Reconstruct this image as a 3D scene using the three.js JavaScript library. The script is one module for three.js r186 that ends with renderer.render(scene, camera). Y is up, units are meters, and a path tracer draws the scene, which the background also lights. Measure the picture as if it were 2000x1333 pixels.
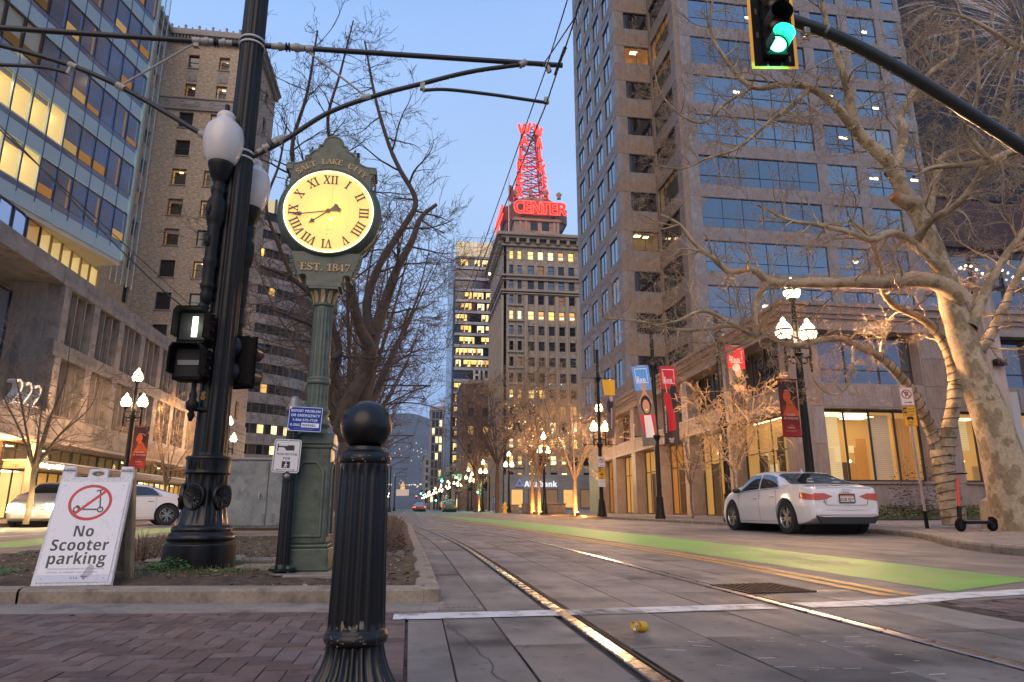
import * as THREE from 'three';
import { mergeGeometries } from 'three/addons/utils/BufferGeometryUtils.js';
import { RoundedBoxGeometry } from 'three/addons/geometries/RoundedBoxGeometry.js';
import { FontLoader } from 'three/addons/loaders/FontLoader.js';
import { TextGeometry } from 'three/addons/geometries/TextGeometry.js';
import { Brush, Evaluator, SUBTRACTION } from 'three-bvh-csg';

/* ---------- camera, sky, sun, exposure ---------- */
const scene = new THREE.Scene();
const camera = new THREE.PerspectiveCamera(53.13, 1024 / 682, 0.05, 9000);
camera.position.set(0, 0.6, 0);
camera.rotation.set(13.763 * Math.PI / 180, -8.291 * Math.PI / 180, 0, 'YXZ');
camera.updateMatrixWorld();
const renderer = new THREE.WebGLRenderer({ antialias: true });
renderer.setSize(1024, 682);
renderer.toneMapping = THREE.LinearToneMapping;
renderer.toneMappingExposure = 2.0;
renderer.shadowMap.enabled = true;

{ // dusk sky after sunset: blue, paler low down, a little warmth towards the west
  const W = 256, H = 128, data = new Float32Array(W * H * 4);
  const hash = (x, y) => { const s = Math.sin(x * 127.1 + y * 311.7) * 43758.5453; return s - Math.floor(s); };
  const vn = (x, y) => { const xi = Math.floor(x), yi = Math.floor(y), f = x - xi, g = y - yi, s = f * f * (3 - 2 * f), t = g * g * (3 - 2 * g);
    return (hash(xi, yi) * (1 - s) + hash(xi + 1, yi) * s) * (1 - t) + (hash(xi, yi + 1) * (1 - s) + hash(xi + 1, yi + 1) * s) * t; };
  for (let j = 0; j < H; j++) for (let i = 0; i < W; i++) {
    const el = ((j + 0.5) / H - 0.5) * 180, az = (i + 0.5) / W * 360;
    const e = Math.max(el, 0) / 90;
    const low = Math.exp(-e * 6);
    let r = 0.27 + 0.10 * Math.exp(-((e - 0.28) ** 2) / 0.02) + 0.02 * low, g = 0.42 + 0.09 * Math.exp(-((e - 0.28) ** 2) / 0.02) - 0.03 * low, b = 0.77 + 0.03 * Math.exp(-((e - 0.28) ** 2) / 0.02) - 0.17 * low;
    const west = Math.max(0, Math.cos((az - 165) * Math.PI / 180)); // az 180 is -x (west)
    r += 0.09 * west * (0.4 + low); g += 0.05 * west * (0.4 + low); b += 0.01 * west;
    const c = vn(i / W * 10, j / H * 30) * 0.5 + vn(i / W * 26 + 9, j / H * 70) * 0.3 + vn(i / W * 60, j / H * 110) * 0.2, k = 1 + (c - 0.5) * 0.17;
    const q = (j * W + i) * 4; data[q] = r * k * 0.575; data[q + 1] = g * k * 0.63; data[q + 2] = b * k * 0.65; data[q + 3] = 1;
  }
  const t = new THREE.DataTexture(data, W, H, THREE.RGBAFormat, THREE.FloatType);
  t.mapping = THREE.EquirectangularReflectionMapping; t.magFilter = THREE.LinearFilter; t.minFilter = THREE.LinearFilter; t.wrapS = THREE.RepeatWrapping; t.needsUpdate = true;
  scene.background = t; scene.environment = t;
}
const sun = new THREE.DirectionalLight(0xffdcb4, 1.05);
sun.position.set(-45, 75, 75); sun.target.position.set(0, 0, -30);
sun.castShadow = true; sun.shadow.radius = 110; sun.shadow.mapSize.set(2048, 2048);
Object.assign(sun.shadow.camera, { left: -90, right: 90, top: 90, bottom: -90, near: 1, far: 300 });
scene.add(sun, sun.target);

/* ---------- helpers ---------- */
const PI = Math.PI, R = (d) => d * PI / 180;
const V = (x, y, z) => Array.isArray(x) ? new THREE.Vector3(x[0], x[1], x[2]) : new THREE.Vector3(x, y, z);
const lin = (r, g, b) => new THREE.Color().setRGB(r, g, b);
function rng(seed) { let a = seed >>> 0; return () => { a = (a + 0x6D2B79F5) >>> 0; let t = a; t = Math.imul(t ^ (t >>> 15), t | 1); t ^= t + Math.imul(t ^ (t >>> 7), t | 61); return ((t ^ (t >>> 14)) >>> 0) / 4294967296; }; }
const counts = {};
function numbered(name) { const n = counts[name] = (counts[name] ?? -1) + 1; return n ? name + '_' + String(n).padStart(3, '0') : name; }
function tag(o, label, category, group) { o.userData.label = label; if (category) o.userData.category = category; if (group) o.userData.group = group; return o; }
function thing(name, label, category, pos = [0, 0, 0], ry = 0, group) {
  const o = new THREE.Group(); o.name = numbered(name); o.position.set(...pos); o.rotation.y = ry; scene.add(o); tag(o, label, category, group); return o;
}
function shade(m) { m.castShadow = true; m.receiveShadow = true; return m; }
function part(name, geo, mat, parent, pos, ry) {
  const m = shade(new THREE.Mesh(geo, mat)); m.name = name; if (pos) m.position.set(...pos); if (ry) m.rotation.y = ry; parent.add(m); return m;
}
function top(name, geo, mat, label, category, group) { const m = shade(new THREE.Mesh(geo, mat)); m.name = numbered(name); scene.add(m); return tag(m, label, category, group); }
function struct(name, geo, mat, parent = scene) { const m = shade(new THREE.Mesh(geo, mat)); m.name = parent === scene ? numbered(name) : name; m.userData.kind = 'structure'; parent.add(m); return m; }
// geometry
function boxUV(g, s = 1) {
  const p = g.attributes.position, n = g.attributes.normal, uv = new Float32Array(p.count * 2);
  for (let i = 0; i < p.count; i++) {
    const ax = Math.abs(n.getX(i)), ay = Math.abs(n.getY(i)), az = Math.abs(n.getZ(i));
    if (ay >= ax && ay >= az) { uv[2 * i] = p.getX(i) * s; uv[2 * i + 1] = p.getZ(i) * s; }
    else if (ax >= az) { uv[2 * i] = p.getZ(i) * s; uv[2 * i + 1] = p.getY(i) * s; }
    else { uv[2 * i] = p.getX(i) * s; uv[2 * i + 1] = p.getY(i) * s; }
  }
  g.setAttribute('uv', new THREE.BufferAttribute(uv, 2)); return g;
}
function clean(g) { let o = g.index ? g.toNonIndexed() : g; for (const k of Object.keys(o.attributes)) if (!['position', 'normal', 'uv'].includes(k)) o.deleteAttribute(k); if (!o.attributes.uv) boxUV(o); o.groups = []; return o; }
function merge(list, uvs = 1) { const g = mergeGeometries(list.map(clean), false); return uvs ? boxUV(g, uvs) : g; }
const mv = (g, x = 0, y = 0, z = 0, rx = 0, ry = 0, rz = 0) => { if (rx || ry || rz) g.applyMatrix4(new THREE.Matrix4().makeRotationFromEuler(new THREE.Euler(rx, ry, rz))); return g.translate(x, y, z); };
const box = (w, h, d, x = 0, y = 0, z = 0, ry = 0) => mv(new THREE.BoxGeometry(w, h, d), x, y, z, 0, ry); // centred
const bb = (x0, y0, z0, x1, y1, z1) => box(x1 - x0, y1 - y0, z1 - z0, (x0 + x1) / 2, (y0 + y1) / 2, (z0 + z1) / 2);
const rbox = (w, h, d, r, x = 0, y = 0, z = 0) => new RoundedBoxGeometry(w, h, d, 2, r).translate(x, y, z);
const cyl = (r0, r1, h, x = 0, y = 0, z = 0, n = 20) => new THREE.CylinderGeometry(r1, r0, h, n).translate(x, y, z); // r0 bottom
const sph = (r, x, y, z, n = 20) => new THREE.SphereGeometry(r, n, Math.max(6, n * 0.6 | 0)).translate(x, y, z);
const torus = (r, t, x, y, z, n = 32) => new THREE.TorusGeometry(r, t, 8, n).rotateX(PI / 2).translate(x, y, z);
function rod(a, b, r, r2 = r, n = 10) { const A = V(a), B = V(b), d = B.clone().sub(A), L = d.length(); const g = new THREE.CylinderGeometry(r2, r, L, n); g.translate(0, L / 2, 0); g.applyQuaternion(new THREE.Quaternion().setFromUnitVectors(V(0, 1, 0), d.normalize())); return g.translate(A.x, A.y, A.z); }
function tubeThrough(pts, r, seg = 40, n = 8) { return new THREE.TubeGeometry(new THREE.CatmullRomCurve3(pts.map((p) => V(p))), seg, r, n); }
function lathe(profile, n = 40) { return new THREE.LatheGeometry(profile.map(([r, y]) => new THREE.Vector2(Math.max(r, 0.0001), y)), n); }
// lathe whose surface carries flutes: rows are [radius, y, flute depth]
function fluted(rows, flutes, per = 8) {
  const N = flutes * per, pos = [], idx = [];
  for (const [r, y, d = 0] of rows) for (let i = 0; i <= N; i++) {
    const a = i / N * 2 * PI, f = (i % per) / per, k = f < 0.22 ? 0 : Math.sin((f - 0.22) / 0.78 * PI) ** 0.7;
    const q = r - d * k; pos.push(q * Math.cos(a), y, q * Math.sin(a));
  }
  for (let j = 0; j < rows.length - 1; j++) for (let i = 0; i < N; i++) { const a = j * (N + 1) + i, b = a + N + 1; idx.push(a, b, a + 1, b, b + 1, a + 1); }
  const g = new THREE.BufferGeometry(); g.setAttribute('position', new THREE.Float32BufferAttribute(pos, 3)); g.setIndex(idx); g.computeVertexNormals(); return g;
}
function shapeOf(pts) { const s = new THREE.Shape(); pts.forEach(([x, y], i) => i ? s.lineTo(x, y) : s.moveTo(x, y)); s.closePath(); return s; }
function rectHole(x, y, w, h) { const p = new THREE.Path(); p.moveTo(x, y); p.lineTo(x, y + h); p.lineTo(x + w, y + h); p.lineTo(x + w, y); p.closePath(); return p; }
function extrude(shape, depth, bevel = 0) { return new THREE.ExtrudeGeometry(shape, { depth, bevelEnabled: bevel > 0, bevelThickness: bevel, bevelSize: bevel, bevelOffset: -bevel, bevelSegments: 1, curveSegments: 24 }); }
function frameGeo(w, h, t, d) { const s = shapeOf([[-w / 2, -h / 2], [w / 2, -h / 2], [w / 2, h / 2], [-w / 2, h / 2]]); s.holes.push(rectHole(-w / 2 + t, -h / 2 + t, w - 2 * t, h - 2 * t)); return extrude(s, d); }
// a flat polygon on the ground, corners [x, z]
function groundPoly(pts, y, uvs = 1) { const g = new THREE.ShapeGeometry(shapeOf(pts.map(([x, z]) => [x, -z]))); g.rotateX(-PI / 2); g.translate(0, y, 0); return boxUV(clean(g), uvs); }
function groundSlab(pts, y0, y1, bevel = 0) { const g = extrude(shapeOf(pts.map(([x, z]) => [x, -z])), y1 - y0 - 2 * bevel, bevel); g.rotateX(-PI / 2); g.translate(0, y0 + bevel, 0); return boxUV(clean(g)); }
// ribbon along a line of [x, z] points
function ribbon(pts, off0, off1, y) {
  const pos = [], idx = [];
  pts.forEach(([x, z], i) => { const a = pts[Math.max(0, i - 1)], b = pts[Math.min(pts.length - 1, i + 1)]; let tx = b[0] - a[0], tz = b[1] - a[1]; const L = Math.hypot(tx, tz); tx /= L; tz /= L; pos.push(x - tz * off0, y, z + tx * off0, x - tz * off1, y, z + tx * off1); });
  for (let i = 0; i < pts.length - 1; i++) { const a = i * 2; idx.push(a, a + 1, a + 2, a + 1, a + 3, a + 2); }
  const g = new THREE.BufferGeometry(); g.setAttribute('position', new THREE.Float32BufferAttribute(pos, 3)); g.setIndex(idx); g.computeVertexNormals();
  if (g.attributes.normal.getY(0) < 0) { const ix = g.index.array; for (let i = 0; i < ix.length; i += 3) { const t = ix[i]; ix[i] = ix[i + 1]; ix[i + 1] = t; } g.computeVertexNormals(); }
  return boxUV(clean(g));
}
// bar of rectangular or profile section [[off, y]...] swept along [x, z] points
function sweep(pts, profile) {
  const pos = [], idx = [], n = profile.length;
  pts.forEach(([x, z], i) => { const a = pts[Math.max(0, i - 1)], b = pts[Math.min(pts.length - 1, i + 1)]; let tx = b[0] - a[0], tz = b[1] - a[1]; const L = Math.hypot(tx, tz); tx /= L; tz /= L; for (const [o, y] of profile) pos.push(x - tz * o, y, z + tx * o); });
  for (let i = 0; i < pts.length - 1; i++) for (let j = 0; j < n - 1; j++) { const a = i * n + j, b = a + n; idx.push(a, b, a + 1, b, b + 1, a + 1); }
  let g = new THREE.BufferGeometry(); g.setAttribute('position', new THREE.Float32BufferAttribute(pos, 3)); g.setIndex(idx); g = g.toNonIndexed(); g.computeVertexNormals(); return boxUV(g);
}
const smooth = (a, b, t) => { const k = Math.min(1, Math.max(0, (t - a) / (b - a))); return k * k * (3 - 2 * k); };

/* ---------- textures ---------- */
const hash2 = (x, y, s) => { let h = Math.imul(x | 0, 374761393) ^ Math.imul(y | 0, 668265263) ^ Math.imul(s | 0, 2246822519); h = Math.imul(h ^ (h >>> 13), 1274126177); return ((h ^ (h >>> 16)) >>> 0) / 4294967296; };
function vnoise(x, y, per, s) { const xi = Math.floor(x), yi = Math.floor(y), f = x - xi, g = y - yi, a = f * f * (3 - 2 * f), b = g * g * (3 - 2 * g), m = (k) => ((k % per) + per) % per;
  const h = (i, j) => hash2(m(i), m(j), s); return (h(xi, yi) * (1 - a) + h(xi + 1, yi) * a) * (1 - b) + (h(xi, yi + 1) * (1 - a) + h(xi + 1, yi + 1) * a) * b; }
function fbm(u, v, base, oct, s) { let t = 0, a = 0.5, n = 0, f = base; for (let o = 0; o < oct; o++) { t += a * vnoise(u * f, v * f, f, s + o); n += a; a *= 0.55; f *= 2; } return t / n; }
function tex(size, fn, srgb = true, rep = 1) { // fn(u, v) -> [r,g,b] 0..1 as stored
  const d = new Uint8Array(size * size * 4);
  for (let j = 0; j < size; j++) for (let i = 0; i < size; i++) { const c = fn(i / size, j / size), q = (j * size + i) * 4; d[q] = Math.max(0, Math.min(255, c[0] * 255)); d[q + 1] = Math.max(0, Math.min(255, c[1] * 255)); d[q + 2] = Math.max(0, Math.min(255, c[2] * 255)); d[q + 3] = 255; }
  const t = new THREE.DataTexture(d, size, size); t.magFilter = THREE.LinearFilter; t.minFilter = THREE.LinearMipmapLinearFilter; t.generateMipmaps = true; t.wrapS = t.wrapT = THREE.RepeatWrapping; if (srgb) t.colorSpace = THREE.SRGBColorSpace; t.repeat.set(rep, rep); t.needsUpdate = true; return t;
}
const rep = (t, sx, sy = sx) => { const c = t.clone(); c.repeat.set(sx, sy); c.needsUpdate = true; return c; };
const gry = (v) => [v, v, v];
const T = {
  mottle: tex(512, (u, v) => gry(0.72 + 0.30 * (fbm(u, v, 4, 6, 3) - 0.5) + 0.16 * (fbm(u, v, 64, 3, 9) - 0.5) - 0.22 * Math.max(0, fbm(u, v, 6, 4, 21) - 0.58) * 3)),
  grain: tex(512, (u, v) => gry(0.78 + 0.35 * (fbm(u, v, 128, 2, 5) - 0.5) + 0.10 * (fbm(u, v, 8, 4, 7) - 0.5))),
  speck: tex(512, (u, v) => { const k = hash2(u * 512, v * 512, 4), q = hash2(u * 512, v * 512, 14); return gry(0.74 + (k > 0.8 ? 0.14 : k < 0.2 ? -0.2 : 0) + (q - 0.5) * 0.12 + 0.26 * (fbm(u, v, 3, 5, 8) - 0.5) - 0.10 * vnoise(u * 30, v * 3, 90, 18)); }),
  bump: tex(512, (u, v) => gry(0.5 + 0.6 * (fbm(u, v, 32, 5, 11) - 0.5)), false),
  rough: tex(512, (u, v) => gry(0.80 + 0.5 * (fbm(u, v, 6, 5, 31) - 0.5)), false),
  asphalt: tex(1024, (u, v) => { const k = hash2(u * 1024, v * 1024, 2); const st = fbm(u, v, 3, 5, 44); return gry(0.70 + 0.16 * (k - 0.5) + 0.26 * (st - 0.5) + 0.16 * (vnoise(u * 24, v * 3, 72, 46) - 0.5) - 0.25 * Math.max(0, fbm(u, v, 6, 4, 47) - 0.58) * 3 + 0.1 * (fbm(u, v, 40, 3, 45) - 0.5)); }),
  bark: tex(512, (u, v) => { const a = fbm(u, v, 6, 5, 51), b = fbm(u, v * 1, 24, 3, 52); const p = 0.11 * smooth(0.49, 0.56, a) - 0.05 * smooth(0.47, 0.42, a); return [0.66 + p + 0.2 * (b - 0.5), 0.61 + p + 0.2 * (b - 0.5), 0.52 + p * 1.05 + 0.2 * (b - 0.5)]; }),
  soil: tex(512, (u, v) => { const a = fbm(u, v, 10, 6, 61), k = hash2(u * 512, v * 512, 6), s = k > 0.93 ? 0.22 : 0; return [0.40 + 0.4 * (a - 0.5) + s, 0.32 + 0.34 * (a - 0.5) + s, 0.24 + 0.28 * (a - 0.5) + s * 0.9]; }),
  slab: tex(1024, (u, v) => { const st = fbm(u, v, 4, 6, 81), d = fbm(u, v, 18, 3, 82), k = hash2(u * 1024, v * 1024, 7), streak = vnoise(u * 40, v * 3, 120, 83), spot = hash2(u * 128, v * 128, 84) > 0.985 ? -0.12 : 0; return gry(0.68 + 0.34 * (st - 0.5) + 0.12 * (d - 0.5) + 0.10 * (k - 0.5) + 0.10 * (streak - 0.5) + spot - 0.3 * Math.max(0, fbm(u, v, 7, 4, 85) - 0.56) * 3); }),
  paintWhite: tex(512, (u, v) => { const w = smooth(0.60, 0.68, fbm(u, v, 14, 5, 91) * 0.7 + 0.3 * hash2(u * 512, v * 512, 92)), m = 0.80 + 0.12 * (fbm(u, v, 5, 4, 93) - 0.5); return [m + (0.42 - m) * w, m * 0.985 + (0.38 - m) * w, m * 0.96 + (0.35 - m) * w]; }),
  paintYellow: tex(512, (u, v) => { const w = smooth(0.55, 0.66, fbm(u, v, 14, 5, 94) * 0.7 + 0.3 * hash2(u * 512, v * 512, 95)), m = 0.9 + 0.25 * (fbm(u, v, 5, 4, 96) - 0.5); return [0.82 * m + (0.44 - 0.82 * m) * w, 0.56 * m + (0.40 - 0.56 * m) * w, 0.14 + 0.2 * w]; }),
  paintGreen: tex(1024, (u, v) => { const q = fbm(u, v, 20, 5, 97) * 0.55 + 0.25 * hash2(u * 1024, v * 1024, 98) + 0.25 * fbm(u, v, 3, 4, 99), w = 0.85 * smooth(0.50, 0.66, q), m = 1 + 0.25 * (fbm(u, v, 4, 5, 89) - 0.5); return [0.33 * m + (0.50 - 0.33 * m) * w, 0.62 * m + (0.48 - 0.60 * m) * w, 0.18 * m + (0.40 - 0.18 * m) * w]; }),
  hotel: tex(512, (u, v) => { // fine buff brick, courses a few centimetres high
    const rows = 32, cols = 12, y = v * rows, r = Math.floor(y), x = u * cols + (r % 2) * 0.5, c = Math.floor(x); const fy = y - r, fx = x - c, m = fy < 0.18 || fx < 0.05; const h = hash2(c % cols, r, 71); return m ? [0.60, 0.56, 0.50] : [0.74 + 0.2 * (h - 0.5), 0.66 + 0.2 * (h - 0.5), 0.56 + 0.2 * (h - 0.5)]; }),
};
function canvasTex(w, h, draw) { const c = document.createElement('canvas'); c.width = w; c.height = h; const x = c.getContext('2d'); draw(x, w, h); const t = new THREE.CanvasTexture(c); t.colorSpace = THREE.SRGBColorSpace; t.magFilter = THREE.LinearFilter; return t; }

/* ---------- materials ---------- */
const S = (r, g, b, rough, o = {}) => new THREE.MeshStandardMaterial({ color: lin(r, g, b), roughness: rough, ...o });
const glow = (r, g, b, k) => new THREE.MeshStandardMaterial({ color: lin(0.02, 0.02, 0.02), emissive: lin(r, g, b), emissiveIntensity: k, roughness: 0.6 });
const M = {
  black: new THREE.MeshPhysicalMaterial({ color: lin(0.010, 0.009, 0.008), roughness: 0.62, specularIntensity: 0.55, roughnessMap: rep(T.rough, 3), map: rep(T.mottle, 3) }),
  blackGloss: new THREE.MeshPhysicalMaterial({ color: lin(0.011, 0.009, 0.007), roughness: 0.5, specularIntensity: 0.6, clearcoat: 0.22, clearcoatRoughness: 0.12, map: rep(T.mottle, 5), bumpMap: rep(T.bump, 4), bumpScale: 0.0006, roughnessMap: rep(T.rough, 2) }),
  blackMatt: new THREE.MeshPhysicalMaterial({ color: lin(0.004, 0.004, 0.004), roughness: 0.75, specularIntensity: 0.3 }),
  concrete: S(0.46, 0.38, 0.31, 0.9, { map: rep(T.mottle, 0.7), bumpMap: rep(T.bump, 2), bumpScale: 0.002 }),
  kerb: S(0.50, 0.40, 0.30, 0.88, { map: rep(T.mottle, 0.9), bumpMap: rep(T.bump, 2), bumpScale: 0.003 }),
  track: S(0.385, 0.32, 0.268, 0.86, { map: rep(T.slab, 0.30), roughnessMap: rep(T.rough, 0.6), bumpMap: rep(T.bump, 1.5), bumpScale: 0.0015 }),
  road: S(0.34, 0.285, 0.24, 0.9, { map: rep(T.asphalt, 0.18), roughnessMap: rep(T.rough, 0.4), bumpMap: rep(T.bump, 3), bumpScale: 0.002 }),
  joint: S(0.05, 0.042, 0.036, 0.95),
  white: S(1, 1, 1, 0.6, { map: rep(T.paintWhite, 0.9) }),
  yellow: S(1, 1, 1, 0.6, { map: rep(T.paintYellow, 0.9) }),
  green: S(1, 1, 1, 0.6, { map: rep(T.paintGreen, 0.42), bumpMap: rep(T.bump, 3), bumpScale: 0.0015 }),
  rail: S(0.48, 0.42, 0.38, 0.36, { metalness: 1, roughnessMap: rep(T.rough, 3) }),
  steel: S(0.42, 0.40, 0.37, 0.38, { metalness: 1, roughnessMap: rep(T.rough, 2) }),
  galv: S(0.50, 0.47, 0.43, 0.5, { metalness: 0.7, map: rep(T.mottle, 4) }),
  rust: S(0.20, 0.11, 0.06, 0.85, { metalness: 0.3, map: rep(T.mottle, 3) }),
  soil: S(0.5, 0.5, 0.5, 1, { map: rep(T.soil, 1.4), bumpMap: rep(T.soil, 1.4), bumpScale: 0.02 }),
  clockGreen: S(0.125, 0.165, 0.115, 0.5, { map: rep(T.mottle, 3), roughnessMap: rep(T.rough, 2) }),
  clockGreenPale: S(0.17, 0.21, 0.155, 0.5, { map: rep(T.mottle, 3) }),
  gold: S(0.34, 0.24, 0.12, 0.5, { metalness: 0.3 }),
  ceramic: S(0.60, 0.56, 0.50, 0.5, { map: rep(T.mottle, 6) }),
  cabinet: S(0.40, 0.42, 0.40, 0.5, { map: rep(T.mottle, 1.2) }),
  whitePlastic: S(0.95, 0.93, 0.93, 0.5, { map: rep(T.grain, 2.5) }),
  beigePlastic: S(0.62, 0.46, 0.27, 0.55, { map: rep(T.mottle, 2) }),
  granite: S(0.43, 0.325, 0.27, 0.55, { map: rep(T.speck, 0.5) }),
  granitePink: S(0.45, 0.375, 0.355, 0.5, { map: rep(T.speck, 0.5) }),
  graniteTan: S(0.47, 0.335, 0.245, 0.55, { map: rep(T.speck, 0.5) }),
  graniteViolet: S(0.46, 0.415, 0.42, 0.5, { map: rep(T.speck, 0.5) }),
  bandStone: S(0.66, 0.55, 0.51, 0.7, { map: rep(T.mottle, 0.2) }),
  limestone: S(0.50, 0.43, 0.365, 0.75, { map: rep(T.mottle, 0.4) }),
  hotelBrick: S(0.92, 0.87, 0.82, 0.9, { map: rep(T.hotel, 0.42), bumpMap: rep(T.hotel, 0.42), bumpScale: 0.01 }),
  hotelStone: S(0.60, 0.52, 0.43, 0.85, { map: rep(T.mottle, 0.5) }),
  walker: S(0.66, 0.54, 0.41, 0.85, { map: rep(T.mottle, 0.25) }),
  walkerTrim: S(0.62, 0.50, 0.37, 0.8, { map: rep(T.mottle, 0.4) }),
  paleStone: S(0.52, 0.48, 0.43, 0.8, { map: rep(T.mottle, 0.2) }),
  brownBrick: S(0.36, 0.22, 0.16, 0.9, { map: rep(T.mottle, 0.3) }),
  darkFrame: S(0.02, 0.018, 0.016, 0.45),
  glassDark: new THREE.MeshPhysicalMaterial({ color: lin(0.012, 0.011, 0.011), roughness: 0.06, specularIntensity: 1, ior: 1.7 }),
  glassBlue: S(0.235, 0.29, 0.335, 0.07, { metalness: 0.92 }),
  glassBlueDeep: S(0.17, 0.215, 0.26, 0.06, { metalness: 0.9 }),
  glassBluePale: S(0.30, 0.345, 0.375, 0.12, { metalness: 0.85 }),
  glassGrey: S(0.20, 0.21, 0.24, 0.06, { metalness: 0.85 }),
  glassSmoke: S(0.085, 0.085, 0.09, 0.05, { metalness: 0.8 }),
  glassViolet: S(0.50, 0.55, 0.68, 0.10, { metalness: 0.8 }),
  glassTeal: S(0.62, 0.76, 0.78, 0.25, { metalness: 0.55 }),
  pane: new THREE.MeshPhysicalMaterial({ color: lin(0.95, 0.95, 0.93), transmission: 1, thickness: 0, roughness: 0.02, ior: 1.45, specularIntensity: 0.6 }),
  roomWarm: new THREE.MeshStandardMaterial({ color: lin(0.36, 0.22, 0.07), emissive: lin(1, 0.58, 0.16), emissiveIntensity: 0.15, roughness: 0.9 }),
  roomAmber: new THREE.MeshStandardMaterial({ color: lin(0.28, 0.14, 0.035), emissive: lin(1, 0.42, 0.07), emissiveIntensity: 0.10, roughness: 0.9 }),
  roomPale: new THREE.MeshStandardMaterial({ color: lin(0.6, 0.55, 0.42), emissive: lin(1, 0.72, 0.28), emissiveIntensity: 0.2, roughness: 0.9 }),
  roomDim: new THREE.MeshStandardMaterial({ color: lin(0.10, 0.08, 0.06), emissive: lin(1, 0.55, 0.18), emissiveIntensity: 0.05, roughness: 0.9 }),
  ceilLight: glow(1, 0.78, 0.42, 4),
  lampGlow: glow(1, 0.76, 0.42, 9),
  furniture: S(0.06, 0.045, 0.03, 0.8),
  blind: S(0.55, 0.50, 0.42, 0.8),
  barkPlane: S(0.68, 0.61, 0.52, 0.85, { map: rep(T.bark, 0.8), bumpMap: rep(T.bump, 1.2), bumpScale: 0.008 }),
  barkBrown: S(0.15, 0.105, 0.075, 0.9, { map: rep(T.mottle, 2), bumpMap: rep(T.bump, 2), bumpScale: 0.01 }),
  barkGrey: S(0.26, 0.19, 0.13, 0.9, { map: rep(T.mottle, 2), bumpMap: rep(T.bump, 2), bumpScale: 0.008 }),
  barkPale: S(0.42, 0.31, 0.20, 0.9, { map: rep(T.mottle, 2) }),
  cable: S(0.012, 0.012, 0.014, 0.5),
  neonRed: glow(1, 0.06, 0.045, 1.5),
  redPaint: S(0.5, 0.03, 0.02, 0.5),
};
const font = await new FontLoader().loadAsync('fonts/droid/droid_sans_bold.typeface.json');
const fontSerif = await new FontLoader().loadAsync('fonts/droid/droid_serif_bold.typeface.json');
const fontRegular = await new FontLoader().loadAsync('fonts/droid/droid_sans_regular.typeface.json');
function text3d(str, size, depth, f = font, centre = true) { const g = new TextGeometry(str, { font: f, size, depth, curveSegments: 4, bevelEnabled: false }); g.computeBoundingBox(); const b = g.boundingBox; if (centre) g.translate(-(b.max.x + b.min.x) / 2, -(b.max.y + b.min.y) / 2, 0); return g; }

/* ---------- ground, road, tracks, planter ---------- */
const cx = (z) => 1.64 - 1.56 * smooth(9, 44, -z);            // centre line of the tracks
const kr = (z) => 0.22 - 0.10 * smooth(6, 17, -z) - 1.0 * smooth(17, 54, -z); // planter kerb beside the tracks
const kx = (z) => 11.15 + 0.9 * smooth(15, 90, -z);            // right-hand kerb
const zs = (a, b, n) => Array.from({ length: n + 1 }, (_, i) => a + (b - a) * i / n);
{
  const g = new THREE.PlaneGeometry(3600, 3600).rotateX(-PI / 2).translate(0, -0.04, 0); boxUV(g); struct('ground', g, M.road);
}
{ // asphalt lanes, right and left of the median
  const zz = zs(12, -420, 60), L = zz.map((z) => [cx(z) + 1.66, z]), Rr = zz.map((z) => [14.5, z]).reverse();
  struct('road', groundPoly([...L, ...Rr], 0), M.road);
  struct('road', groundPoly([[-13.3, 12], [-13.3, -420], [-3.2, -420], [-4.55, -60], [-4.55, 12]], 0), M.road);
  struct('track_bed', ribbon(zz.map((z) => [cx(z), z]), -1.75, 1.75, -0.014), M.joint);
  const far = zs(-20.2, -420, 80).map((z) => [cx(z), z]);
  struct('track_paving', merge([ribbon(far, -1.68, -0.80, 0), ribbon(far, -0.66, 0.68, 0), ribbon(far, 0.80, 1.68, 0)]), M.track);
}
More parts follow.
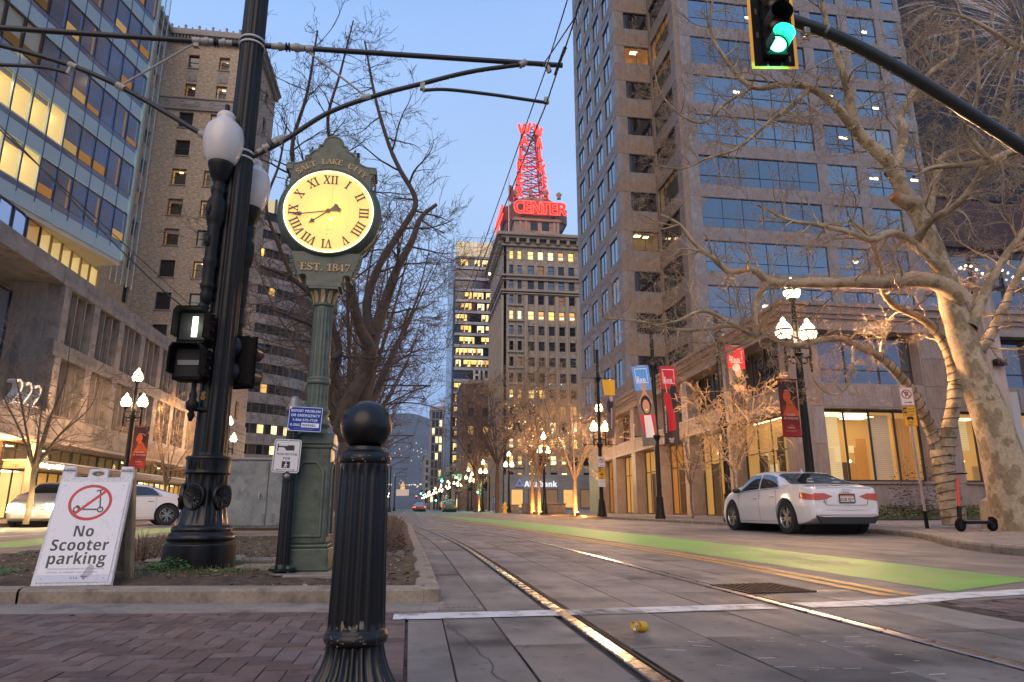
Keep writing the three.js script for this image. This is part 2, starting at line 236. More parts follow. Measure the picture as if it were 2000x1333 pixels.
{ // concrete track slabs, one by one as far as they can be told apart
  const slabs = new THREE.Group(); slabs.name = 'track_slabs'; slabs.userData.kind = 'structure'; scene.add(slabs);
  const strips = [[-1.16, -0.80], [-0.655, -0.22], [-0.22, 0.24], [0.24, 0.68], [0.80, 1.22], [1.22, 1.66]], r = rng(5);
  const mats = [0, 1, 2, 3].map((k) => { const m = M.track.clone(); m.color.multiplyScalar(0.9 + 0.07 * k); m.map = rep(T.slab, 0.30); m.map.offset.set(k * 0.27, k * 0.41); return m; });
  let gap = 0.005;
  for (const [a, b] of strips) { let z = 0.4 - r() * 0.25; while (z > -20.2) { const L = 1.75, z2 = Math.max(-20.2, z - L), n = 4, l = [], q = [];
    for (let i = 0; i <= n; i++) { const w = z - gap + (z2 - z + 2 * gap) * i / n; l.push([cx(w) + a + gap, w]); q.unshift([cx(w) + b - gap, w]); }
    part('slab', groundSlab([...l, ...q], -0.012, (r() - 0.5) * 0.0016, 0.002), mats[r() * 4 | 0], slabs).userData.kind = 'structure'; z = z2; } }
  // gutter slabs between the planter or the bricks and the tracks
  let z = 0.3; for (const L of [1.1, 1.45, 1.98, 1.3, 2.4, 2.6, 3, 3.2, 3.6]) { const z2 = z - L, near = z2 > -4.3, x0 = near ? 0.012 : kr(z) - 0.1, x1 = near ? 0.012 : kr(z2) - 0.1;
    const split = near ? 0.20 : null;
    const quad = (p, q, s, t) => part('slab', groundSlab([[p, z - gap], [q, z2 + gap], [s, z2 + gap], [t, z - gap]], -0.012, (r() - 0.5) * 0.003, 0.002), mats[r() * 4 | 0], slabs).userData.kind = 'structure';
    if (split) { quad(x0, x1, split, split - 0.02); quad(split + 0.006 - 0.02, split + 0.006, cx(z2) - 1.165, cx(z) - 1.165); } else quad(x0, x1, cx(z2) - 1.165, cx(z) - 1.165);
    z = z2; }
  struct('gutter', groundPoly([...zs(-20.3, -60, 12).map((w) => [kr(w) - 0.1, w]), ...zs(-60, -20.3, 12).map((w) => [cx(w) - 1.68, w])], 0.001), M.track);
}
for (const s of [-1, 1]) { // grooved rails
  const line = [...zs(2, -20, 22), ...zs(-21, -60, 40), ...zs(-64, -400, 60)].map((z) => [cx(z) + s * 0.735, z]);
  const o = thing('tram_rail', s < 0 ? 'polished steel tram rail nearest the planter kerb' : 'polished steel tram rail nearest the yellow double line', 'rail', [0, 0, 0], 0, 'tram rails');
  part('rail_head', sweep(line, [[-0.034, -0.012], [-0.034, 0.002], [-0.028, 0.006], [0.028, 0.006], [0.034, 0.002], [0.034, -0.012]]), M.rail, o);
  part('guard_lip', sweep(line, s < 0 ? [[0.052, -0.012], [0.052, 0.0], [0.066, 0.0], [0.066, -0.012]] : [[-0.066, -0.012], [-0.066, 0.0], [-0.052, 0.0], [-0.052, -0.012]]), M.rust, o);
}
{ // painted lines
  const yl = (z) => 3.50 + 0.12 * smooth(4, 8, -z) - 0.25 * smooth(8, 17, -z) - 0.78 * smooth(17, 36, -z) - 1.1 * smooth(34, 64, -z);
  const line = [...zs(-4.63, -20, 20), ...zs(-21, -75, 40)].map((z) => [yl(z) - 0.06, z]);
  struct('yellow_line', ribbon(line, -0.15, -0.04, 0.004), M.yellow); struct('yellow_line', ribbon(line, 0.03, 0.14, 0.004), M.yellow);
  const a = [[3.97, -4.78], [3.95, -7], [3.84, -10.3], [3.62, -16], [3.33, -22.8], [2.9, -34], [2.3, -54]], b = [[2.9, -54], [4.9, -33.7], [5.2, -22], [5.36, -14.4], [5.36, -8.7], [5.34, -5.55], [5.3, -5.45]];
  struct('bike_lane', groundPoly([...a, ...b], 0.004), M.green);
  struct('bike_lane', groundPoly([[-6.0, -12], [-7.3, -12], [-7.4, -30], [-6.3, -30]], 0.004), M.green);
  const bar = [[-0.07, -4.17], [0.15, -4.165], [1.40, -4.2], [2.95, -4.30], [3.28, -4.36], [3.75, -4.55], [4.6, -4.72], [5.9, -5.15], [7.4, -5.7]];
  struct('stop_line', ribbon(bar.slice(0, 3), -0.11, 0.11, 0.005), M.white);
  struct('stop_line', ribbon([[0.97, -4.19], [2.25, -4.26]], -0.11, 0.11, 0.005), M.white);
  struct('stop_line', ribbon(bar.slice(3), -0.12, 0.12, 0.005), M.white); struct('stop_line', ribbon([[2.47, -4.27], [2.94, -4.30]], -0.11, 0.11, 0.005), M.white);
  struct('white_line', ribbon([[-8.6, -8], [-8.7, -40]], -0.05, 0.05, 0.004), M.white);
  // bicycle stencil in the green lane: two wheels, frame, chevrons, thin worn paint
  const p = [], ring = (x, z, r) => p.push(mv(new THREE.RingGeometry(r - 0.05, r, 24).rotateX(-PI / 2), x, 0.008, z)), bar2 = (x0, z0, x1, z1) => p.push(ribbon([[x0, z0], [x1, z1]], -0.03, 0.03, 0.0082));
  ring(4.55, -7.3, 0.27); ring(4.55, -8.2, 0.27); bar2(4.55, -7.3, 4.75, -7.75); bar2(4.75, -7.75, 4.55, -8.2); bar2(4.55, -7.3, 4.9, -7.45); bar2(4.9, -7.45, 4.9, -7.8);
  bar2(4.2, -9.4, 4.6, -9.9); bar2(4.6, -9.9, 5.0, -9.4); bar2(4.2, -9.9, 4.6, -10.4); bar2(4.6, -10.4, 5.0, -9.9);
  struct('bicycle_symbol', merge(p), S(0.42, 0.52, 0.36, 0.7, { map: rep(T.mottle, 1.5) }));
}
{ // brick crossings: herringbone, every brick by itself
  const w = 0.092, gap = 0.0035, r = rng(11);
  const mats = [[0.27, 0.165, 0.135], [0.22, 0.13, 0.105], [0.30, 0.195, 0.165], [0.19, 0.12, 0.105], [0.28, 0.195, 0.175]].map((c, i) => { const m = S(...c, 0.85, { map: rep(T.mottle, 2.2), bumpMap: rep(T.bump, 6), bumpScale: 0.002 }); m.map.offset.set(i * 0.3, i * 0.17); return m; });
  const long = clean(rbox(2 * w - gap, 0.03, w - gap, 0.004)), cross = clean(rbox(w - gap, 0.03, 2 * w - gap, 0.004)); boxUV(long); boxUV(cross);
  const variants = [0, 1, 2].map((k) => [long, cross].map((g) => { const c = g.clone(); const uv = c.attributes.uv; for (let i = 0; i < uv.count; i++) uv.setXY(i, uv.getX(i) + k * 0.37, uv.getY(i) + k * 0.61); return c; }));
  function bricks(crossing, x0, x1, z0, z1, inside) {
    const list = [];
    for (let i = 0; i < (x1 - x0) / w; i++) for (let j = 0; j < (z1 - z0) / w; j++) {
      const k = (((i - j) % 4) + 4) % 4; if (k !== 0 && k !== 2) continue;
      const x = k === 0 ? x0 + (i + 1) * w : x0 + (i + 0.5) * w, z = k === 0 ? z0 + (j + 0.5) * w : z0 + j * w;
      if (inside(x, z)) list.push([x, z, k === 0 ? 0 : 1]);
    }
    list.sort((p, q) => Math.abs(p[1] + 2.5) + Math.abs(p[0]) * 0.3 - Math.abs(q[1] + 2.5) - Math.abs(q[0]) * 0.3);
    const rest = [];
    list.forEach(([x, z, o], n) => {
      const y = -0.015 + (r() - 0.5) * 0.004, tilt = (r() - 0.5) * 0.012, v = variants[r() * 3 | 0][o], m = mats[r() * 5 | 0];
      if (n < 285) { const b = part('brick', v, m, crossing, [x, y, z]); b.rotation.set(tilt, (r() - 0.5) * 0.012, tilt * 0.7); }
      else rest.push(v.clone().translate(x, y, z));
    });
    if (rest.length) part('brick_field', mergeGeometries(rest, false), mats[0], crossing).userData.kind = 'stuff';
  }
  const left = new THREE.Group(); left.name = 'brick_crossing'; left.userData.kind = 'structure'; scene.add(left);
  part('bed', groundPoly([[-6, -0.5], [0.01, -0.5], [0.01, -4.42], [-3.4, -4.82], [-6, -5.1]], -0.012), M.soil, left);
  const edge = (x) => -4.40 + x * 0.12;
  const seen = (x, z) => x < -0.14 && z > edge(x) + 0.05 && z < -2.05 && x > -0.62 * -z - 0.2;
  bricks(left, -3.2, -0.13, -4.95, -1.9, seen);
  const sold = rbox(0.118, 0.03, w * 0.98, 0.004); boxUV(clean(sold));
  for (let z = -2.1; z > -4.38; z -= w) { const b = part('brick', sold, mats[r() * 5 | 0], left, [-0.062, -0.015 + (r() - 0.5) * 0.004, z]); b.rotation.y = (r() - 0.5) * 0.012; }
  const right = new THREE.Group(); right.name = 'brick_crossing_001'; right.userData.kind = 'structure'; scene.add(right);
  part('bed', groundPoly([[3.31, -4.22], [5.0, -4.62], [7, -5.3], [7, -1.5], [3.31, -1.5]], 0.002), M.soil, right);
  { const list = rng(3); const rr = []; for (let i = 0; i < 40; i++) for (let j = 0; j < 34; j++) { const k = (((i - j) % 4) + 4) % 4; if (k !== 0 && k !== 2) continue; const x = 3.36 + (k === 0 ? i + 1 : i + 0.5) * w, z = -5.2 + (k === 0 ? j + 0.5 : j) * w; if (x > 3.42 && x < 6.4 && z < -2.6 && z > -4.17 - (x - 3.31) * 0.235 && x < -z * 1.0 + 0.9) rr.push([x, z, k === 0 ? 0 : 1]); }
    const rest = []; rr.sort((p, q) => p[0] * p[0] + p[1] * p[1] - q[0] * q[0] - q[1] * q[1]);
    rr.forEach(([x, z, o], n) => { const v = variants[list() * 3 | 0][o], y = -0.005 + (list() - 0.5) * 0.003; if (n < 295) part('brick', v, mats[list() * 5 | 0], right, [x, y, z]); else rest.push(v.clone().translate(x, y, z)); });
    if (rest.length) part('brick_field', mergeGeometries(rest, false), mats[1], right).userData.kind = 'stuff'; }
  struct('concrete_strip', groundSlab([[-6, -4.95], [0.012, -4.38], [0.24, -4.42], [0.24, -4.80], [-6, -5.4]], -0.03, 0.002), M.concrete);
}
const soilY = (x, z) => 0.065 + 0.03 * smooth(0, 0.5, -z - 5.1) + 0.022 * (vnoise(x * 2.1, z * 2.1, 4096, 5) - 0.5) + 0.016 * (vnoise(x * 9, z * 9, 4096, 6) - 0.5);
{ // cracks and scuffs in the slabs
  const r = rng(19), l = [], w = []; const crack = (x, z, dx, dz, n, wd) => { const p = [[x, z]]; for (let i = 0; i < n; i++) { x += dx + (r() - 0.5) * 0.05; z += dz + (r() - 0.5) * 0.05; p.push([x, z]); } l.push(ribbon(p, -wd, wd, 0.0042)); };
  crack(0.36, -2.6, -0.006, -0.08, 18, 0.0022); crack(1.05, -5.6, 0.05, -0.04, 14, 0.0025); crack(2.9, -3.2, 0.045, 0.03, 12, 0.003); crack(1.9, -7.2, 0.03, -0.08, 12, 0.003); crack(5.2, -9, 0.10, -0.05, 16, 0.004); crack(6.4, -13, 0.05, 0.12, 20, 0.004);
  struct('crack', merge(l), M.joint);
  for (let i = 0; i < 26; i++) { const x = 1.1 + 1.0 * r(), z = -3.3 + 0.9 * r(); w.push(ribbon([[x, z], [x + 0.02 + 0.07 * r(), z + (r() - 0.3) * 0.05]], -0.002 - 0.003 * r(), 0.003, 0.0042)); } struct('scuff_marks', merge(w), M.white).userData.kind = 'stuff';
}
{ // planter: kerb stones and soil
  const planter = new THREE.Group(); planter.name = 'planter'; planter.userData.kind = 'structure'; scene.add(planter);
  const prof = [[-0.085, -0.03], [-0.085, 0.072], [-0.07, 0.088], [-0.05, 0.094], [0.05, 0.094], [0.07, 0.088], [0.085, 0.06]];
  const front = (x) => -4.84 + (x - 0.2) * 0.125;
  const stones = [[-6.5, -2.49], [-2.475, 0.12]];
  for (const [a, b] of stones) part('kerb_stone', sweep([[a, front(a)], [(a + b) / 2, front((a + b) / 2)], [b, front(b)]].reverse(), prof), M.kerb, planter);
  const side = (z) => kr(z) - 0.085;
  part('kerb_stone', sweep([[0.10, -4.852], [0.128, -4.85], [0.135, -4.9], [side(-5.6), -5.6], [side(-7.2), -7.2]], prof.map(([o, y]) => [-o, y])), M.kerb, planter);
  part('kerb_corner', groundSlab([[0.05, -4.78], [0.205, -4.755], [0.222, -4.775], [0.22, -4.98], [0.05, -5.0]], -0.03, 0.0935, 0.012), M.kerb, planter);
  let z = -7.21; for (const L of [2.6, 3, 3, 3.4, 4, 5, 6, 8, 10]) { part('kerb_stone', sweep([[side(z), z], [side(z - L / 2), z - L / 2], [side(z - L + 0.012), z - L + 0.012]], prof.map(([o, y]) => [-o, y])), M.kerb, planter); z -= L; }
  part('kerb_stone', sweep([[-4.62, -5.3], [-4.62, -60]], prof), M.kerb, planter);
  const nx = 120, nz = 160, pos = [], idx = [];
  for (let j = 0; j <= nz; j++) for (let i = 0; i <= nx; i++) { const t = j / nz, zz = -4.86 - 46 * t * t, xr = side(zz) - 0.04, xl = -4.6, x = xl + (xr - xl) * i / nx, z2 = zz + (j === 0 ? (x - 0.2) * 0.125 : (x - 0.2) * 0.125 * (1 - t)); pos.push(x, soilY(x, z2), z2); }
  for (let j = 0; j < nz; j++) for (let i = 0; i < nx; i++) { const a = j * (nx + 1) + i, b = a + nx + 1; idx.push(a, a + 1, b, a + 1, b + 1, b); }
  let g = new THREE.BufferGeometry(); g.setAttribute('position', new THREE.Float32BufferAttribute(pos, 3)); g.setIndex(idx); g.computeVertexNormals(); boxUV(g);
  part('soil', g, M.soil, planter).userData.kind = 'structure';
  // paving slabs let into the soil
  for (const [x, z2, w, d, a] of [[-1.35, -7.3, 0.95, 0.42, 0.1], [-1.2, -6.5, 0.5, 0.3, -0.05], [-2.1, -7.6, 0.9, 0.5, 0.2], [-0.55, -5.75, 0.75, 0.5, 0.03], [-0.75, -8.2, 1.4, 0.5, 0.05]]) part('paving_slab', rbox(w, 0.06, d, 0.012), M.concrete, planter, [x, 0.088, z2], a);
  const r = rng(77), bits = []; // fallen leaves, bark chips and twigs
  for (let i = 0; i < 5200; i++) { const t = r() ** 1.8, z2 = -4.98 - 14 * t, x = -4.4 + (side(z2) + 4.3) * r(); const s = 0.006 + 0.016 * r(); const q = new THREE.PlaneGeometry(s * (1 + 2 * r()), s); q.rotateX(-PI / 2 + (r() - 0.5) * 1.5); q.rotateY(r() * 6.28); q.translate(x, soilY(x, z2) + 0.008, z2 + (x - 0.2) * 0.11 * (1 - t)); const c = q; bits.push(c); }
  const a = [], b = [], c = []; bits.forEach((q, i) => [a, b, c][i % 3].push(q));
  [[a, [0.20, 0.12, 0.06]], [b, [0.33, 0.25, 0.16]], [c, [0.10, 0.065, 0.04]]].forEach(([l, col]) => { const o = struct('leaf_litter', mergeGeometries(l.map(clean), false), S(...col, 0.9, { side: THREE.DoubleSide })); o.userData.kind = 'stuff'; tag(o, ['brown leaf litter lying on the planter soil', 'straw coloured chips lying on the planter soil', 'dark twigs lying on the planter soil'][col[0] === 0.20 ? 0 : col[0] === 0.33 ? 1 : 2]); });
}
{ // pavements
  const zz = zs(-15.5, -420, 70), edge = [[14.2, 4], [8.6, -3.0], [7.75, -8.2], [8.6, -10.2], [10.2, -12.6], [10.95, -14.4], ...zz.map((z) => [kx(z), z])];
  const side = new THREE.Group(); side.name = 'pavement'; side.userData.kind = 'structure'; scene.add(side);
  part('paving', groundPoly([...edge.map(([x, z]) => [x + 0.1, z]), [60, -420], [60, 4]].reverse(), 0.118), M.concrete, side);
  const prof = [[-0.10, -0.02], [-0.10, 0.09], [-0.08, 0.118], [-0.06, 0.124], [0.06, 0.124], [0.10, 0.118]].map(([o, y]) => [o, y]);
  // kerb stones with joints
  const fine = []; for (let i = 0; i < edge.length - 1; i++) { const [x0, z0] = edge[i], [x1, z1] = edge[i + 1], n = Math.max(1, Math.round(Math.hypot(x1 - x0, z1 - z0) / 0.35)); for (let k = 0; k < n; k++) fine.push([x0 + (x1 - x0) * k / n, z0 + (z1 - z0) * k / n]); }
  const sm = fine.map((p, i) => { let X = 0, Z = 0, n = 0; for (let k = -3; k <= 3; k++) { const q = fine[Math.min(fine.length - 1, Math.max(0, i + k))]; X += q[0]; Z += q[1]; n++; } return [X / n, Z / n]; });
  for (let i = 0; i + 5 < sm.length && sm[i][1] > -120; i += 5) { const s = sm.slice(i, i + 6); const e = s[5], f = s[4], L = Math.hypot(e[0] - f[0], e[1] - f[1]); s[5] = [e[0] + (f[0] - e[0]) * 0.012 / L, e[1] + (f[1] - e[1]) * 0.012 / L]; part('kerb_stone', sweep(s, prof.map(([o, y]) => [o, y])), M.kerb, side); }
  // grid of scored joints on the pavement near the camera
  const j = []; for (let z = -9; z > -40; z -= 1.5) j.push(box(9, 0.004, 0.012, 15.6, 0.1185, z)); for (const x of [12.4, 13.9, 15.4]) j.push(box(0.012, 0.004, 30, x, 0.1187, -26)); part('joint', merge(j), M.joint, side);
  struct('pavement', groundPoly([[-13.2, 12], [-60, 12], [-60, -420], [-13.2, -420]].reverse(), 0.12), M.concrete);
  const lk = new THREE.Group(); lk.name = 'pavement_edge'; lk.userData.kind = 'structure'; scene.add(lk);
  for (let z = 2; z > -110; z -= 2.4) part('kerb_stone', sweep([[-13.2, z], [-13.2, z - 2.385]], prof.map(([o, y]) => [-o, y])), M.kerb, lk);
}

/* ---------- buildings ---------- */
const face = (x, y, z, ry = 0) => ({ m: new THREE.Matrix4().makeRotationY(ry).setPosition(x, y, z), ry });
function fpart(name, geo, mat, parent, f, x = 0, y = 0, z = 0) { const p = V(x, y, z).applyMatrix4(f.m); return part(name, geo, mat, parent, [p.x, p.y, p.z], f.ry); }
const geoCache = new Map(); const cached = (k, fn) => { if (!geoCache.has(k)) geoCache.set(k, fn()); return geoCache.get(k); };
// wall in the plane of a face: from (x0, y0) to (x1, y1), holes [x, y, w, h], thickness behind the face
function wall(name, parent, f, mat, x0, y0, x1, y1, holes, depth) {
  const s = shapeOf([[x0, y0], [x1, y0], [x1, y1], [x0, y1]]); for (const [x, y, w, h] of holes) s.holes.push(rectHole(x, y, w, h));
  const g = boxUV(clean(extrude(s, depth))); g.translate(0, 0, -depth); return fpart(name, g, mat, parent, f);
}
const roomMats = { warm: M.roomWarm, amber: M.roomAmber, pale: M.roomPale, dim: M.roomDim };
// window: frame with bars; child pane; a lit one has a room behind it with ceiling lights
function win(parent, f, x, y, z, w, h, { t = 0.06, nx = 1, ny = 1, ys, glass = M.glassDark, frame = M.darkFrame, lit, depth = 1.6, lights = 1, blind = 0, seed = 1, clear = true, stuff = 0 } = {}) {
  const key = [w, h, t, nx, ny, ys].map((v) => typeof v === 'number' ? v.toFixed(3) : v).join();
  const g = cached('win' + key, () => { const l = [frameGeo(w, h, t, 0.08)]; for (let i = 1; i < nx; i++) l.push(box(t * 0.8, h - 2 * t, 0.06, -w / 2 + w * i / nx, 0, 0.04)); if (ys) for (const q of ys) l.push(box(w - 2 * t, t * 0.8, 0.055, 0, -h / 2 + h * q, 0.04)); else for (let j = 1; j < ny; j++) l.push(box(w - 2 * t, t * 0.8, 0.055, 0, -h / 2 + h * j / ny, 0.04)); return merge(l); });
  const o = fpart('window', g, frame, parent, f, x + w / 2, y + h / 2, z);
  const pg = cached('pane' + w.toFixed(3) + h.toFixed(3), () => new THREE.PlaneGeometry(w - t * 2, h - t * 2));
  if (!lit) { const q = part('pane', pg, glass, o, [0, 0, 0.02]), e = hash2(x * 37 + w * 5, y * 31 + z * 3, 5) - 0.5, e2 = hash2(x * 17, y * 53, 9) - 0.5; q.rotation.set(e * 0.016, e2 * 0.016, 0); return o; }
  const r = rng(seed * 7919 + 3);
  if (clear) part('pane', pg, M.pane, o, [0, 0, 0.02]);
  part('room', cached('room' + w.toFixed(2) + h.toFixed(2) + depth, () => { const a = w / 2 - 0.01, b = h / 2 - 0.01; return merge([box(w, h, 0.03, 0, 0, -depth), box(0.03, h, depth, -a, 0, -depth / 2 - 0.02), box(0.03, h, depth, a, 0, -depth / 2 - 0.02), box(w, 0.03, depth, 0, b, -depth / 2 - 0.02), box(w, 0.03, depth, 0, -b, -depth / 2 - 0.02)]); }), roomMats[lit] || lit, o);
  const l = []; for (let i = 0; i < lights; i++) l.push(box(w * (0.16 + 0.14 * r()), 0.03, depth * 0.3, w * (-0.35 + 0.7 * (i + 0.5) / lights + 0.1 * (r() - 0.5)), h / 2 - 0.05, -depth * (0.3 + 0.4 * r()))); if (l.length) part('ceiling_light', merge(l), M.ceilLight, o);
  const fu = []; const n = 1 + (r() * 3 | 0); for (let i = 0; i < n; i++) { const fw = w * (0.1 + 0.2 * r()), fh = h * (0.12 + 0.22 * r()); fu.push(box(fw, fh, 0.3, (r() - 0.5) * (w - fw) * 0.9, -h / 2 + fh / 2 + 0.03, -depth * (0.4 + 0.4 * r()))); } part('furniture', merge(fu), M.furniture, o);
  if (blind) part('blind', box(w - 2 * t, h * blind, 0.02, 0, h / 2 - t - h * blind / 2, -0.05), M.blind, o);
  if (stuff) { for (let i = 0; i < stuff; i++) { const pw = w * (0.06 + 0.12 * r()), ph = h * (0.25 + 0.6 * r()); part('partition', box(pw, ph, 0.06, (r() - 0.5) * (w - pw) * 0.95, -h / 2 + ph / 2 + 0.02, -depth * (0.35 + 0.5 * r())), [M.roomAmber, M.furniture, M.roomPale, M.blind][r() * 4 | 0], o); }
    for (let i = 0; i < stuff; i++) part('picture', box(0.25 + 0.4 * r(), 0.3 + 0.3 * r(), 0.03, (r() - 0.5) * w * 0.85, h * (0.3 * r() - 0.1), -depth + 0.05), r() < 0.5 ? M.furniture : M.roomPale, o);
    for (let i = 0; i < 3; i++) part('desk_lamp', sph(0.07, (r() - 0.5) * w * 0.8, -h * (0.1 + 0.2 * r()), -depth * (0.4 + 0.4 * r()), 8), M.ceilLight, o); }
  return o;
}
// small far window: one glowing or dark pane in a frame
const litPanes = [[1, 0.60, 0.16, 0.85], [1, 0.70, 0.30, 0.8], [1, 0.55, 0.16, 0.5], [1, 0.78, 0.42, 0.9]].map(([r, g, b, k]) => new THREE.MeshStandardMaterial({ color: lin(0.05, 0.04, 0.03), emissive: lin(r, g, b), emissiveIntensity: k, roughness: 0.2 }));
const litDim = new THREE.MeshStandardMaterial({ color: lin(0.08, 0.06, 0.05), emissive: lin(1, 0.5, 0.2), emissiveIntensity: 0.10, roughness: 0.2 });
function farWin(parent, f, x, y, w, h, z, mat, { sash = true, bright = 0, frame = M.darkFrame } = {}) {
  const o = fpart('window', cached('fw' + w.toFixed(2) + h.toFixed(2) + sash, () => merge([frameGeo(w, h, Math.min(0.14, w * 0.08), 0.12), ...(sash ? [box(w, 0.12, 0.1, 0, h * 0.02, 0.05)] : [])])), frame, parent, f, x + w / 2, y + h / 2, z);
  part('pane', cached('fp' + w.toFixed(2) + h.toFixed(2), () => new THREE.PlaneGeometry(w, h)), mat, o, [0, 0, 0.03]);
  if (bright) part('ceiling_light', cached('fl' + w.toFixed(2), () => box(w * 0.6, 0.25, 0.05, 0, 0, 0)), M.ceilLight, o, [w * 0.05, -h * 0.22 * bright, 0.05]);
  return o;
}

{ // ---- stepped granite office tower with its podium, right of the street
  const b = thing('office_tower', 'stepped pink and tan granite office tower with blue windows above a lit corner podium', 'building', [0, 0, 0]);
  const r = rng(21);
  // podium, west side
  const W = face(17, 0, -28.5, R(-92.5)), L = 44, holes = [], low = [];
  const bays = [[-7.0, 6.1], ...[1, 2, 3, 4, 5].map((k) => [-7.0 - 6.3 * k, 5.1])];
  bays.forEach(([x, w]) => { holes.push([x, 6.15, w, 2.55]); low.push([x, 0.14, w, 4.9]); });
  wall('wall', b, W, M.granite, -L, 0, 0, 9.0, [...holes, ...low], 0.9);
  fpart('fascia', box(L + 0.1, 0.32, 0.14, -L / 2 + 0.05, 8.86, 0.07), M.graniteTan, b, W);
  [[9.0, 0.22, 0.12], [9.22, 0.2, 0.24], [9.42, 0.34, 0.36], [9.76, 0.2, 0.5]].forEach(([y, h, d]) => fpart('cornice', box(L + d, h - 0.004, 0.9 + d, -L / 2 + d / 2, y + h / 2, (d - 0.9) / 2), M.graniteTan, b, W));
  fpart('band', box(L + 0.06, 0.1, 0.06, -L / 2 + 0.03, 6.09, 0.03), M.granitePink, b, W); fpart('band', box(L + 0.06, 0.1, 0.06, -L / 2 + 0.03, 5.1, 0.03), M.granitePink, b, W);
  bays.forEach(([x, w], i) => {
    win(b, W, x, 6.15, -0.85, w, 2.55, { nx: 4, glass: M.glassDark, t: 0.07 });
    const back = win(b, W, x, 0.14, -0.88, w, 4.9, { nx: 4, ny: 1, ys: [0.66], t: 0.08, lit: i % 3 === 2 ? 'amber' : 'warm', depth: i ? 3.2 : 0.55, lights: 3, seed: 40 + i, stuff: 4 });
    for (let k = 0; k < 2; k++) part('blind', box(w * (0.10 + 0.12 * r()), 3.2, 0.03, w * (-0.38 + 0.55 * k + 0.1 * r()), -0.9, -0.4), r() < 0.5 ? M.furniture : M.blind, back);
  });
  // granite facing panels of the podium piers, each set a little proud
  const tones = [M.granite, M.granitePink, M.graniteTan];
  bays.forEach(([x], i) => { const px = x - (i === 0 ? 1.15 : 1.15); for (const [y, h] of [[0.02, 2.5], [2.53, 2.5], [5.2, 0.85], [6.2, 2.45]]) fpart('panel', cached('pp' + h, () => boxUV(clean(box(1.1, h - 0.02, 0.03)))), tones[(r() * 2.4) | 0], b, W, px + 0.6, y + h / 2, 0.012); });
  // podium, south side
  const Sx = face(17, 0, -28.5, 0), LS = 30, cols = [1.5, 8.2, 14.9, 21.6], up = cols.map((x) => [x, 6.2, 5.2, 2.55]), dn = cols.map((x) => [x, 1.75, 5.1, 3.3]);
  wall('wall', b, Sx, M.granitePink, 0.9, 0, LS, 9.0, [...up, ...dn], 0.9);
  fpart('fascia', box(LS - 0.2, 0.32, 0.14, LS / 2 - 0.1, 8.86, 0.07), M.granitePink, b, Sx);
  [[9.0, 0.22, 0.12], [9.22, 0.2, 0.24], [9.42, 0.34, 0.36], [9.76, 0.2, 0.5]].forEach(([y, h, d]) => fpart('cornice', box(LS - 0.9, h - 0.008, 0.9 + d, LS / 2 + 0.45, y + h / 2 - 0.002, (d - 0.9) / 2), M.granitePink, b, Sx));
  cols.forEach((x, i) => {
    win(b, Sx, x, 6.2, -0.7, 5.2, 2.55, { nx: 3, ny: 1, ys: [0.3], glass: M.glassGrey, t: 0.06 });
    const o = win(b, Sx, x, 1.75, -0.6, 5.1, 3.3, { nx: 4, t: 0.1, lit: 'warm', depth: 3.6, lights: 3, seed: 60 + i, stuff: 5 });
    const slats = (w2, h2, x2, z2) => { const l = []; for (let q = 0; q < h2 / 0.09; q++) l.push(mv(box(w2, 0.075, 0.012), x2, 1.42 - q * 0.09, z2, 0.5)); return merge(l); }; part('blind', slats(1.0, i === 0 ? 3.0 : 1.2 + 0.4 * i, -1.93, -0.22), M.roomPale, o).userData.kind = 'stuff';
    if (i === 0) { part('blind', slats(1.05, 2.9, 0.66, -0.25), M.blind, o).userData.kind = 'stuff'; part('curtain', merge([0, 1, 2, 3, 4, 5, 6].map((q) => cyl(0.07, 0.07, 2.9, 1.55 + q * 0.13, -0.1, -0.4 - 0.04 * (q % 2), 8))), M.roomAmber, o); part('inner_window', box(0.75, 1.75, 0.05, -0.55, -0.55, -3.4), M.roomPale, o); part('inner_window', box(0.6, 1.0, 0.05, 0.35, -0.2, -3.4), M.roomPale, o); part('inner_frame', merge([box(0.07, 1.9, 0.08, -0.97, -0.5, -3.3), box(0.07, 1.9, 0.08, -0.13, -0.5, -3.3), box(0.9, 0.07, 0.08, -0.55, 0.36, -3.3)]), M.furniture, o); }
    fpart('sill', box(5.3, 0.1, 0.2, x + 2.55, 1.7, 0.02), M.granite, b, Sx);
    // facing panels between the floors
    for (let k = 0; k < 3; k++) fpart('panel', cached('sp', () => boxUV(clean(box(1.7, 0.98, 0.03)))), tones[(r() * 2) | 0], b, Sx, x + 0.87 + 1.73 * k, 5.62, 0.012);
    for (const [y, h] of [[0.05, 1.6], [1.7, 1.7], [3.42, 1.66], [5.12, 1.0], [6.15, 1.3], [7.48, 1.25]]) fpart('panel', cached('sq' + h, () => boxUV(clean(box(1.4, h - 0.02, 0.03)))), tones[(r() * 2.2) | 0], b, Sx, x - 0.75, y + h / 2, 0.013);
  });
  part('podium_roof', bb(18, 9.5, -72, 46.9, 9.7, -29.5), M.concrete, b);
  const tint = (a, c) => [M.glassBlue, M.glassBlueDeep, M.glassBlue, M.glassBluePale, M.glassBlue, M.glassBlueDeep][hash2(a * 31, c * 17, 44) * 6 | 0];
  // tower, west face
  const TW = face(20, 0, -61.5, R(-90)), TH = 78, fl = []; for (let k = -10; k <= 5; k++) fl.push(53.3 + 4.28 * k);
  const wc = [[-4.1, 2.7], [-8.05, 2.7], [-12.0, 2.7], [-16.1, 2.7]], hW = [];
  for (const t of fl) for (const [x, w] of wc) hW.push([x, t - 2.65, w, 2.65]);
  wall('wall', b, TW, M.graniteViolet, -17.6, 8, 0, TH, hW, 0.5);
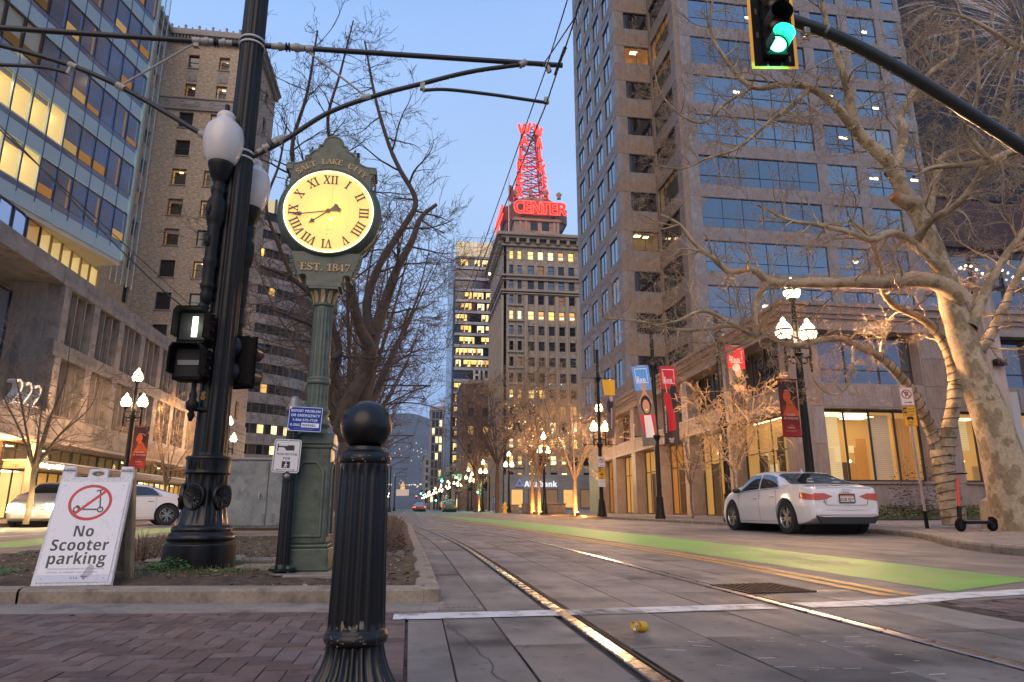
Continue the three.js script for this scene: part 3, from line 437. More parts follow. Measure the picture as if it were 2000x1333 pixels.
  for (const t of fl) { for (const [x, w] of wc) { win(b, TW, x, t - 2.65, -0.16, w, 2.65, { nx: 2, glass: tint(x, t), t: 0.06 });
      fpart('panel', cached('pb', () => boxUV(clean(box(2.66, 0.8, 0.04)))), M.graniteTan, b, TW, x + w / 2, t - 2.65 - 0.45, 0.012); }
    for (const x of [-1.35 + 0.65, -4.7, -8.67, -12.7, -16.85]) fpart('panel', cached('pc', () => boxUV(clean(box(1.1, 1.58, 0.04)))), M.graniteTan, b, TW, x, t + 0.82, 0.012); }
  // south face of the corner bay
  const T1 = face(20, 0, -61.5, 0), h1 = fl.map((t) => [1.2, t - 2.05, 2.72, 2.05]);
  wall('wall', b, T1, M.granite, 0.5, 8, 3.95, TH, h1, 0.5);
  for (const [k, t] of fl.entries()) { const lit = k === 9; win(b, T1, 1.2, t - 2.05, -0.2, 2.72, 2.05, lit ? { nx: 2, lit: 'amber', seed: 9, lights: 1 } : k === 4 ? { nx: 2, lit: 'dim', seed: 19, lights: 2 } : { nx: 2, glass: M.glassDark });
    for (const [x, w] of [[0.02, 1.16], [1.22, 1.34], [2.58, 1.35]]) fpart('panel', cached('pd' + w, () => boxUV(clean(box(w - 0.02, 0.68, 0.04)))), x < 1 ? M.granite : M.granitePink, b, T1, x + w / 2, t - 2.45, 0.01);
    for (const [x, w] of [[0.02, 1.16], [1.2, 2.72]]) fpart('panel', cached('pe' + w, () => boxUV(clean(box(w - 0.02, 1.45, 0.04)))), M.graniteTan, b, T1, x + w / 2, t + 0.78, 0.01); }
  // west face of the recess
  const T2 = face(23.95, 0, -54.8, R(-90)), h2 = fl.map((t) => [-6.4, t - 2.55, 5.25, 2.75]);
  wall('wall', b, T2, M.graniteTan, -6.68, 8, 0, TH, h2, 0.6);
  for (const [k, t] of fl.entries()) win(b, T2, -6.4, t - 2.55, -0.25, 5.25, 2.75, [9, 11, 12, 5, 8].includes(k) ? { nx: 4, lit: k === 9 ? 'amber' : M.roomDim, seed: k, lights: 3, depth: 2.5, clear: true } : { nx: 4, glass: M.glassDark });
  for (const t of fl) fpart('panel', cached('pg', () => boxUV(clean(box(1.08, 1.5, 0.04)))), M.granitePink, b, T2, -0.56, t + 0.95, 0.01);
  // south face
  const T3 = face(23.95, 0, -54.8, 0), rows = fl.map((t) => t + 0.9), wx = [[1.7, 12.0, 6], [14.75, 3.1, 2], [18.9, 3.1, 2], [23.05, 1.7, 1]], h3 = [];
  for (const t of rows) for (const [x, w] of wx) h3.push([x, t - 2.97, w, 2.97]);
  wall('wall', b, T3, M.graniteViolet, 0.6, 8, 25.05, TH, h3, 0.5);
  for (const [k, t] of rows.entries()) { for (const [j, [x, w, n]] of wx.entries()) { const q = r(); win(b, T3, x, t - 2.97, -0.15, w, 2.97, { nx: n, ny: 1, ys: [0.32], glass: tint(x, t), t: 0.05 });
      if (q < 0.42 && k > 1) fpart('ceiling_light', cached('cl' + (q * 10 | 0), () => box(0.5 + q * 0.9, 0.22, 0.02)), M.ceilLight, b, T3, x + w * (0.2 + 0.5 * r()), t - 0.9 - r(), -0.105); }
    for (let i = 0; i < 8; i++) fpart('panel', cached('ph' + (i % 2), () => boxUV(clean(box(3.04, 1.24, 0.03)))), i % 2 ? M.graniteViolet : M.granitePink, b, T3, 2.1 + i * 3.07, t + 0.66, 0.008); }
  part('side_wall', bb(48.5, 8, -76, 49, TH, -54.85), M.graniteViolet, b); part('core', bb(24.6, 8, -78, 48.4, TH - 1, -57.5), M.darkFrame, b);
}
{ // ---- dark theatre block with a printed mural of fireworks, far right
  const b = thing('dark_glass_block', 'dark glass block with a printed mural of fireworks at the right edge', 'building');
  const f = face(49.6, 0, -62, 0);
  part('wall', bb(49.6, 0, -100, 96, 90, -62.2), S(0.05, 0.04, 0.045, 0.5), b);
  const mural = canvasTex(1024, 1024, (x, w, h) => { const r = rng(8); x.fillStyle = '#15161d'; x.fillRect(0, 0, w, h);
    for (let i = 0; i < 60; i++) { const g = x.createRadialGradient(r() * w, r() * h * 0.5, 5, r() * w, r() * h * 0.5, 120 + 200 * r()); g.addColorStop(0, 'rgba(70,72,84,0.10)'); g.addColorStop(1, 'rgba(40,42,54,0)'); x.fillStyle = g; x.fillRect(0, 0, w, h); }
    const burst = (cx0, cy0, n, len, c) => { for (let i = 0; i < n; i++) { const a = r() * 6.28, l = len * (0.35 + 0.65 * r()); x.strokeStyle = c; x.lineWidth = 1.5 + 3.5 * r(); x.globalAlpha = 0.4 + 0.5 * r(); x.beginPath(); x.moveTo(cx0 + Math.cos(a) * l * 0.25, cy0 + Math.sin(a) * l * 0.25); x.quadraticCurveTo(cx0 + Math.cos(a) * l * 0.7, cy0 + Math.sin(a) * l * 0.65, cx0 + Math.cos(a) * l, cy0 + Math.sin(a) * l + l * 0.12); x.stroke(); } x.globalAlpha = 1; };
    burst(210, 360, 70, 260, '#a79a90'); burst(470, 430, 120, 430, '#b8ada4'); burst(800, 300, 90, 330, '#a89c96'); burst(520, 640, 50, 240, '#8d827b');
    for (const [x0, y0, x1, wd] of [[430, 560, 520, 26], [490, 540, 560, 34], [640, 540, 668, 16], [860, 480, 880, 22]]) for (let k = 0; k < 220; k++) { const t = r(), px = x0 + (x1 - x0) * t + (r() - 0.5) * wd, py = y0 + (1024 - y0) * t * 0.9; x.strokeStyle = 'rgba(190,170,155,' + (0.25 + 0.4 * r()) + ')'; x.lineWidth = 2; x.beginPath(); x.moveTo(px, py); x.lineTo(px + (r() - 0.5) * 14, py + 10 + 16 * r()); x.stroke(); } });
  fpart('mural', new THREE.PlaneGeometry(40, 40), new THREE.MeshStandardMaterial({ map: mural, roughness: 0.7 }), b, f, 24.2, 54, 0.02);
  fpart('band', box(44, 5.5, 0.6, 22, 30.8, 0.2), S(0.09, 0.045, 0.045, 0.7, { map: rep(T.mottle, 0.2) }), b, f);
  for (let j = 0; j < 5; j++) for (let i = 0; i < 8; i++) farWin(b, f, 6 + i * 3.6, 9 + j * 3.7, 3.4, 3.4, 0.02, (i * 7 + j * 3) % 5 === 0 ? litDim : M.glassGrey, { sash: false });
  for (let i = 0; i < 30; i++) fpart('string_light', cached('sl', () => sph(0.13, 0, 0, 0, 6)), M.ceilLight, b, f, 8 + i * 0.62, 25.6 - i * 0.05 + 0.4 * Math.sin(i), 0.5);
  const c = thing('stone_pier', 'pale stone pier with a grey side panel behind the leaning plane tree trunk', 'pier');
  part('shaft', rbox(0.75, 10.4, 0.6, 0.04, 26.25, 5.2, -27.2), S(0.58, 0.47, 0.41, 0.7, { map: rep(T.mottle, 0.6) }), c); part('side_panel', box(0.5, 4.6, 0.3, 26.8, 3.4, -27.1), S(0.3, 0.29, 0.3, 0.5), c); part('fixture', rbox(0.5, 0.3, 0.3, 0.03, 26.2, 7.0, -26.7), M.black, c);
}
{ // ---- stone and glass building with the number 222, left of the street
  const b = thing('stone_glass_building', 'limestone and blue glass office building with the large number 222', 'building');
  const f = face(-16, 0, -32.55, R(90)); // local x runs away from the camera
  const holes = [], r = rng(33); for (let k = 0; k < 9; k++) { holes.push([0.6 + 3.1 * k, 7.92, 2.45, 2.6]); holes.push([0.6 + 3.1 * k, 4.68, 2.45, 2.56]); }
  wall('wall', b, f, M.limestone, 0, 3.6, 27.2, 11.4, holes, 0.7);
  holes.forEach(([x, y, w, h], i) => { const k = i >> 1, dark = k > 1;
    const o = win(b, f, x, y, -0.5, w, h, { nx: 3, t: 0.05, glass: k === 2 ? M.glassBlue : M.glassDark, frame: M.darkFrame, ...(i === 1 || i === 3 ? { lit: 'dim', depth: 3, lights: 4, seed: i } : i === 0 ? { lit: 'dim', depth: 2.5, lights: 1, seed: 4 } : {}) }); void dark;
    part('fin', box(0.09, h, 0.34, w * (-0.5 + 0.37), 0, 0.2), M.limestone, o); part('fin', box(0.09, h, 0.34, w * (-0.5 + 0.74), 0, 0.2), M.limestone, o); });
  // stone facing joints: panels of the parapet and the bands
  for (let k = 0; k < 9; k++) { fpart('panel', cached('lp1', () => boxUV(clean(box(3.08, 0.84, 0.03)))), M.limestone, b, f, 1.55 + 3.1 * k - 0.3, 10.97, 0.012); fpart('panel', cached('lp2', () => boxUV(clean(box(3.08, 0.64, 0.03)))), M.limestone, b, f, 1.25 + 3.1 * k, 7.58, 0.012); fpart('panel', cached('lp3', () => boxUV(clean(box(3.08, 1.0, 0.03)))), M.limestone, b, f, 1.25 + 3.1 * k, 4.13, 0.012); }
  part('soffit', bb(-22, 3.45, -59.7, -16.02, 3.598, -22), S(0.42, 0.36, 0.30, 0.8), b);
  // recessed bay with the number, towards the camera
  wall('wall', b, f, M.limestone, -14, 10.6, 0, 11.4, [], 2.4); wall('wall', b, f, M.limestone, -14, 3.6, 0, 4.72, [], 2.4);
  part('recess_side', bb(-18.3, 4.72, -32.58, -16.7, 10.6, -32.4), M.limestone, b);
  const g = face(-18.2, 0, -32.55, R(90)); for (let k = 0; k < 5; k++) for (const [y, h] of [[4.72, 2.1], [6.82, 0.7], [7.52, 2.6]]) win(b, g, -2.3 - 2.2 * k, y, 0, 2.2, h, { t: 0.05, nx: 2, glass: h === 0.7 ? M.glassTeal : M.glassViolet, ...(h === 2.1 && k < 2 ? { lit: 'dim', lights: 1, seed: k + 3 } : {}) });
  const numeral = text3d('2', 1.02, 0.34, fontRegular, false); for (let i = 0; i < 3; i++) { const d = fpart('numeral', boxUV(clean(numeral.clone())), M.whitePlastic, b, face(-16.3, 4.74, -30.95, R(90)), -1.62 + 0.74 * i + 0.6, 0, -0.1); d.userData.label = 'large white digit 2'; }
  // ground floor: lit entrance, shopfronts
  const gf = face(-17.6, 0, -32.55, R(90));
  part('entrance_wall', bb(-18.6, 0.12, -32.3, -17.5, 3.45, -30.6), S(0.66, 0.50, 0.34, 0.7, { map: rep(T.mottle, 0.6) }), b);
  part('corner_pier', bb(-16.35, 0.12, -32.75, -16.05, 3.6, -32.35), S(0.62, 0.55, 0.48, 0.7, { map: rep(T.mottle, 0.8) }), b);
  win(b, gf, -8.5, 0.14, -0.6, 6.4, 3.3, { nx: 4, ys: [0.55], lit: 'pale', depth: 3, lights: 4, seed: 81, t: 0.06, frame: M.gold });
  for (let k = 0; k < 8; k++) { win(b, gf, 0.2 + 3.1 * k, 0.14, 0, 3.05, 2.15, { nx: 3, lit: k % 3 === 1 ? 'warm' : 'pale', depth: 2.6, lights: 3, seed: 90 + k, t: 0.06, frame: M.darkFrame }); win(b, gf, 0.2 + 3.1 * k, 2.65, 0, 3.05, 0.8, { nx: 3, lit: 'dim', depth: 2, lights: 2, seed: 99 + k, t: 0.06 }); }
  fpart('canopy', box(24, 0.34, 1.25, 12.3, 2.45, 0.72), M.limestone, b, gf); fpart('canopy_trim', box(24.1, 0.06, 1.32, 12.3, 2.64, 0.72), M.whitePlastic, b, gf);
  fpart('sign_lettering', boxUV(clean(text3d('Workspace Solutions', 0.2, 0.03, fontRegular, false))), M.ceilLight, b, gf, 0.7, 2.36, 1.36);
  fpart('sign_lettering', boxUV(clean(text3d('THE LEXINGTON', 0.2, 0.03, fontRegular, false).translate(0, 0, 0))), M.whitePlastic, b, gf, 14.2, 2.36, 1.36).visible = true;
  for (let k = 0; k < 3; k++) fpart('soffit_light', cached('sol', () => cyl(0.09, 0.09, 0.02, 0, 0, 0, 12)), M.ceilLight, b, gf, -6 + 2.2 * k, 3.44, 0.9);
  { const l = new THREE.PointLight(0xffb870, 40, 0, 2); l.position.set(-16.8, 3.0, -31.2); l.castShadow = true; scene.add(l); }
  // recessed lit storey under the glass box
  const n = face(-17.2, 0, -32.55, R(90)); for (let k = 0; k < 6; k++) win(b, n, -0.6 + 1.0 * k, 11.45, 0, 1.0, 1.7, { t: 0.05, lit: 'pale', depth: 1.8, lights: 1, seed: 120 + k, frame: M.gold });
  for (let k = 0; k < 11; k++) win(b, n, -1.7 - 1.1 * k, 11.45, 0, 1.1, 1.7, { t: 0.05, glass: k % 3 ? M.glassViolet : M.glassTeal, ...(k === 0 ? { lit: 'warm', seed: 6 } : {}) });
  part('roof_slab', bb(-30, 11.2, -59.7, -16.72, 11.38, -10), M.concrete, b);
  // glass box, turned twelve degrees
  const q = face(-15.65, 0, -36.8, R(90 - 12.6)); // local x runs away from the camera, corner at 0
  const mod = 1.04, pitch = 2.78, y0 = 14.32;
  part('soffit', (() => { const s = groundSlab([[-15.7, -36.85], [-22.3, -7.4], [-34, -10], [-29, -40]], 13.1, 13.36); return s; })(), S(0.55, 0.50, 0.40, 0.7), b);
  for (let j = -1; j < 7; j++) for (let i = 0; i < 17; i++) {
    const x = -(i + 1) * mod + 0.02, y = y0 + pitch * j; const h = hash2(i, j, 77);
    const bright = (j === 1 && i >= 5 && i <= 9) || (j === 0 && i >= 6 && i <= 10);
    const dark = j >= 2 && i >= 7;
    if (j >= 0) {
      const slit = h > 0.5 && !bright;
      const o = win(b, q, x, y, -0.06, mod - 0.03, 1.72, bright ? { t: 0.035, lit: 'pale', depth: 2.4, lights: 3, stuff: 2, seed: i * 31 + j, blind: h > 0.7 ? 0.15 : 0, frame: M.glassTeal } : dark ? { t: 0.05, lit: 'dim', depth: 1.6, lights: 0, blind: 0.62, seed: i + j * 40, frame: M.furniture } : { t: 0.03, glass: M.glassViolet, frame: M.glassGrey });
      if (slit && !dark) { const hh = 0.18 + 0.45 * hash2(i, j, 5); part('lit_gap', cached('gap' + (hh * 8 | 0), () => box(mod * 0.86, hh, 0.012, 0, -0.82 + hh / 2, 0.03)), h > 0.75 ? M.roomAmber : M.roomWarm, o); }
      else if (h > 0.3 && !bright && !dark) part('lit_gap', cached('gapv', () => box(0.09, 1.5, 0.012, 0.36, -0.05, 0.03)), M.roomAmber, o);
      fpart('mullion', cached('mul', () => box(0.03, pitch, 0.05)), M.glassGrey, b, q, x, y + pitch / 2 - 0.5, 0.02);
      fpart('lower_spandrel', cached('lsp', () => box(mod - 0.03, 0.26, 0.06)), M.glassViolet, b, q, x + mod / 2, y - 0.16, -0.02);
    }
    fpart('spandrel', cached('spd', () => box(mod - 0.03, 0.74, 0.06)), M.glassTeal, b, q, x + mod / 2, y + 1.74 + 0.4, -0.02);
  }
  fpart('corner_trim', box(0.1, 20, 0.16, 0.05, 23.4, 0), S(0.55, 0.62, 0.45, 0.3, { metalness: 0.4 }), b, q);
  fpart('end_wall', box(0.05, 20, 10, -0.02, 23.4, -5.1), M.glassTeal, b, q);
  for (let i = 0; i < 4; i++) fpart('glass_fin', box(0.44, 22, 0.02, 0.42 + 0.46 * i, 23.4, -0.6), M.pane, b, q);
  for (let i = 0; i < 5; i++) fpart('fin_edge', cached('fe', () => box(0.025, 22, 0.05)), M.glassTeal, b, q, 0.2 + 0.46 * i, 23.4, -0.6);
}
{ // ---- buff brick hotel behind the glass building
  const b = thing('brick_hotel', 'tall buff brick hotel with a carved cornice and amber windows behind the glass building', 'building');
  const f = face(-16, 0, -60.03, 0), E = face(-16, 0, -60.03, R(90)), r = rng(41), h = [], tops = [42.27, 39.2, 36.2, 33.35, 30.45, 27.52, 24.66, 21.7, 18.74, 15.86, 13.0, 10.1, 7.2, 4.5];
  const cols = [[-6.3, 1.25], [-3.55, 1.25]]; tops.forEach((t, k) => cols.forEach(([x, w]) => h.push([k < 2 ? x + 0.2 : x, t - (k < 2 ? 1.4 : 1.57), k < 2 ? w - 0.3 : w, k < 2 ? 1.4 : 1.57])));
  wall('wall', b, f, M.hotelBrick, -8.2, 0, 0, 43.5, h, 0.4);
  h.forEach(([x, y, w, hh], i) => { const q = hash2(i, 3, 9), lit = [1, 2, 3, 5, 8, 9, 10, 11, 15, 19].includes(i) || q > 0.7; win(b, f, x, y, -0.28, w, hh, { t: 0.05, ny: 2, ...(lit ? { lit: q > 0.35 ? 'amber' : 'warm', depth: 1, lights: 1, seed: i, blind: 0.25 * q, clear: true } : { glass: M.glassDark }) }); fpart('sill', cached('hs' + w, () => box(w + 0.16, 0.09, 0.12)), M.hotelStone, b, f, x + w / 2, y - 0.05, 0.04); });
  // drapes in the lit windows are part of their rooms; cornice and frieze
  fpart('frieze', box(8.3, 1.0, 0.16, -4.1, 37.0, 0.08), M.hotelStone, b, f); fpart('frieze_trim', box(8.4, 0.12, 0.28, -4.1, 37.56, 0.12), M.hotelStone, b, f); fpart('frieze_trim', box(8.4, 0.12, 0.24, -4.1, 36.44, 0.1), M.hotelStone, b, f);
  for (let k = 0; k < 6; k++) fpart('frieze_ornament', cached('fo', () => new THREE.TorusGeometry(0.26, 0.05, 6, 4)), M.hotelStone, b, f, -0.9 - 1.3 * k, 37.0, 0.16);
  for (const [x, w] of cols) fpart('window_panel', box(w - 0.3, 1.1, 0.06, x + w / 2 + 0.05, 40.0, 0.01), M.hotelStone, b, f);
  const corn = (fc, x0, x1) => { fpart('cornice', box(x1 - x0, 0.28, 0.5, (x0 + x1) / 2, 43.62, 0.1), M.hotelStone, b, fc); fpart('cornice', box(x1 - x0 + 0.3, 0.26, 0.8, (x0 + x1) / 2, 44.2, 0.18), M.hotelStone, b, fc); fpart('parapet', box(x1 - x0 + 0.2, 0.5, 0.3, (x0 + x1) / 2, 44.58, 0.2), M.hotelStone, b, fc);
    for (let x = x0 + 0.15; x < x1; x += 0.3) fpart('dentil', cached('den', () => box(0.15, 0.24, 0.22)), M.hotelStone, b, fc, x, 43.92, 0.32);
    for (let x = x0 + 0.3, i = 0; x < x1; x += 0.62, i++) fpart('antefix', cached('ant' + i % 2, () => { const s = i % 2 ? 0.6 : 1; return merge([cyl(0.14 * s, 0.1 * s, 0.3 * s, 0, 0.15 * s, 0, 8), sph(0.13 * s, 0, 0.38 * s, 0, 8)]); }), M.hotelStone, b, fc, x, 44.83, 0.2); };
  corn(f, -8.2, 0); corn(E, 0, 8.9);
  const he = []; for (const t of tops) for (const x of [1.1, 4.6]) he.push([x, t - 1.6, 1.3, 1.6]);
  wall('wall', b, E, M.hotelBrick, 0.42, 0, 8.9, 43.5, he, 0.4); he.forEach(([x, y, w, hh]) => win(b, E, x, y, -0.3, w, hh, { t: 0.05, ny: 2, glass: M.glassDark }));
  const w2 = face(-24.2, 0, -60.03, R(90)), hw = tops.map((t) => [-1.9, t - 1.5, 1.2, 1.5]); wall('wing_wall', b, w2, M.hotelBrick, -9, 0, -0.01, 43.5, hw, 0.4); hw.forEach(([x, y, w, hh], i) => win(b, w2, x, y, -0.28, w, hh, { t: 0.05, ...(i % 4 === 1 ? { lit: 'amber', seed: i, depth: 1 } : {}) })); corn(w2, -9, 0);
  part('core', bb(-24, 0, -68.5, -16.6, 43.4, -60.8), M.darkFrame, b); part('wing_core', bb(-36, 0, -69, -24.8, 43.4, -51.1), M.hotelBrick, b); part('roof', bb(-24, 43.4, -68.9, -16.1, 43.6, -60.2), M.concrete, b);
  // rusticated base course
  for (let k = 0; k < 10; k++) fpart('base_block', cached('bbk', () => boxUV(clean(rbox(8.85, 0.78, 0.2, 0.05)))), M.hotelStone, b, E, 4.44, 0.55 + 0.8 * k, 0.06);
  for (const x of [2.5, 5.2, 7.4]) fpart('awning', new THREE.SphereGeometry(0.75, 16, 8, 0, PI * 2, 0, PI / 2), S(0.15, 0.012, 0.02, 0.7), b, E, x, 2.2, 0.3);
}
{ // ---- rounded tower with pale bands and ribbon windows beyond the hotel
  const b = thing('banded_tower', 'rounded office tower with pale bands and ribbon windows beyond the brick hotel', 'building');
  const C0 = [-30, -112], rad = 14, n = 10, pitch = 2.9, r = rng(52);
  const pts = [[-46, -98], [-38, -98]]; for (let i = 0; i <= n; i++) { const a = PI / 2 - (PI / 2) * i / n; pts.push([C0[0] + rad * Math.cos(a), C0[1] + rad * Math.sin(a)]); } pts.push([-16, -122], [-16, -136]);
  for (let k = 0; k < 15; k++) { const y = 0.6 + pitch * k, line = pts.slice().reverse();
    part('spandrel', sweep(line, [[0.5, y], [-0.25, y], [-0.25, y + 1.5], [0.5, y + 1.5]]), M.bandStone, b);
    part('window_ribbon', sweep(line, [[0.05, y + 1.5], [0.05, y + pitch]]), k > 7 ? M.glassBlue : M.glassGrey, b);
    for (let i = 2; i < pts.length - 1; i++) { const [x0, z0] = pts[i], [x1, z1] = pts[i + 1], L = Math.hypot(x1 - x0, z1 - z0), a = Math.atan2(-(z1 - z0), x1 - x0);
      for (let s = 0; s < L; s += 1.1) { const t = (s + 0.5) / L, q = hash2(i * 9 + s * 3, k, 88); const lit = k < 4 ? q > 0.35 : q > 0.9; if (s + 1.1 > L) break;
        if (lit || q < 0.3) { const m = part('window', cached('bw', () => box(0.95, 1.2, 0.06)), lit ? litPanes[q * 40 % 4 | 0] : M.glassDark, b, [x0 + (x1 - x0) * t, y + 2.2, z0 + (z1 - z0) * t], a); void m; } } }
    // joints between the cladding panels
  }
  const jn = []; for (let i = 0; i < pts.length - 1; i++) { const [x0, z0] = pts[i], [x1, z1] = pts[i + 1]; const L = Math.hypot(x1 - x0, z1 - z0), nn = Math.max(1, Math.round(L / 1.15)); for (let k = 0; k < nn; k++) { const t = k / nn; const dx = (z1 - z0) / L, dz = -(x1 - x0) / L; jn.push(box(0.05, 43, 0.05, x0 + (x1 - x0) * t - dx * 0.25, 22, z0 + (z1 - z0) * t - dz * 0.25)); } }
  const j = part('panel_joint', merge(jn), S(0.2, 0.16, 0.15, 0.8), b); j.userData.kind = 'stuff';
  const cap = pts.slice(); part('core', groundSlab([...cap, [-46, -136]], 0.1, 44.2), M.darkFrame, b);
  part('crown', sweep(pts.slice(2, 9).reverse(), [[-0.1, 44.2], [-0.1, 46.2]]), M.roomPale, b); for (let i = 2; i < 9; i++) part('crown_post', cached('cp', () => box(0.3, 2.3, 0.3)), M.darkFrame, b, [pts[i][0], 45.3, pts[i][1] + 0.2]);
}
{ // ---- ornate stone tower with the red neon sign
  const b = thing('neon_sign_tower', 'ornate tan stone skyscraper topped by a red neon lattice sign', 'building');
  const zw = -188.4, f = face(25, 0, zw, 0), Wf = face(25, 0, zw, R(-90)), r = rng(61);
  const tops = []; for (let k = 0; k < 16; k++) tops.push(75.1 - 4.64 * k);
  const cols = [[1.68, 1.2], [4.1, 1.22], [7.15, 1.87], [10.2, 1.8], [13.25, 1.85], [16.35, 1.8], [19.45, 1.8], [22.6, 1.8], [25.7, 1.8], [28.8, 1.8]], h = [];
  tops.forEach((t) => cols.forEach(([x, w]) => h.push([x, t - 2.7, w, 2.7])));
  wall('wall', b, f, M.walker, 0, 0, 32, 78, h, 0.8);
  const litRow = (k, i) => k === 0 || k === 4 ? (k === 4 && i > 6 ? 2 : 1) : k === 9 ? (i < 4 ? 1 : 0) : k === 10 ? (i > 2 ? 2 : 0) : k >= 11 ? (hash2(k, i, 6) > 0.35 ? 1 : 0) : 0;
  tops.forEach((t, k) => cols.forEach(([x, w], i) => { const l = litRow(k, i), q = hash2(i, k, 12); farWin(b, f, x, t - 2.7, w, 2.7, -0.5, l === 1 ? litPanes[(q * 4) | 0] : l === 2 ? litPanes[2] : q > 0.85 ? litDim : q > 0.5 ? M.glassGrey : M.glassDark, { bright: l === 1 && q > 0.45 ? 1 : 0 }); }));
  // paired window surrounds and sills, piers and bands
  tops.forEach((t, k) => { if (k > 2) for (const [x, w] of cols.slice(0, 2)) { fpart('surround', cached('su' + w, () => { const s = shapeOf([[-w / 2 - 0.4, -1.75], [w / 2 + 0.4, -1.75], [w / 2 + 0.4, 1.85], [-w / 2 - 0.4, 1.85]]); s.holes.push(rectHole(-w / 2, -1.35, w, 2.7)); return boxUV(clean(extrude(s, 0.25))); }), M.walkerTrim, b, f, x + w / 2, t - 1.35, 0.01); fpart('sill', cached('si' + w, () => box(w + 1.1, 0.35, 0.5)), M.walkerTrim, b, f, x + w / 2, t - 3.25, 0.3); } });
  cols.slice(2).forEach(([x, w], i) => { fpart('pilaster', cached('pil', () => box(1.0, 61, 0.5)), M.walker, b, f, x - 0.6, 30.5, 0.25); void i; void w; });
  for (const [y, hh, d] of [[67.1, 0.5, 0.7], [65.9, 0.3, 0.5], [62.4, 0.5, 0.8], [61.6, 0.3, 0.5], [76.5, 0.5, 0.7]]) { fpart('band', box(32 + d, hh, d + 0.3, 16 - d / 2, y, d / 2 - 0.1), M.walkerTrim, b, f); fpart('band', box(34, hh, d + 0.3, -17, y, d / 2 - 0.1), M.walkerTrim, b, Wf); }
  fpart('cornice', box(34.5, 0.9, 3.4, 15.2, 79.6, 0.6), M.walkerTrim, b, f); fpart('cornice', box(36, 0.9, 3.2, -17, 79.62, 0.6), M.walkerTrim, b, Wf); fpart('cornice', box(33.6, 0.6, 2.2, 15.8, 78.8, 0.5), M.walkerTrim, b, f); fpart('cornice', box(35, 0.6, 2.2, -17, 78.82, 0.5), M.walkerTrim, b, Wf);
  for (let k = 0; k < 13; k++) { fpart('bracket', cached('br', () => box(0.9, 1.5, 1.5)), M.walkerTrim, b, f, 0.9 + 3.06 * k, 77.7, 0.75); fpart('bracket', cached('br', () => 0), M.walkerTrim, b, Wf, -0.9 - 2.6 * k, 77.7, 0.75); fpart('roundel', cached('ro', () => new THREE.TorusGeometry(0.72, 0.16, 6, 14)), M.walkerTrim, b, f, 2.4 + 3.06 * k, 77.5, 0.1); }
  // west face
  const hw = []; tops.forEach((t) => { for (let k = 0; k < 8; k++) hw.push([-3.4 - 4 * k, t - 2.7, 1.9, 2.7]); });
  wall('wall', b, Wf, M.walker, -34, 0, 0.0, 78, hw, 0.8).position.x -= 0.02; hw.forEach(([x, y, w, hh], i) => farWin(b, Wf, x, y, w, hh, -0.5, hash2(i, 2, 4) > 0.7 ? litPanes[2] : M.glassDark));
  for (let k = 0; k < 9; k++) fpart('pilaster', cached('pil2', () => box(1.2, 61, 0.7)), M.walkerTrim, b, Wf, -0.7 - 4 * k, 30.5, 0.3);
  part('core', bb(26, 0, -221, 56.5, 78.9, -189.4), M.walker, b);
  // penthouse, sign box, parapet
  const zz = -194.4; part('penthouse', bb(29, 79, -212, 43.3, 88.6, zz), M.walkerTrim, b);
  for (const x of [34.1, 37.7]) { farWin(b, face(0, 0, zz, 0), x, 84.4, 2.3, 2.6, 0.02, M.glassDark, { sash: false }); } for (const x of [30.5, 32.3, 41.2, 42.4]) part('pilaster', bb(x, 80, zz, x + 0.8, 87.2, zz + 0.35), M.walkerTrim, b); part('band', bb(28.5, 87.3, -212, 43.8, 87.9, zz + 0.6), M.walkerTrim, b);
  { const s = [[-1, 88.6], [0, 88.6]]; void s; const taper = new THREE.CylinderGeometry(10.6, 9.4, 1.9, 8, 1).rotateY(PI / 8).translate(36.6, 88.0, -203.5); part('corbel', clean(taper), M.walkerTrim, b); part('sign_drum', clean(new THREE.CylinderGeometry(11.1, 11.1, 5.0, 8, 1).rotateY(PI / 8).translate(36.6, 91.3, -203.5)), S(0.22, 0.11, 0.08, 0.8), b); part('parapet', clean(new THREE.CylinderGeometry(8.4, 8.8, 2.2, 8, 1).rotateY(PI / 8).translate(36.6, 94.9, -203.5)), M.walkerTrim, b); }
  for (const [x, z] of [[29.4, zz - 1], [34.2, zz], [39, zz], [43.5, zz - 1]]) { part('urn', mv(lathe([[0.2, 0], [0.7, 0.2], [0.5, 0.8], [1, 1.6], [0.5, 2.2], [0.1, 2.6]], 10), x, 95.6, z + 0.2), M.walkerTrim, b); }
  const letterTubes = (str, size, at, ry, step) => [...str].forEach((ch, i) => { const g = boxUV(clean(text3d(ch, size, 0.25))); const p = at(i); const m = part('neon_letter', g, M.neonRed, b, p, ry); void step; return m; });
  // outlined neon letters: a bright outer letter with a dark inner one
  const neon = (str, size, at, ry) => [...str].forEach((ch, i) => {
    const shapes = font.generateShapes(ch, size), list = [];
    const loop = (pts) => { const p = pts.map((q) => V(q.x, q.y, 0)); if (p[0].distanceTo(p[p.length - 1]) < 1e-4) p.pop(); for (let k = 0; k < p.length; k++) { const a = p[k], c = p[(k + 1) % p.length]; if (a.distanceTo(c) > 1e-3) list.push(rod(a.toArray(), c.toArray(), size * 0.042, size * 0.042, 5)); } };
    shapes.forEach((s) => { const e = s.extractPoints(3); loop(e.shape); e.holes.forEach(loop); });
    const g = merge(list), bx = g.boundingBox || (g.computeBoundingBox(), g.boundingBox); g.translate(-(bx.max.x + bx.min.x) / 2, -(bx.max.y + bx.min.y) / 2, 0);
    const m = part('neon_letter', g, M.neonRed, b, at(i), ry); part('letter_back', boxUV(clean(text3d(ch, size, 0.1))).translate(0, 0, -0.3), M.redPaint, m); });
  void letterTubes;
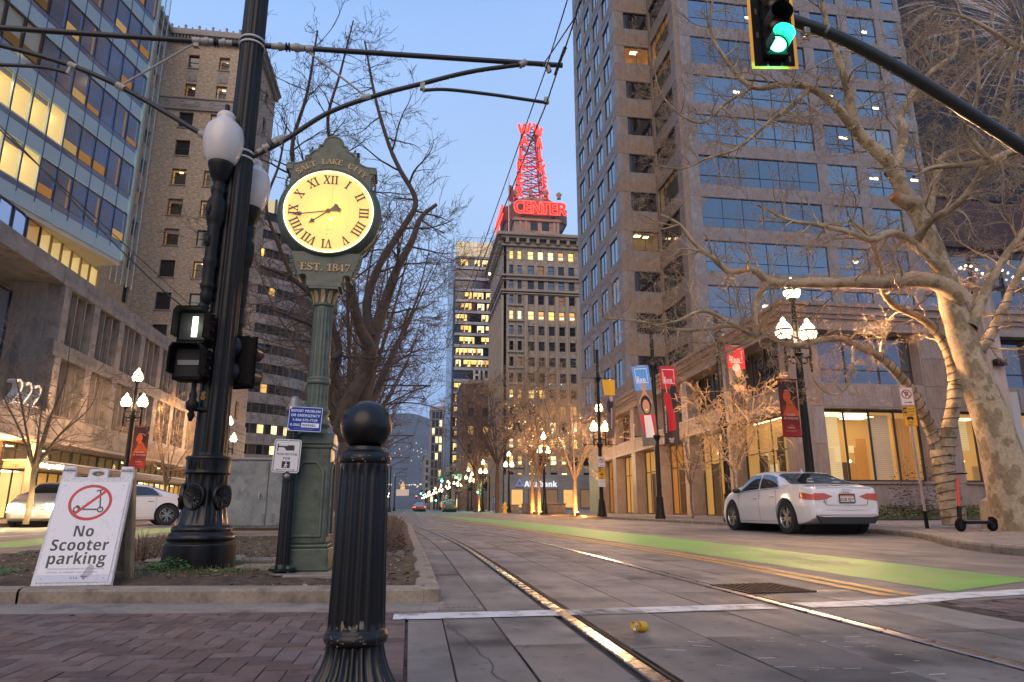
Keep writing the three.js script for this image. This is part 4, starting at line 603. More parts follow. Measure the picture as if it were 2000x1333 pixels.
  neon('CENTER', 4.1, (i) => [30.35 + 2.72 * i, 91.3, -203.5 + 10.6], 0);
  neon('CENTER', 4.1, (i) => [25.6 - 0.15, 91.3, -211 + 2.9 * i], R(-90));
  // lattice
  const tw = (t) => 4.9 - 2.8 * t ** 0.85, Y0 = 96, Y1 = 125, cx0 = 35.4, cz0 = -203, bars = [], lv = 9; const corner = (t, k) => { const s = tw(t); return [cx0 + s * (k === 0 || k === 3 ? -1 : 1), Y0 + (Y1 - Y0) * t, cz0 + s * (k < 2 ? 1 : -1)]; };
  for (let l = 0; l < lv; l++) for (let k = 0; k < 4; k++) { const a = corner(l / lv, k), c = corner((l + 1) / lv, k), d = corner(l / lv, (k + 1) % 4), e = corner((l + 1) / lv, (k + 1) % 4); bars.push(rod(a, c, 0.3, 0.3, 5), rod(a, d, 0.18, 0.18, 5), rod(a, e, 0.16, 0.16, 5), rod(d, c, 0.16, 0.16, 5)); const m1 = a.map((v, q) => (v + d[q]) / 2), m2 = c.map((v, q) => (v + e[q]) / 2); bars.push(rod(m1, m2, 0.09, 0.09, 5)); }
  part('lattice', merge(bars), S(0.30, 0.05, 0.04, 0.6), b);
  [...'WALKER'].forEach((ch, i) => { const t = (5.55 - i) / 6, y = Y0 + (Y1 - Y0) * t; neon(ch, 3.5, () => [cx0 - tw(t) + 0.2, y, cz0 + tw(t) + 0.7], R(-18)); neon(ch, 3.5, () => [cx0 + tw(t) + 0.3, y, cz0 + tw(t) + 0.1], R(38)); });
  part('flag_pole', rod([27.3, 80, -194], [27.3, 102, -194], 0.16), M.steel, b); const fl = part('flag', new THREE.PlaneGeometry(1.6, 5.5, 6, 12), S(0.30, 0.06, 0.07, 0.8, { side: THREE.DoubleSide }), b, [27.9, 96, -194]); { const p = fl.geometry.attributes.position; for (let i = 0; i < p.count; i++) p.setZ(i, 0.4 * Math.sin(p.getX(i) * 4 + p.getY(i))); fl.geometry.computeVertexNormals(); }
  for (const [x, y, z, k] of [[36, 91.5, -188, 60], [35.4, 101, -203, 120], [35.4, 112, -203, 90], [22, 91.5, -203, 40]]) { const l = new THREE.PointLight(0xff2a18, k, 0, 2); l.position.set(x, y, z); l.castShadow = true; scene.add(l); }
  { const l = new THREE.PointLight(0xffb060, 260, 0, 2); l.position.set(22, 71, -199); l.castShadow = true; scene.add(l); part('cornice_lamp', sph(0.35, 22, 71, -199, 8), M.lampGlow, b); part('lamp_arm', rod([22, 71, -199], [25, 70.6, -199], 0.08), M.darkFrame, b); }
  // bank at street level
  const bank = face(25, 0, zw + 0.01, 0); fpart('bank_front', box(31.6, 9.4, 0.8, 16, 4.8, 0.6), M.paleStone, b, bank); for (let k = 0; k < 6; k++) farWin(b, bank, 2 + 4.8 * k, 0.6, 3.4, 5.0, 1.02, k % 3 === 0 ? litPanes[2] : litDim, { sash: false });
  fpart('sign_lettering', boxUV(clean(text3d('Altabank', 1.5, 0.2, font))), glow(0.9, 0.9, 1, 0.6), b, bank, 10.2, 7.0, 1.3); fpart('sign_symbol', clean(new THREE.TorusGeometry(1.1, 0.2, 6, 3)), glow(0.25, 0.4, 1, 0.35), b, bank, 4.4, 7.0, 1.3).rotation.z = PI / 2;
}
{ // ---- dark glass tower behind it
  const b = thing('dark_glass_tower', 'dark glass skyscraper with a glowing truss crown and lit floors', 'building');
  const z = -250, f = face(14.5, 0, z, 0), r = rng(71), pitch = 4.43; part('core', bb(14.55, 0, z - 40, 44, 96, z - 0.4), M.glassDark, b);
  part('west_face', clean(new THREE.BoxGeometry(0.2, 103.5, 40).translate(13.6, 51.7, z - 20.2)), S(0.45, 0.52, 0.58, 0.25, { metalness: 0.5, map: rep(T.grain, 0.05) }), b).rotation.y = 0;
  for (let k = 0; k < 21; k++) { const y = 95.2 - pitch * (k + 1); fpart('floor_edge', cached('fe2', () => box(29.6, 1.05, 0.5)), S(0.28, 0.30, 0.36, 0.4, { metalness: 0.3 }), b, f, 14.8, y + 0.2, 0.2);
    for (let i = 0; i < 9; i++) { const q = hash2(i, k, 17), rowLit = [0, 3, 4, 5, 6, 7, 8, 9, 11, 12, 13, 14, 15, 16, 17].includes(k); const lit = rowLit && q > (k === 9 || k >= 11 ? 0.15 : 0.5); if (lit) { const m = fpart('window', cached('dw' + (q * 3 | 0), () => box(1.2 + (q * 3 | 0) * 0.7, 2.5, 0.1)), litPanes[(q * 17 | 0) % 4], b, f, 1.6 + 1.65 * i, y + 2.4, -0.02); part('furniture', cached('dfu' + (q * 5 | 0), () => merge([box(0.6 + q, 0.9, 0.06, 0.3 - q, -0.8, 0.06), box(0.3, 1.6, 0.06, q - 0.5, 0.1, 0.06)])), M.furniture, m); } else fpart('window', cached('dw9', () => box(1.6, 2.9, 0.08)), M.glassDark, b, f, 1.6 + 1.65 * i, y + 2.3, -0.03); } }
  fpart('crown_wall', box(29, 7.6, 0.2, 14.6, 99.2, -3), M.roomPale, b, f); fpart('crown_base', box(29.4, 0.6, 3, 14.6, 95.4, -1.4), S(0.4, 0.4, 0.42, 0.5), b, f); const tr = []; for (let k = 0; k < 5; k++) { tr.push(rod([2 + 5 * k, 95.8, -1], [4.5 + 5 * k, 103, -1], 0.22, 0.22, 6), rod([4.5 + 5 * k, 103, -1], [7 + 5 * k, 95.8, -1], 0.22, 0.22, 6)); } fpart('truss', merge(tr), S(0.7, 0.7, 0.7, 0.5), b, f);
  const mu = []; for (let k = 0; k <= 18; k++) mu.push(box(0.08, 8.4, 0.1, 0.2 + 1.62 * k, 99.4, 0.3)); for (const y of [95.6, 99.6, 103.6]) mu.push(box(29.4, 0.12, 0.1, 14.7, y, 0.3)); fpart('crown_mullions', merge(mu), S(0.12, 0.12, 0.14, 0.5), b, f);
  const p = thing('brown_brick_block', 'plain reddish brown brick block with small white letters on its roof', 'building'); part('wall', boxUV(clean(bb(16, 0, -260, 29, 41, -225))), M.brownBrick, p); part('coping', bb(15.7, 41, -260, 29.2, 41.8, -224.7), M.walkerTrim, p); part('band', bb(15.9, 37.3, -255, 29, 37.8, -224.8), M.brownBrick, p); part('letter', boxUV(clean(text3d('HU', 3.2, 0.4))), M.whitePlastic, p, [22.4, 44, -225]); for (let j = 0; j < 5; j++) for (let i = 0; i < 2; i++) farWin(p, face(16, 0, -225, 0), 2 + i * 5, 6 + j * 6, 2, 3, 0.02, j % 2 ? litPanes[2] : M.glassDark);
}
{ // ---- distant towers
  const b = thing('white_ribbed_tower', 'distant white office tower with vertical ribs above the green traffic light', 'building'), f = face(10.9, 0, -420, 0); part('wall', bb(10.9, 0, -450, 22, 61, -420.3), M.paleStone, b); part('roof_box', bb(18, 61, -440, 25, 65.5, -425), S(0.6, 0.5, 0.42, 0.8), b); part('cornice', bb(10.6, 59, -450, 22.2, 61.4, -419.6), M.paleStone, b);
  for (let j = 0; j < 11; j++) for (let i = 0; i < 3; i++) farWin(b, f, 0.9 + 2.2 * i, 4 + 5 * j, 1.8, 4.1, 0.02, hash2(i, j, 3) > 0.75 ? litPanes[3] : M.glassGrey, { sash: j % 2 === 0 }); for (let i = 0; i < 4; i++) fpart('rib', box(0.35, 59, 0.5, 0.65 + 2.2 * i, 29.5, 0.3), M.paleStone, b, f);
  const c = thing('stone_classical_block', 'pale stone block with a deep cornice next to the distant white tower', 'building'); part('wall', bb(17.8, 0, -400, 30, 54, -380), M.walkerTrim, c); part('cornice', bb(17.2, 52, -402, 30, 54.6, -379.3), M.walkerTrim, c); for (let j = 0; j < 9; j++) for (let i = 0; i < 2; i++) farWin(c, face(17.8, 0, -380, 0), 1 + 2.6 * i, 4 + 5 * j, 1.4, 3, 0.02, M.glassDark);
  const d = thing('low_pale_hall', 'low pale stone building at the far left foot of the white tower', 'building'); part('wall', bb(8.6, 0, -520, 16, 36, -470), M.paleStone, d); part('cornice', bb(8.0, 35, -520, 16, 36.6, -469.4), M.paleStone, d);
  for (let j = 0; j < 6; j++) farWin(d, face(8.6, 0, -470, 0), 1.2, 4 + 5 * j, 2, 3, 0.02, M.glassDark);
  // shop buildings along the right side of the next block
  const shops = [[14.5, -240, 9, 12, M.walkerTrim], [14.2, -262, 12, 15, M.brownBrick], [14.0, -300, 16, 14, M.paleStone], [13.6, -345, 14, 17, M.brownBrick]];
  shops.forEach(([x, z, h, len, m], i) => { const s = thing('shop_building', ['tan shop building with glowing windows on the far corner', 'brown shop building behind the tan corner shop', 'pale shop building further down the right side', 'furthest brown shop building on the right side'][i], 'building'); part('wall', bb(x, 0, z - len, x + 20, h, z), m, s); part('cornice', bb(x - 0.3, h, z - len, x + 20, h + 0.7, z + 0.3), M.walkerTrim, s); for (let k = 0; k < 3; k++) { farWin(s, face(x, 0, z, R(-90)), -4 - 4 * k, 0.6, 3.2, 3.2, 0.02, litPanes[k], { sash: false }); farWin(s, face(x, 0, z, 0), 0.8 + 4 * k, 0.6, 3.2, 3.2, 0.02, litPanes[(k + 1) % 4], { sash: false }); farWin(s, face(x, 0, z, 0), 0.8 + 4 * k, 5.2, 2, 2.6, 0.02, k % 2 ? litPanes[2] : M.glassDark); } });
  const sl = thing('shop_building', 'long dim shop row down the left side beyond the median trees', 'building'); part('wall', bb(-40, 0, -420, -18, 12, -170), M.brownBrick, sl); part('cornice', bb(-40, 12, -420, -17.6, 12.8, -169.6), M.walkerTrim, sl); for (let k = 0; k < 16; k++) farWin(sl, face(-18, 0, -172, R(90)), 3 + 9 * k, 0.8, 6, 3.2, 0.02, litPanes[k % 4], { sash: false });
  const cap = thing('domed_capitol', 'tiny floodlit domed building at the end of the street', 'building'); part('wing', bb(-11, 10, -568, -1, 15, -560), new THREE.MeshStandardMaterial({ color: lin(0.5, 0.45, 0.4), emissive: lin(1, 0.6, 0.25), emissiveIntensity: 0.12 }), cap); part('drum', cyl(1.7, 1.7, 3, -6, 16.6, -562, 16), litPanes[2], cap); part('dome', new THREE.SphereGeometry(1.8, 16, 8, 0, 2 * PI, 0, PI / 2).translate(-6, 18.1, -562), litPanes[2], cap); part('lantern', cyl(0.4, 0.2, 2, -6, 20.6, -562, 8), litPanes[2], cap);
}
const gauss = (q) => Math.exp(-q * q);
{ // ---- hills
  const nx = 140, nz = 60, pos = [], idx = [], f = (x, z) => { const t = smooth(-1150, -3000, z), u = (x + 30) / 900; const ridge = 240 * gauss((x - 10) / 520) + 130 * gauss((x + 300) / 500) + 150 * gauss((x - 800) / 500); return t * ridge * (0.92 + 0.16 * fbm(x / 3000 + 0.5, z / 3000, 6, 5, 3)) + 45 * smooth(-900, -1400, z) * (0.4 + vnoise(x / 160, z / 160, 4096, 8)) - 4 + 0 * u; };
  for (let j = 0; j <= nz; j++) for (let i = 0; i <= nx; i++) { const z = -800 - 3000 * j / nz, x = -1800 + 3600 * i / nx; pos.push(x * 0.5, f(x, z) * 0.5, z * 0.5); }
  for (let j = 0; j < nz; j++) for (let i = 0; i < nx; i++) { const a = j * (nx + 1) + i, b = a + nx + 1; idx.push(a, a + 1, b, a + 1, b + 1, b); }
  const g = new THREE.BufferGeometry(); g.setAttribute('position', new THREE.Float32BufferAttribute(pos, 3)); g.setIndex(idx); g.computeVertexNormals(); boxUV(g); struct('hill', g, S(0.16, 0.17, 0.17, 1, { map: rep(T.mottle, 0.004) }));
  [[-20, 30], [24, 34], [60, 38], [96, 28]].forEach(([x, h], i) => { const z = -1500, y = f(x, z * 2) * 0.5; x *= 0.5; h *= 0.5; const t = thing('radio_mast', ['leftmost radio mast on the hill ridge', 'second radio mast from the left on the hill ridge', 'tallest radio mast on the hill ridge', 'rightmost radio mast on the hill ridge'][i], 'mast', [0, 0, 0], 0, 'radio masts on the ridge'); part('tower', rod([x, y - 5, z], [x, y + h, z], 0.8, 0.35, 6), S(0.12, 0.12, 0.13, 0.8), t); part('antenna', rod([x, y + h, z], [x, y + h + 4, z], 0.25, 0.2, 5), S(0.12, 0.12, 0.13, 0.8), t); });
  const r = rng(99), l = []; for (let i = 0; i < 150; i++) { const x = -160 + 330 * r(), z = -1250 - 900 * r() ** 2; l.push(sph(0.35 + 0.5 * r(), x * 0.5, f(x, z) * 0.5 + 2, z * 0.5, 5)); } const o = struct('hillside_lights', merge(l), glow(1, 0.8, 0.55, 0.6)); o.userData.kind = 'stuff'; tag(o, 'scattered house lights on the hillside');
}
scene.fog = new THREE.FogExp2(lin(0.42, 0.52, 0.72), 0.00016);

/* ---------- bollard ---------- */
{
  const t = thing('bollard', 'black fluted cast iron bollard with a large ball top nearest the camera', 'bollard', [-0.155, 0, -2.38]);
  part('base', fluted([[0.172, -0.01], [0.172, 0.015, 0.004], [0.150, 0.045, 0.012], [0.126, 0.078, 0.014], [0.108, 0.11, 0.013], [0.096, 0.145, 0.011], [0.0895, 0.176, 0.008], [0.088, 0.186, 0]], 20), M.blackGloss, t);
  part('ring', lathe([[0.086, 0.182], [0.094, 0.185], [0.099, 0.192], [0.1015, 0.202], [0.1, 0.212], [0.096, 0.219], [0.092, 0.222], [0.0925, 0.230], [0.086, 0.232]], 64), M.blackGloss, t);
  part('shaft', fluted([[0.0915, 0.228], [0.0912, 0.236, 0.0015], [0.0905, 0.25, 0.006], [0.086, 0.43, 0.006], [0.0805, 0.70, 0.006], [0.080, 0.722, 0.005], [0.0798, 0.734, 0.001], [0.079, 0.745, 0]], 18), M.blackGloss, t);
  part('collar', lathe([[0.076, 0.742], [0.083, 0.746], [0.0865, 0.752], [0.0868, 0.766], [0.0845, 0.772], [0.0800, 0.776], [0.0785, 0.781], [0.070, 0.785], [0.0645, 0.789], [0.063, 0.8]], 64), M.blackGloss, t);
  part('ball', new THREE.SphereGeometry(0.0862, 64, 40).translate(0, 0.872, 0), M.blackGloss, t);
  const r = rng(4), chips = []; // bare patches of worn paint above the ring
  for (let i = 0; i < 16; i++) { const a = R(70 + 60 * r()), h = 0.004 + 0.016 * r() ** 2, s = new THREE.CircleGeometry(0.002 + 0.003 * r(), 6).scale(1, h / 0.006, 1).rotateY(PI / 2 - a); s.translate(Math.cos(a) * 0.0921, 0.236 + h * 0.7, Math.sin(a) * 0.0921); chips.push(s); }
  for (let i = 0; i < 70; i++) { const a = R(20 + 150 * r()), lo = r() < 0.6, y = lo ? 0.188 + 0.03 * r() : 0.748 + 0.02 * r(), rr = lo ? 0.1012 : 0.0872; chips.push(new THREE.CircleGeometry(0.0008 + 0.0018 * r(), 5).scale(1.6, 1, 1).rotateY(PI / 2 - a).translate(Math.cos(a) * rr, y, Math.sin(a) * rr)); }
  part('worn_paint', merge(chips), S(0.16, 0.13, 0.10, 0.7), t);
}
/* ---------- street clock ---------- */
{
  const t = thing('street_clock', 'green cast iron street clock with a glowing round face on a fluted column', 'clock', [-0.80, 0, -5.88]);
  const G1 = M.clockGreen, G2 = M.clockGreenPale, k = 0;  void k;
  const ped = merge([rbox(0.40, 0.05, 0.40, 0.008, 0, 0.10, 0), rbox(0.37, 0.17, 0.37, 0.012, 0, 0.21, 0), rbox(0.345, 0.03, 0.345, 0.012, 0, 0.31, 0), rbox(0.31, 0.76, 0.31, 0.02, 0, 0.70, 0), rbox(0.335, 0.035, 0.335, 0.012, 0, 1.085, 0)]);
  const pd = part('pedestal', ped, G1, t);
  for (const [a, dx, dz] of [[0, 0, 1], [PI / 2, 1, 0], [-PI / 2, -1, 0]]) { // panelled door on each side
    const s = new THREE.Shape(); const w = 0.115, hh = 0.28; s.moveTo(-w, -hh); s.lineTo(w, -hh); s.lineTo(w, hh - 0.05); s.lineTo(w * 0.75, hh - 0.01); s.lineTo(w * 0.5, hh + 0.03); s.lineTo(-w * 0.5, hh + 0.03); s.lineTo(-w * 0.75, hh - 0.01); s.lineTo(-w, hh - 0.05); s.closePath();
    const inner = new THREE.Path(); const q = 0.018; [[-w + q, -hh + q], [w - q, -hh + q], [w - q, hh - 0.06], [w * 0.5 - 0.01, hh + 0.01], [-w * 0.5 + 0.01, hh + 0.01], [-w + q, hh - 0.06]].forEach(([x, y], i) => i ? inner.lineTo(x, y) : inner.moveTo(x, y)); inner.closePath(); s.holes.push(inner);
    const g = boxUV(clean(extrude(s, 0.014, 0.003))); part('door_moulding', g, G2, pd, [dx * 0.156, 0.66, dz * 0.156], a);
  }
  const gb = (ry) => { const s = shapeOf([[-0.165, 0], [0.165, 0], [0.165, 0.03], [0.09, 0.095], [-0.09, 0.095], [-0.165, 0.03]]); return mv(extrude(s, 0.33, 0.006).translate(0, 0, -0.165), 0, 1.102, 0, 0, ry); };
  part('gable', merge([gb(0), gb(PI / 2)]), G1, t);
  part('column_foot', lathe([[0.115, 1.19], [0.118, 1.22], [0.10, 1.235], [0.118, 1.255], [0.122, 1.275], [0.112, 1.295], [0.098, 1.305], [0.092, 1.35], [0.105, 1.37], [0.108, 1.39], [0.1, 1.405], [0.09, 1.415]], 48), G2, t);
  part('column', merge([fluted([[0.090, 1.41], [0.0895, 1.425, 0], [0.0885, 1.44, 0.005], [0.0862, 1.60, 0.005], [0.086, 1.612, 0]], 18), fluted([[0.0855, 1.665], [0.0853, 1.68, 0.0045], [0.081, 2.26, 0.0045], [0.0808, 2.276, 0], [0.08, 2.30]], 18)]), G1, t);
  part('column_ring', lathe([[0.086, 1.608], [0.096, 1.615], [0.101, 1.628], [0.096, 1.64], [0.092, 1.645], [0.098, 1.655], [0.096, 1.668], [0.085, 1.675]], 48), G2, t);
  const cap = part('capital', lathe([[0.08, 2.29], [0.092, 2.298], [0.094, 2.31], [0.083, 2.318], [0.085, 2.34], [0.095, 2.38], [0.115, 2.42], [0.12, 2.43]], 48), G1, t);
  const leaf = () => { const s = new THREE.Shape(); s.moveTo(-0.012, 0); s.quadraticCurveTo(-0.026, 0.05, -0.014, 0.105); s.quadraticCurveTo(0, 0.125, 0.014, 0.105); s.quadraticCurveTo(0.026, 0.05, 0.012, 0); const g = extrude(s, 0.008, 0.002); const p = g.attributes.position; for (let i = 0; i < p.count; i++) { const y = p.getY(i); p.setZ(i, p.getZ(i) + 0.3 * y * y * 9 * 0.9); } g.computeVertexNormals(); return g; };
  for (let i = 0; i < 10; i++) { const a = i / 10 * 2 * PI; part('acanthus_leaf', cached('leafc', () => boxUV(clean(leaf()))), M.gold, cap, [Math.sin(a) * 0.083, 2.315, Math.cos(a) * 0.083], a); }
  part('abacus', merge([rbox(0.25, 0.022, 0.25, 0.006, 0, 2.44, 0), rbox(0.30, 0.045, 0.22, 0.008, 0, 2.475, 0)]), G2, t);
  // bracket plate with EST. 1847
  const s = new THREE.Shape(); s.moveTo(-0.16, 2.49); s.lineTo(-0.16, 2.53); s.bezierCurveTo(-0.15, 2.575, -0.22, 2.575, -0.225, 2.53); s.bezierCurveTo(-0.235, 2.60, -0.285, 2.64, -0.30, 2.78); s.lineTo(0.30, 2.78); s.bezierCurveTo(0.285, 2.64, 0.235, 2.60, 0.225, 2.53); s.bezierCurveTo(0.22, 2.575, 0.15, 2.575, 0.16, 2.53); s.lineTo(0.16, 2.49); s.closePath();
  part('bracket_plate', boxUV(clean(extrude(s, 0.16, 0.008).translate(0, 0, -0.08))), G1, t);
  for (const q of [-1, 1]) for (const [x, y, rr] of [[0.240, 2.545, 0.020], [0.265, 2.60, 0.012], [0.278, 2.64, 0.012], [0.286, 2.68, 0.012], [0.292, 2.72, 0.012]]) part('scroll', cached('scr' + rr, () => new THREE.TorusGeometry(rr, 0.007, 6, 16)), G2, t, [q * x, y, 0.088]);
  part('est_lettering', boxUV(clean(text3d('EST. 1847', 0.066, 0.012, fontSerif))), M.gold, t, [0, 2.635, 0.086]);
  // head: pediment and drum
  const cy0 = 3.156, hd = new THREE.Shape(); hd.moveTo(-0.36, 3.30); hd.lineTo(-0.355, 3.50); hd.lineTo(-0.385, 3.545); hd.lineTo(-0.385, 3.60); hd.bezierCurveTo(-0.30, 3.60, -0.22, 3.63, -0.19, 3.70); hd.bezierCurveTo(-0.17, 3.745, -0.125, 3.74, -0.115, 3.79); hd.lineTo(-0.09, 3.79); hd.absarc(0, 3.80, 0.09, PI, 0, true); hd.lineTo(0.115, 3.79); hd.bezierCurveTo(0.125, 3.74, 0.17, 3.745, 0.19, 3.70); hd.bezierCurveTo(0.22, 3.63, 0.30, 3.60, 0.385, 3.60); hd.lineTo(0.385, 3.545); hd.lineTo(0.355, 3.50); hd.lineTo(0.36, 3.30); hd.closePath();
  part('pediment', boxUV(clean(extrude(hd, 0.17, 0.006).translate(0, 0, -0.085))), G1, t);
  const outline = [[-0.39, 3.605], [-0.30, 3.612], [-0.225, 3.655], [-0.18, 3.735], [-0.13, 3.755], [-0.118, 3.802], [-0.09, 3.808], [-0.064, 3.87], [0, 3.898], [0.064, 3.87], [0.09, 3.808], [0.118, 3.802], [0.13, 3.755], [0.18, 3.735], [0.225, 3.655], [0.30, 3.612], [0.39, 3.605]];
  part('pediment_moulding', merge([0.082, -0.082].map((z) => tubeThrough(outline.map(([x, y]) => [x, y, z]), 0.014, 90, 8)).concat([-1, 1].map((q) => rbox(0.07, 0.06, 0.20, 0.012, q * 0.365, 3.57, 0)))), G2, t);
  for (const q of [-1, 1]) { part('scroll', cached('scro', () => new THREE.TorusGeometry(0.022, 0.009, 8, 18)), G2, t, [q * 0.215, 3.672, 0.09]); part('scroll', cached('scro2', () => merge([new THREE.TorusGeometry(0.016, 0.007, 8, 16, 4.2), sph(0.011, 0.005, 0.034, 0, 8)])), G2, t, [q * 0.19, 3.74, 0.08]); const rib = []; for (let i = 0; i < 7; i++) rib.push(sph(0.012, q * (0.372 + 0.02 * Math.sin(i / 6 * PI)), 3.50 - i * 0.024, 0.06, 8)); part('bead_drop', merge(rib), G2, t); }
  const rz = (g) => g.rotateX(PI / 2);
  part('drum', rz(lathe([[0.385, -0.10], [0.40, -0.115], [0.425, -0.11], [0.447, -0.085], [0.455, -0.05], [0.445, -0.035], [0.445, 0.02], [0.455, 0.035], [0.449, 0.062], [0.425, 0.085], [0.412, 0.12], [0.396, 0.126], [0.386, 0.102]], 96)).translate(0, cy0, 0), G1, t);
  const faceTex = canvasTex(512, 512, (x, w) => { const r = rng(15); x.fillStyle = '#f4e2ac'; x.fillRect(0, 0, w, w); x.globalAlpha = 0.10; for (let i = 0; i < 26; i++) { const px = w * (0.38 + 0.5 * r()), py = w * (0.15 + 0.3 * r()); x.strokeStyle = '#a8803c'; x.lineWidth = 2 + 5 * r(); x.beginPath(); x.moveTo(px, py); x.bezierCurveTo(px + 14 * (r() - 0.5), py + 60, px + 14 * (r() - 0.5), py + 90, px + 18 * (r() - 0.5), py + 90 + 150 * r()); x.stroke(); } x.globalAlpha = 1; x.strokeStyle = '#8f7a4a'; x.lineWidth = 1.5; x.beginPath(); x.moveTo(w * 0.46, w * 0.72); x.lineTo(w * 0.55, w * 0.72); x.stroke(); });
  const dial = new THREE.MeshStandardMaterial({ color: lin(0.6, 0.55, 0.42), roughness: 0.7, map: faceTex, emissive: lin(1, 0.74, 0.33), emissiveMap: faceTex, emissiveIntensity: 0.46 });
  const dg = new THREE.CircleGeometry(0.386, 96); part('dial', dg, dial, t, [0, cy0, 0.100]);
  part('dial_light', rz(torus(0.382, 0.006, 0, 0, 0, 96)).translate(0, cy0, 0.110), glow(1, 0.80, 0.42, 2.6), t);
  part('back_dial', new THREE.CircleGeometry(0.386, 64).rotateY(PI), dial, t, [0, cy0, -0.1]);
  const ink = S(0.02, 0.018, 0.012, 0.6);
  ['XII', 'I', 'II', 'III', 'IIII', 'V', 'VI', 'VII', 'VIII', 'IX', 'X', 'XI'].forEach((n, i) => { const g = boxUV(clean(text3d(n, 0.068, 0.004, fontSerif))); g.scale(0.92, 1.22, 1); const a = -i * PI / 6; const m = part('numeral', g, ink, t, [0.305 * Math.sin(-a), cy0 + 0.305 * Math.cos(a), 0.102]); m.rotation.z = a; });
  const hand = (L, w, tail) => { const q = new THREE.Shape(); q.moveTo(-w * 0.5, 0); q.lineTo(-w * 0.35, L * 0.70); q.lineTo(-w * 2.0, L * 0.78); q.quadraticCurveTo(-w * 0.6, L * 0.88, 0, L); q.quadraticCurveTo(w * 0.6, L * 0.88, w * 2.0, L * 0.78); q.lineTo(w * 0.35, L * 0.70); q.lineTo(w * 0.5, 0); q.lineTo(w * 1.3, -tail * 0.75); q.lineTo(w * 2.6, -tail * 0.8); q.lineTo(w * 1.0, -tail); q.lineTo(-w * 1.0, -tail); q.lineTo(-w * 2.6, -tail * 0.8); q.lineTo(-w * 1.3, -tail * 0.75); q.closePath(); return boxUV(clean(merge([extrude(q, 0.004), mv(cyl(0.019, 0.019, 0.01, 0, 0, 0, 20), 0, 0, 0.003, PI / 2)]))); };
  const mh = part('minute_hand', hand(0.315, 0.011, 0.11), ink, t, [-0.004, cy0, 0.115]); mh.rotation.z = -R(260); const hh = part('hour_hand', hand(0.205, 0.012, 0.10), ink, t, [-0.004, cy0, 0.108]); hh.rotation.z = -R(233);
  part('dial_glass', new THREE.CircleGeometry(0.388, 64), M.pane, t, [0, cy0, 0.1225]);
  [...'SALT LAKE CITY'].forEach((ch, i, a) => { if (ch === ' ') return; const an = R(41 - 82 * i / (a.length - 1)), m = part('lettering', boxUV(clean(text3d(ch, 0.052, 0.01, fontSerif))), M.gold, t, [-0.488 * Math.sin(an), cy0 + 0.012 + 0.446 * Math.cos(an), 0.086 + 0.004]); m.rotation.z = an; m.position.set(-0.462 * Math.sin(an) * 0.95, cy0 + 0.022 + 0.466 * Math.cos(an), 0.088); });
  for (let i = -1; i <= 1; i++) part('drain_hole', mv(cyl(0.006, 0.006, 0.004, 0, 0, 0, 10), i * 0.035, cy0 - 0.428, 0.084, PI / 2 + 0.5), M.gold, t);
  const l = new THREE.PointLight(0xffc060, 0.12, 0, 2); l.position.set(-0.8, cy0, -5.88 + 0.30); l.castShadow = true; scene.add(l);
}
/* ---------- tram pole with lamps, bracket arms ---------- */
const CONTACT = 5.0, MESS = 5.48;
function insulator(parent, a, b, at0) { // collar, ribbed insulator, collar along a tube, starting at a share of its length
  const A = V(a), D = V(b).sub(A).normalize(), p = (d) => A.clone().addScaledVector(D, d).toArray();
  part('insulator', merge([rod(p(at0 - 0.10), p(at0 - 0.03), 0.035, 0.032), rod(p(at0 - 0.03), p(at0), 0.048, 0.048), rod(p(at0), p(at0 + 0.04), 0.04, 0.034)]), M.ceramic, parent); part('insulator', merge([rod(p(at0 + 0.09), p(at0 + 0.14), 0.034, 0.04), rod(p(at0 + 0.14), p(at0 + 0.18), 0.05, 0.05), rod(p(at0 + 0.18), p(at0 + 0.24), 0.042, 0.034)]), M.ceramic, parent);
  part('insulator_core', merge([rod(p(at0 + 0.03), p(at0 + 0.10), 0.03), rod(p(at0 + 0.045), p(at0 + 0.055), 0.05), rod(p(at0 + 0.075), p(at0 + 0.085), 0.05)]), M.cable, parent);
}
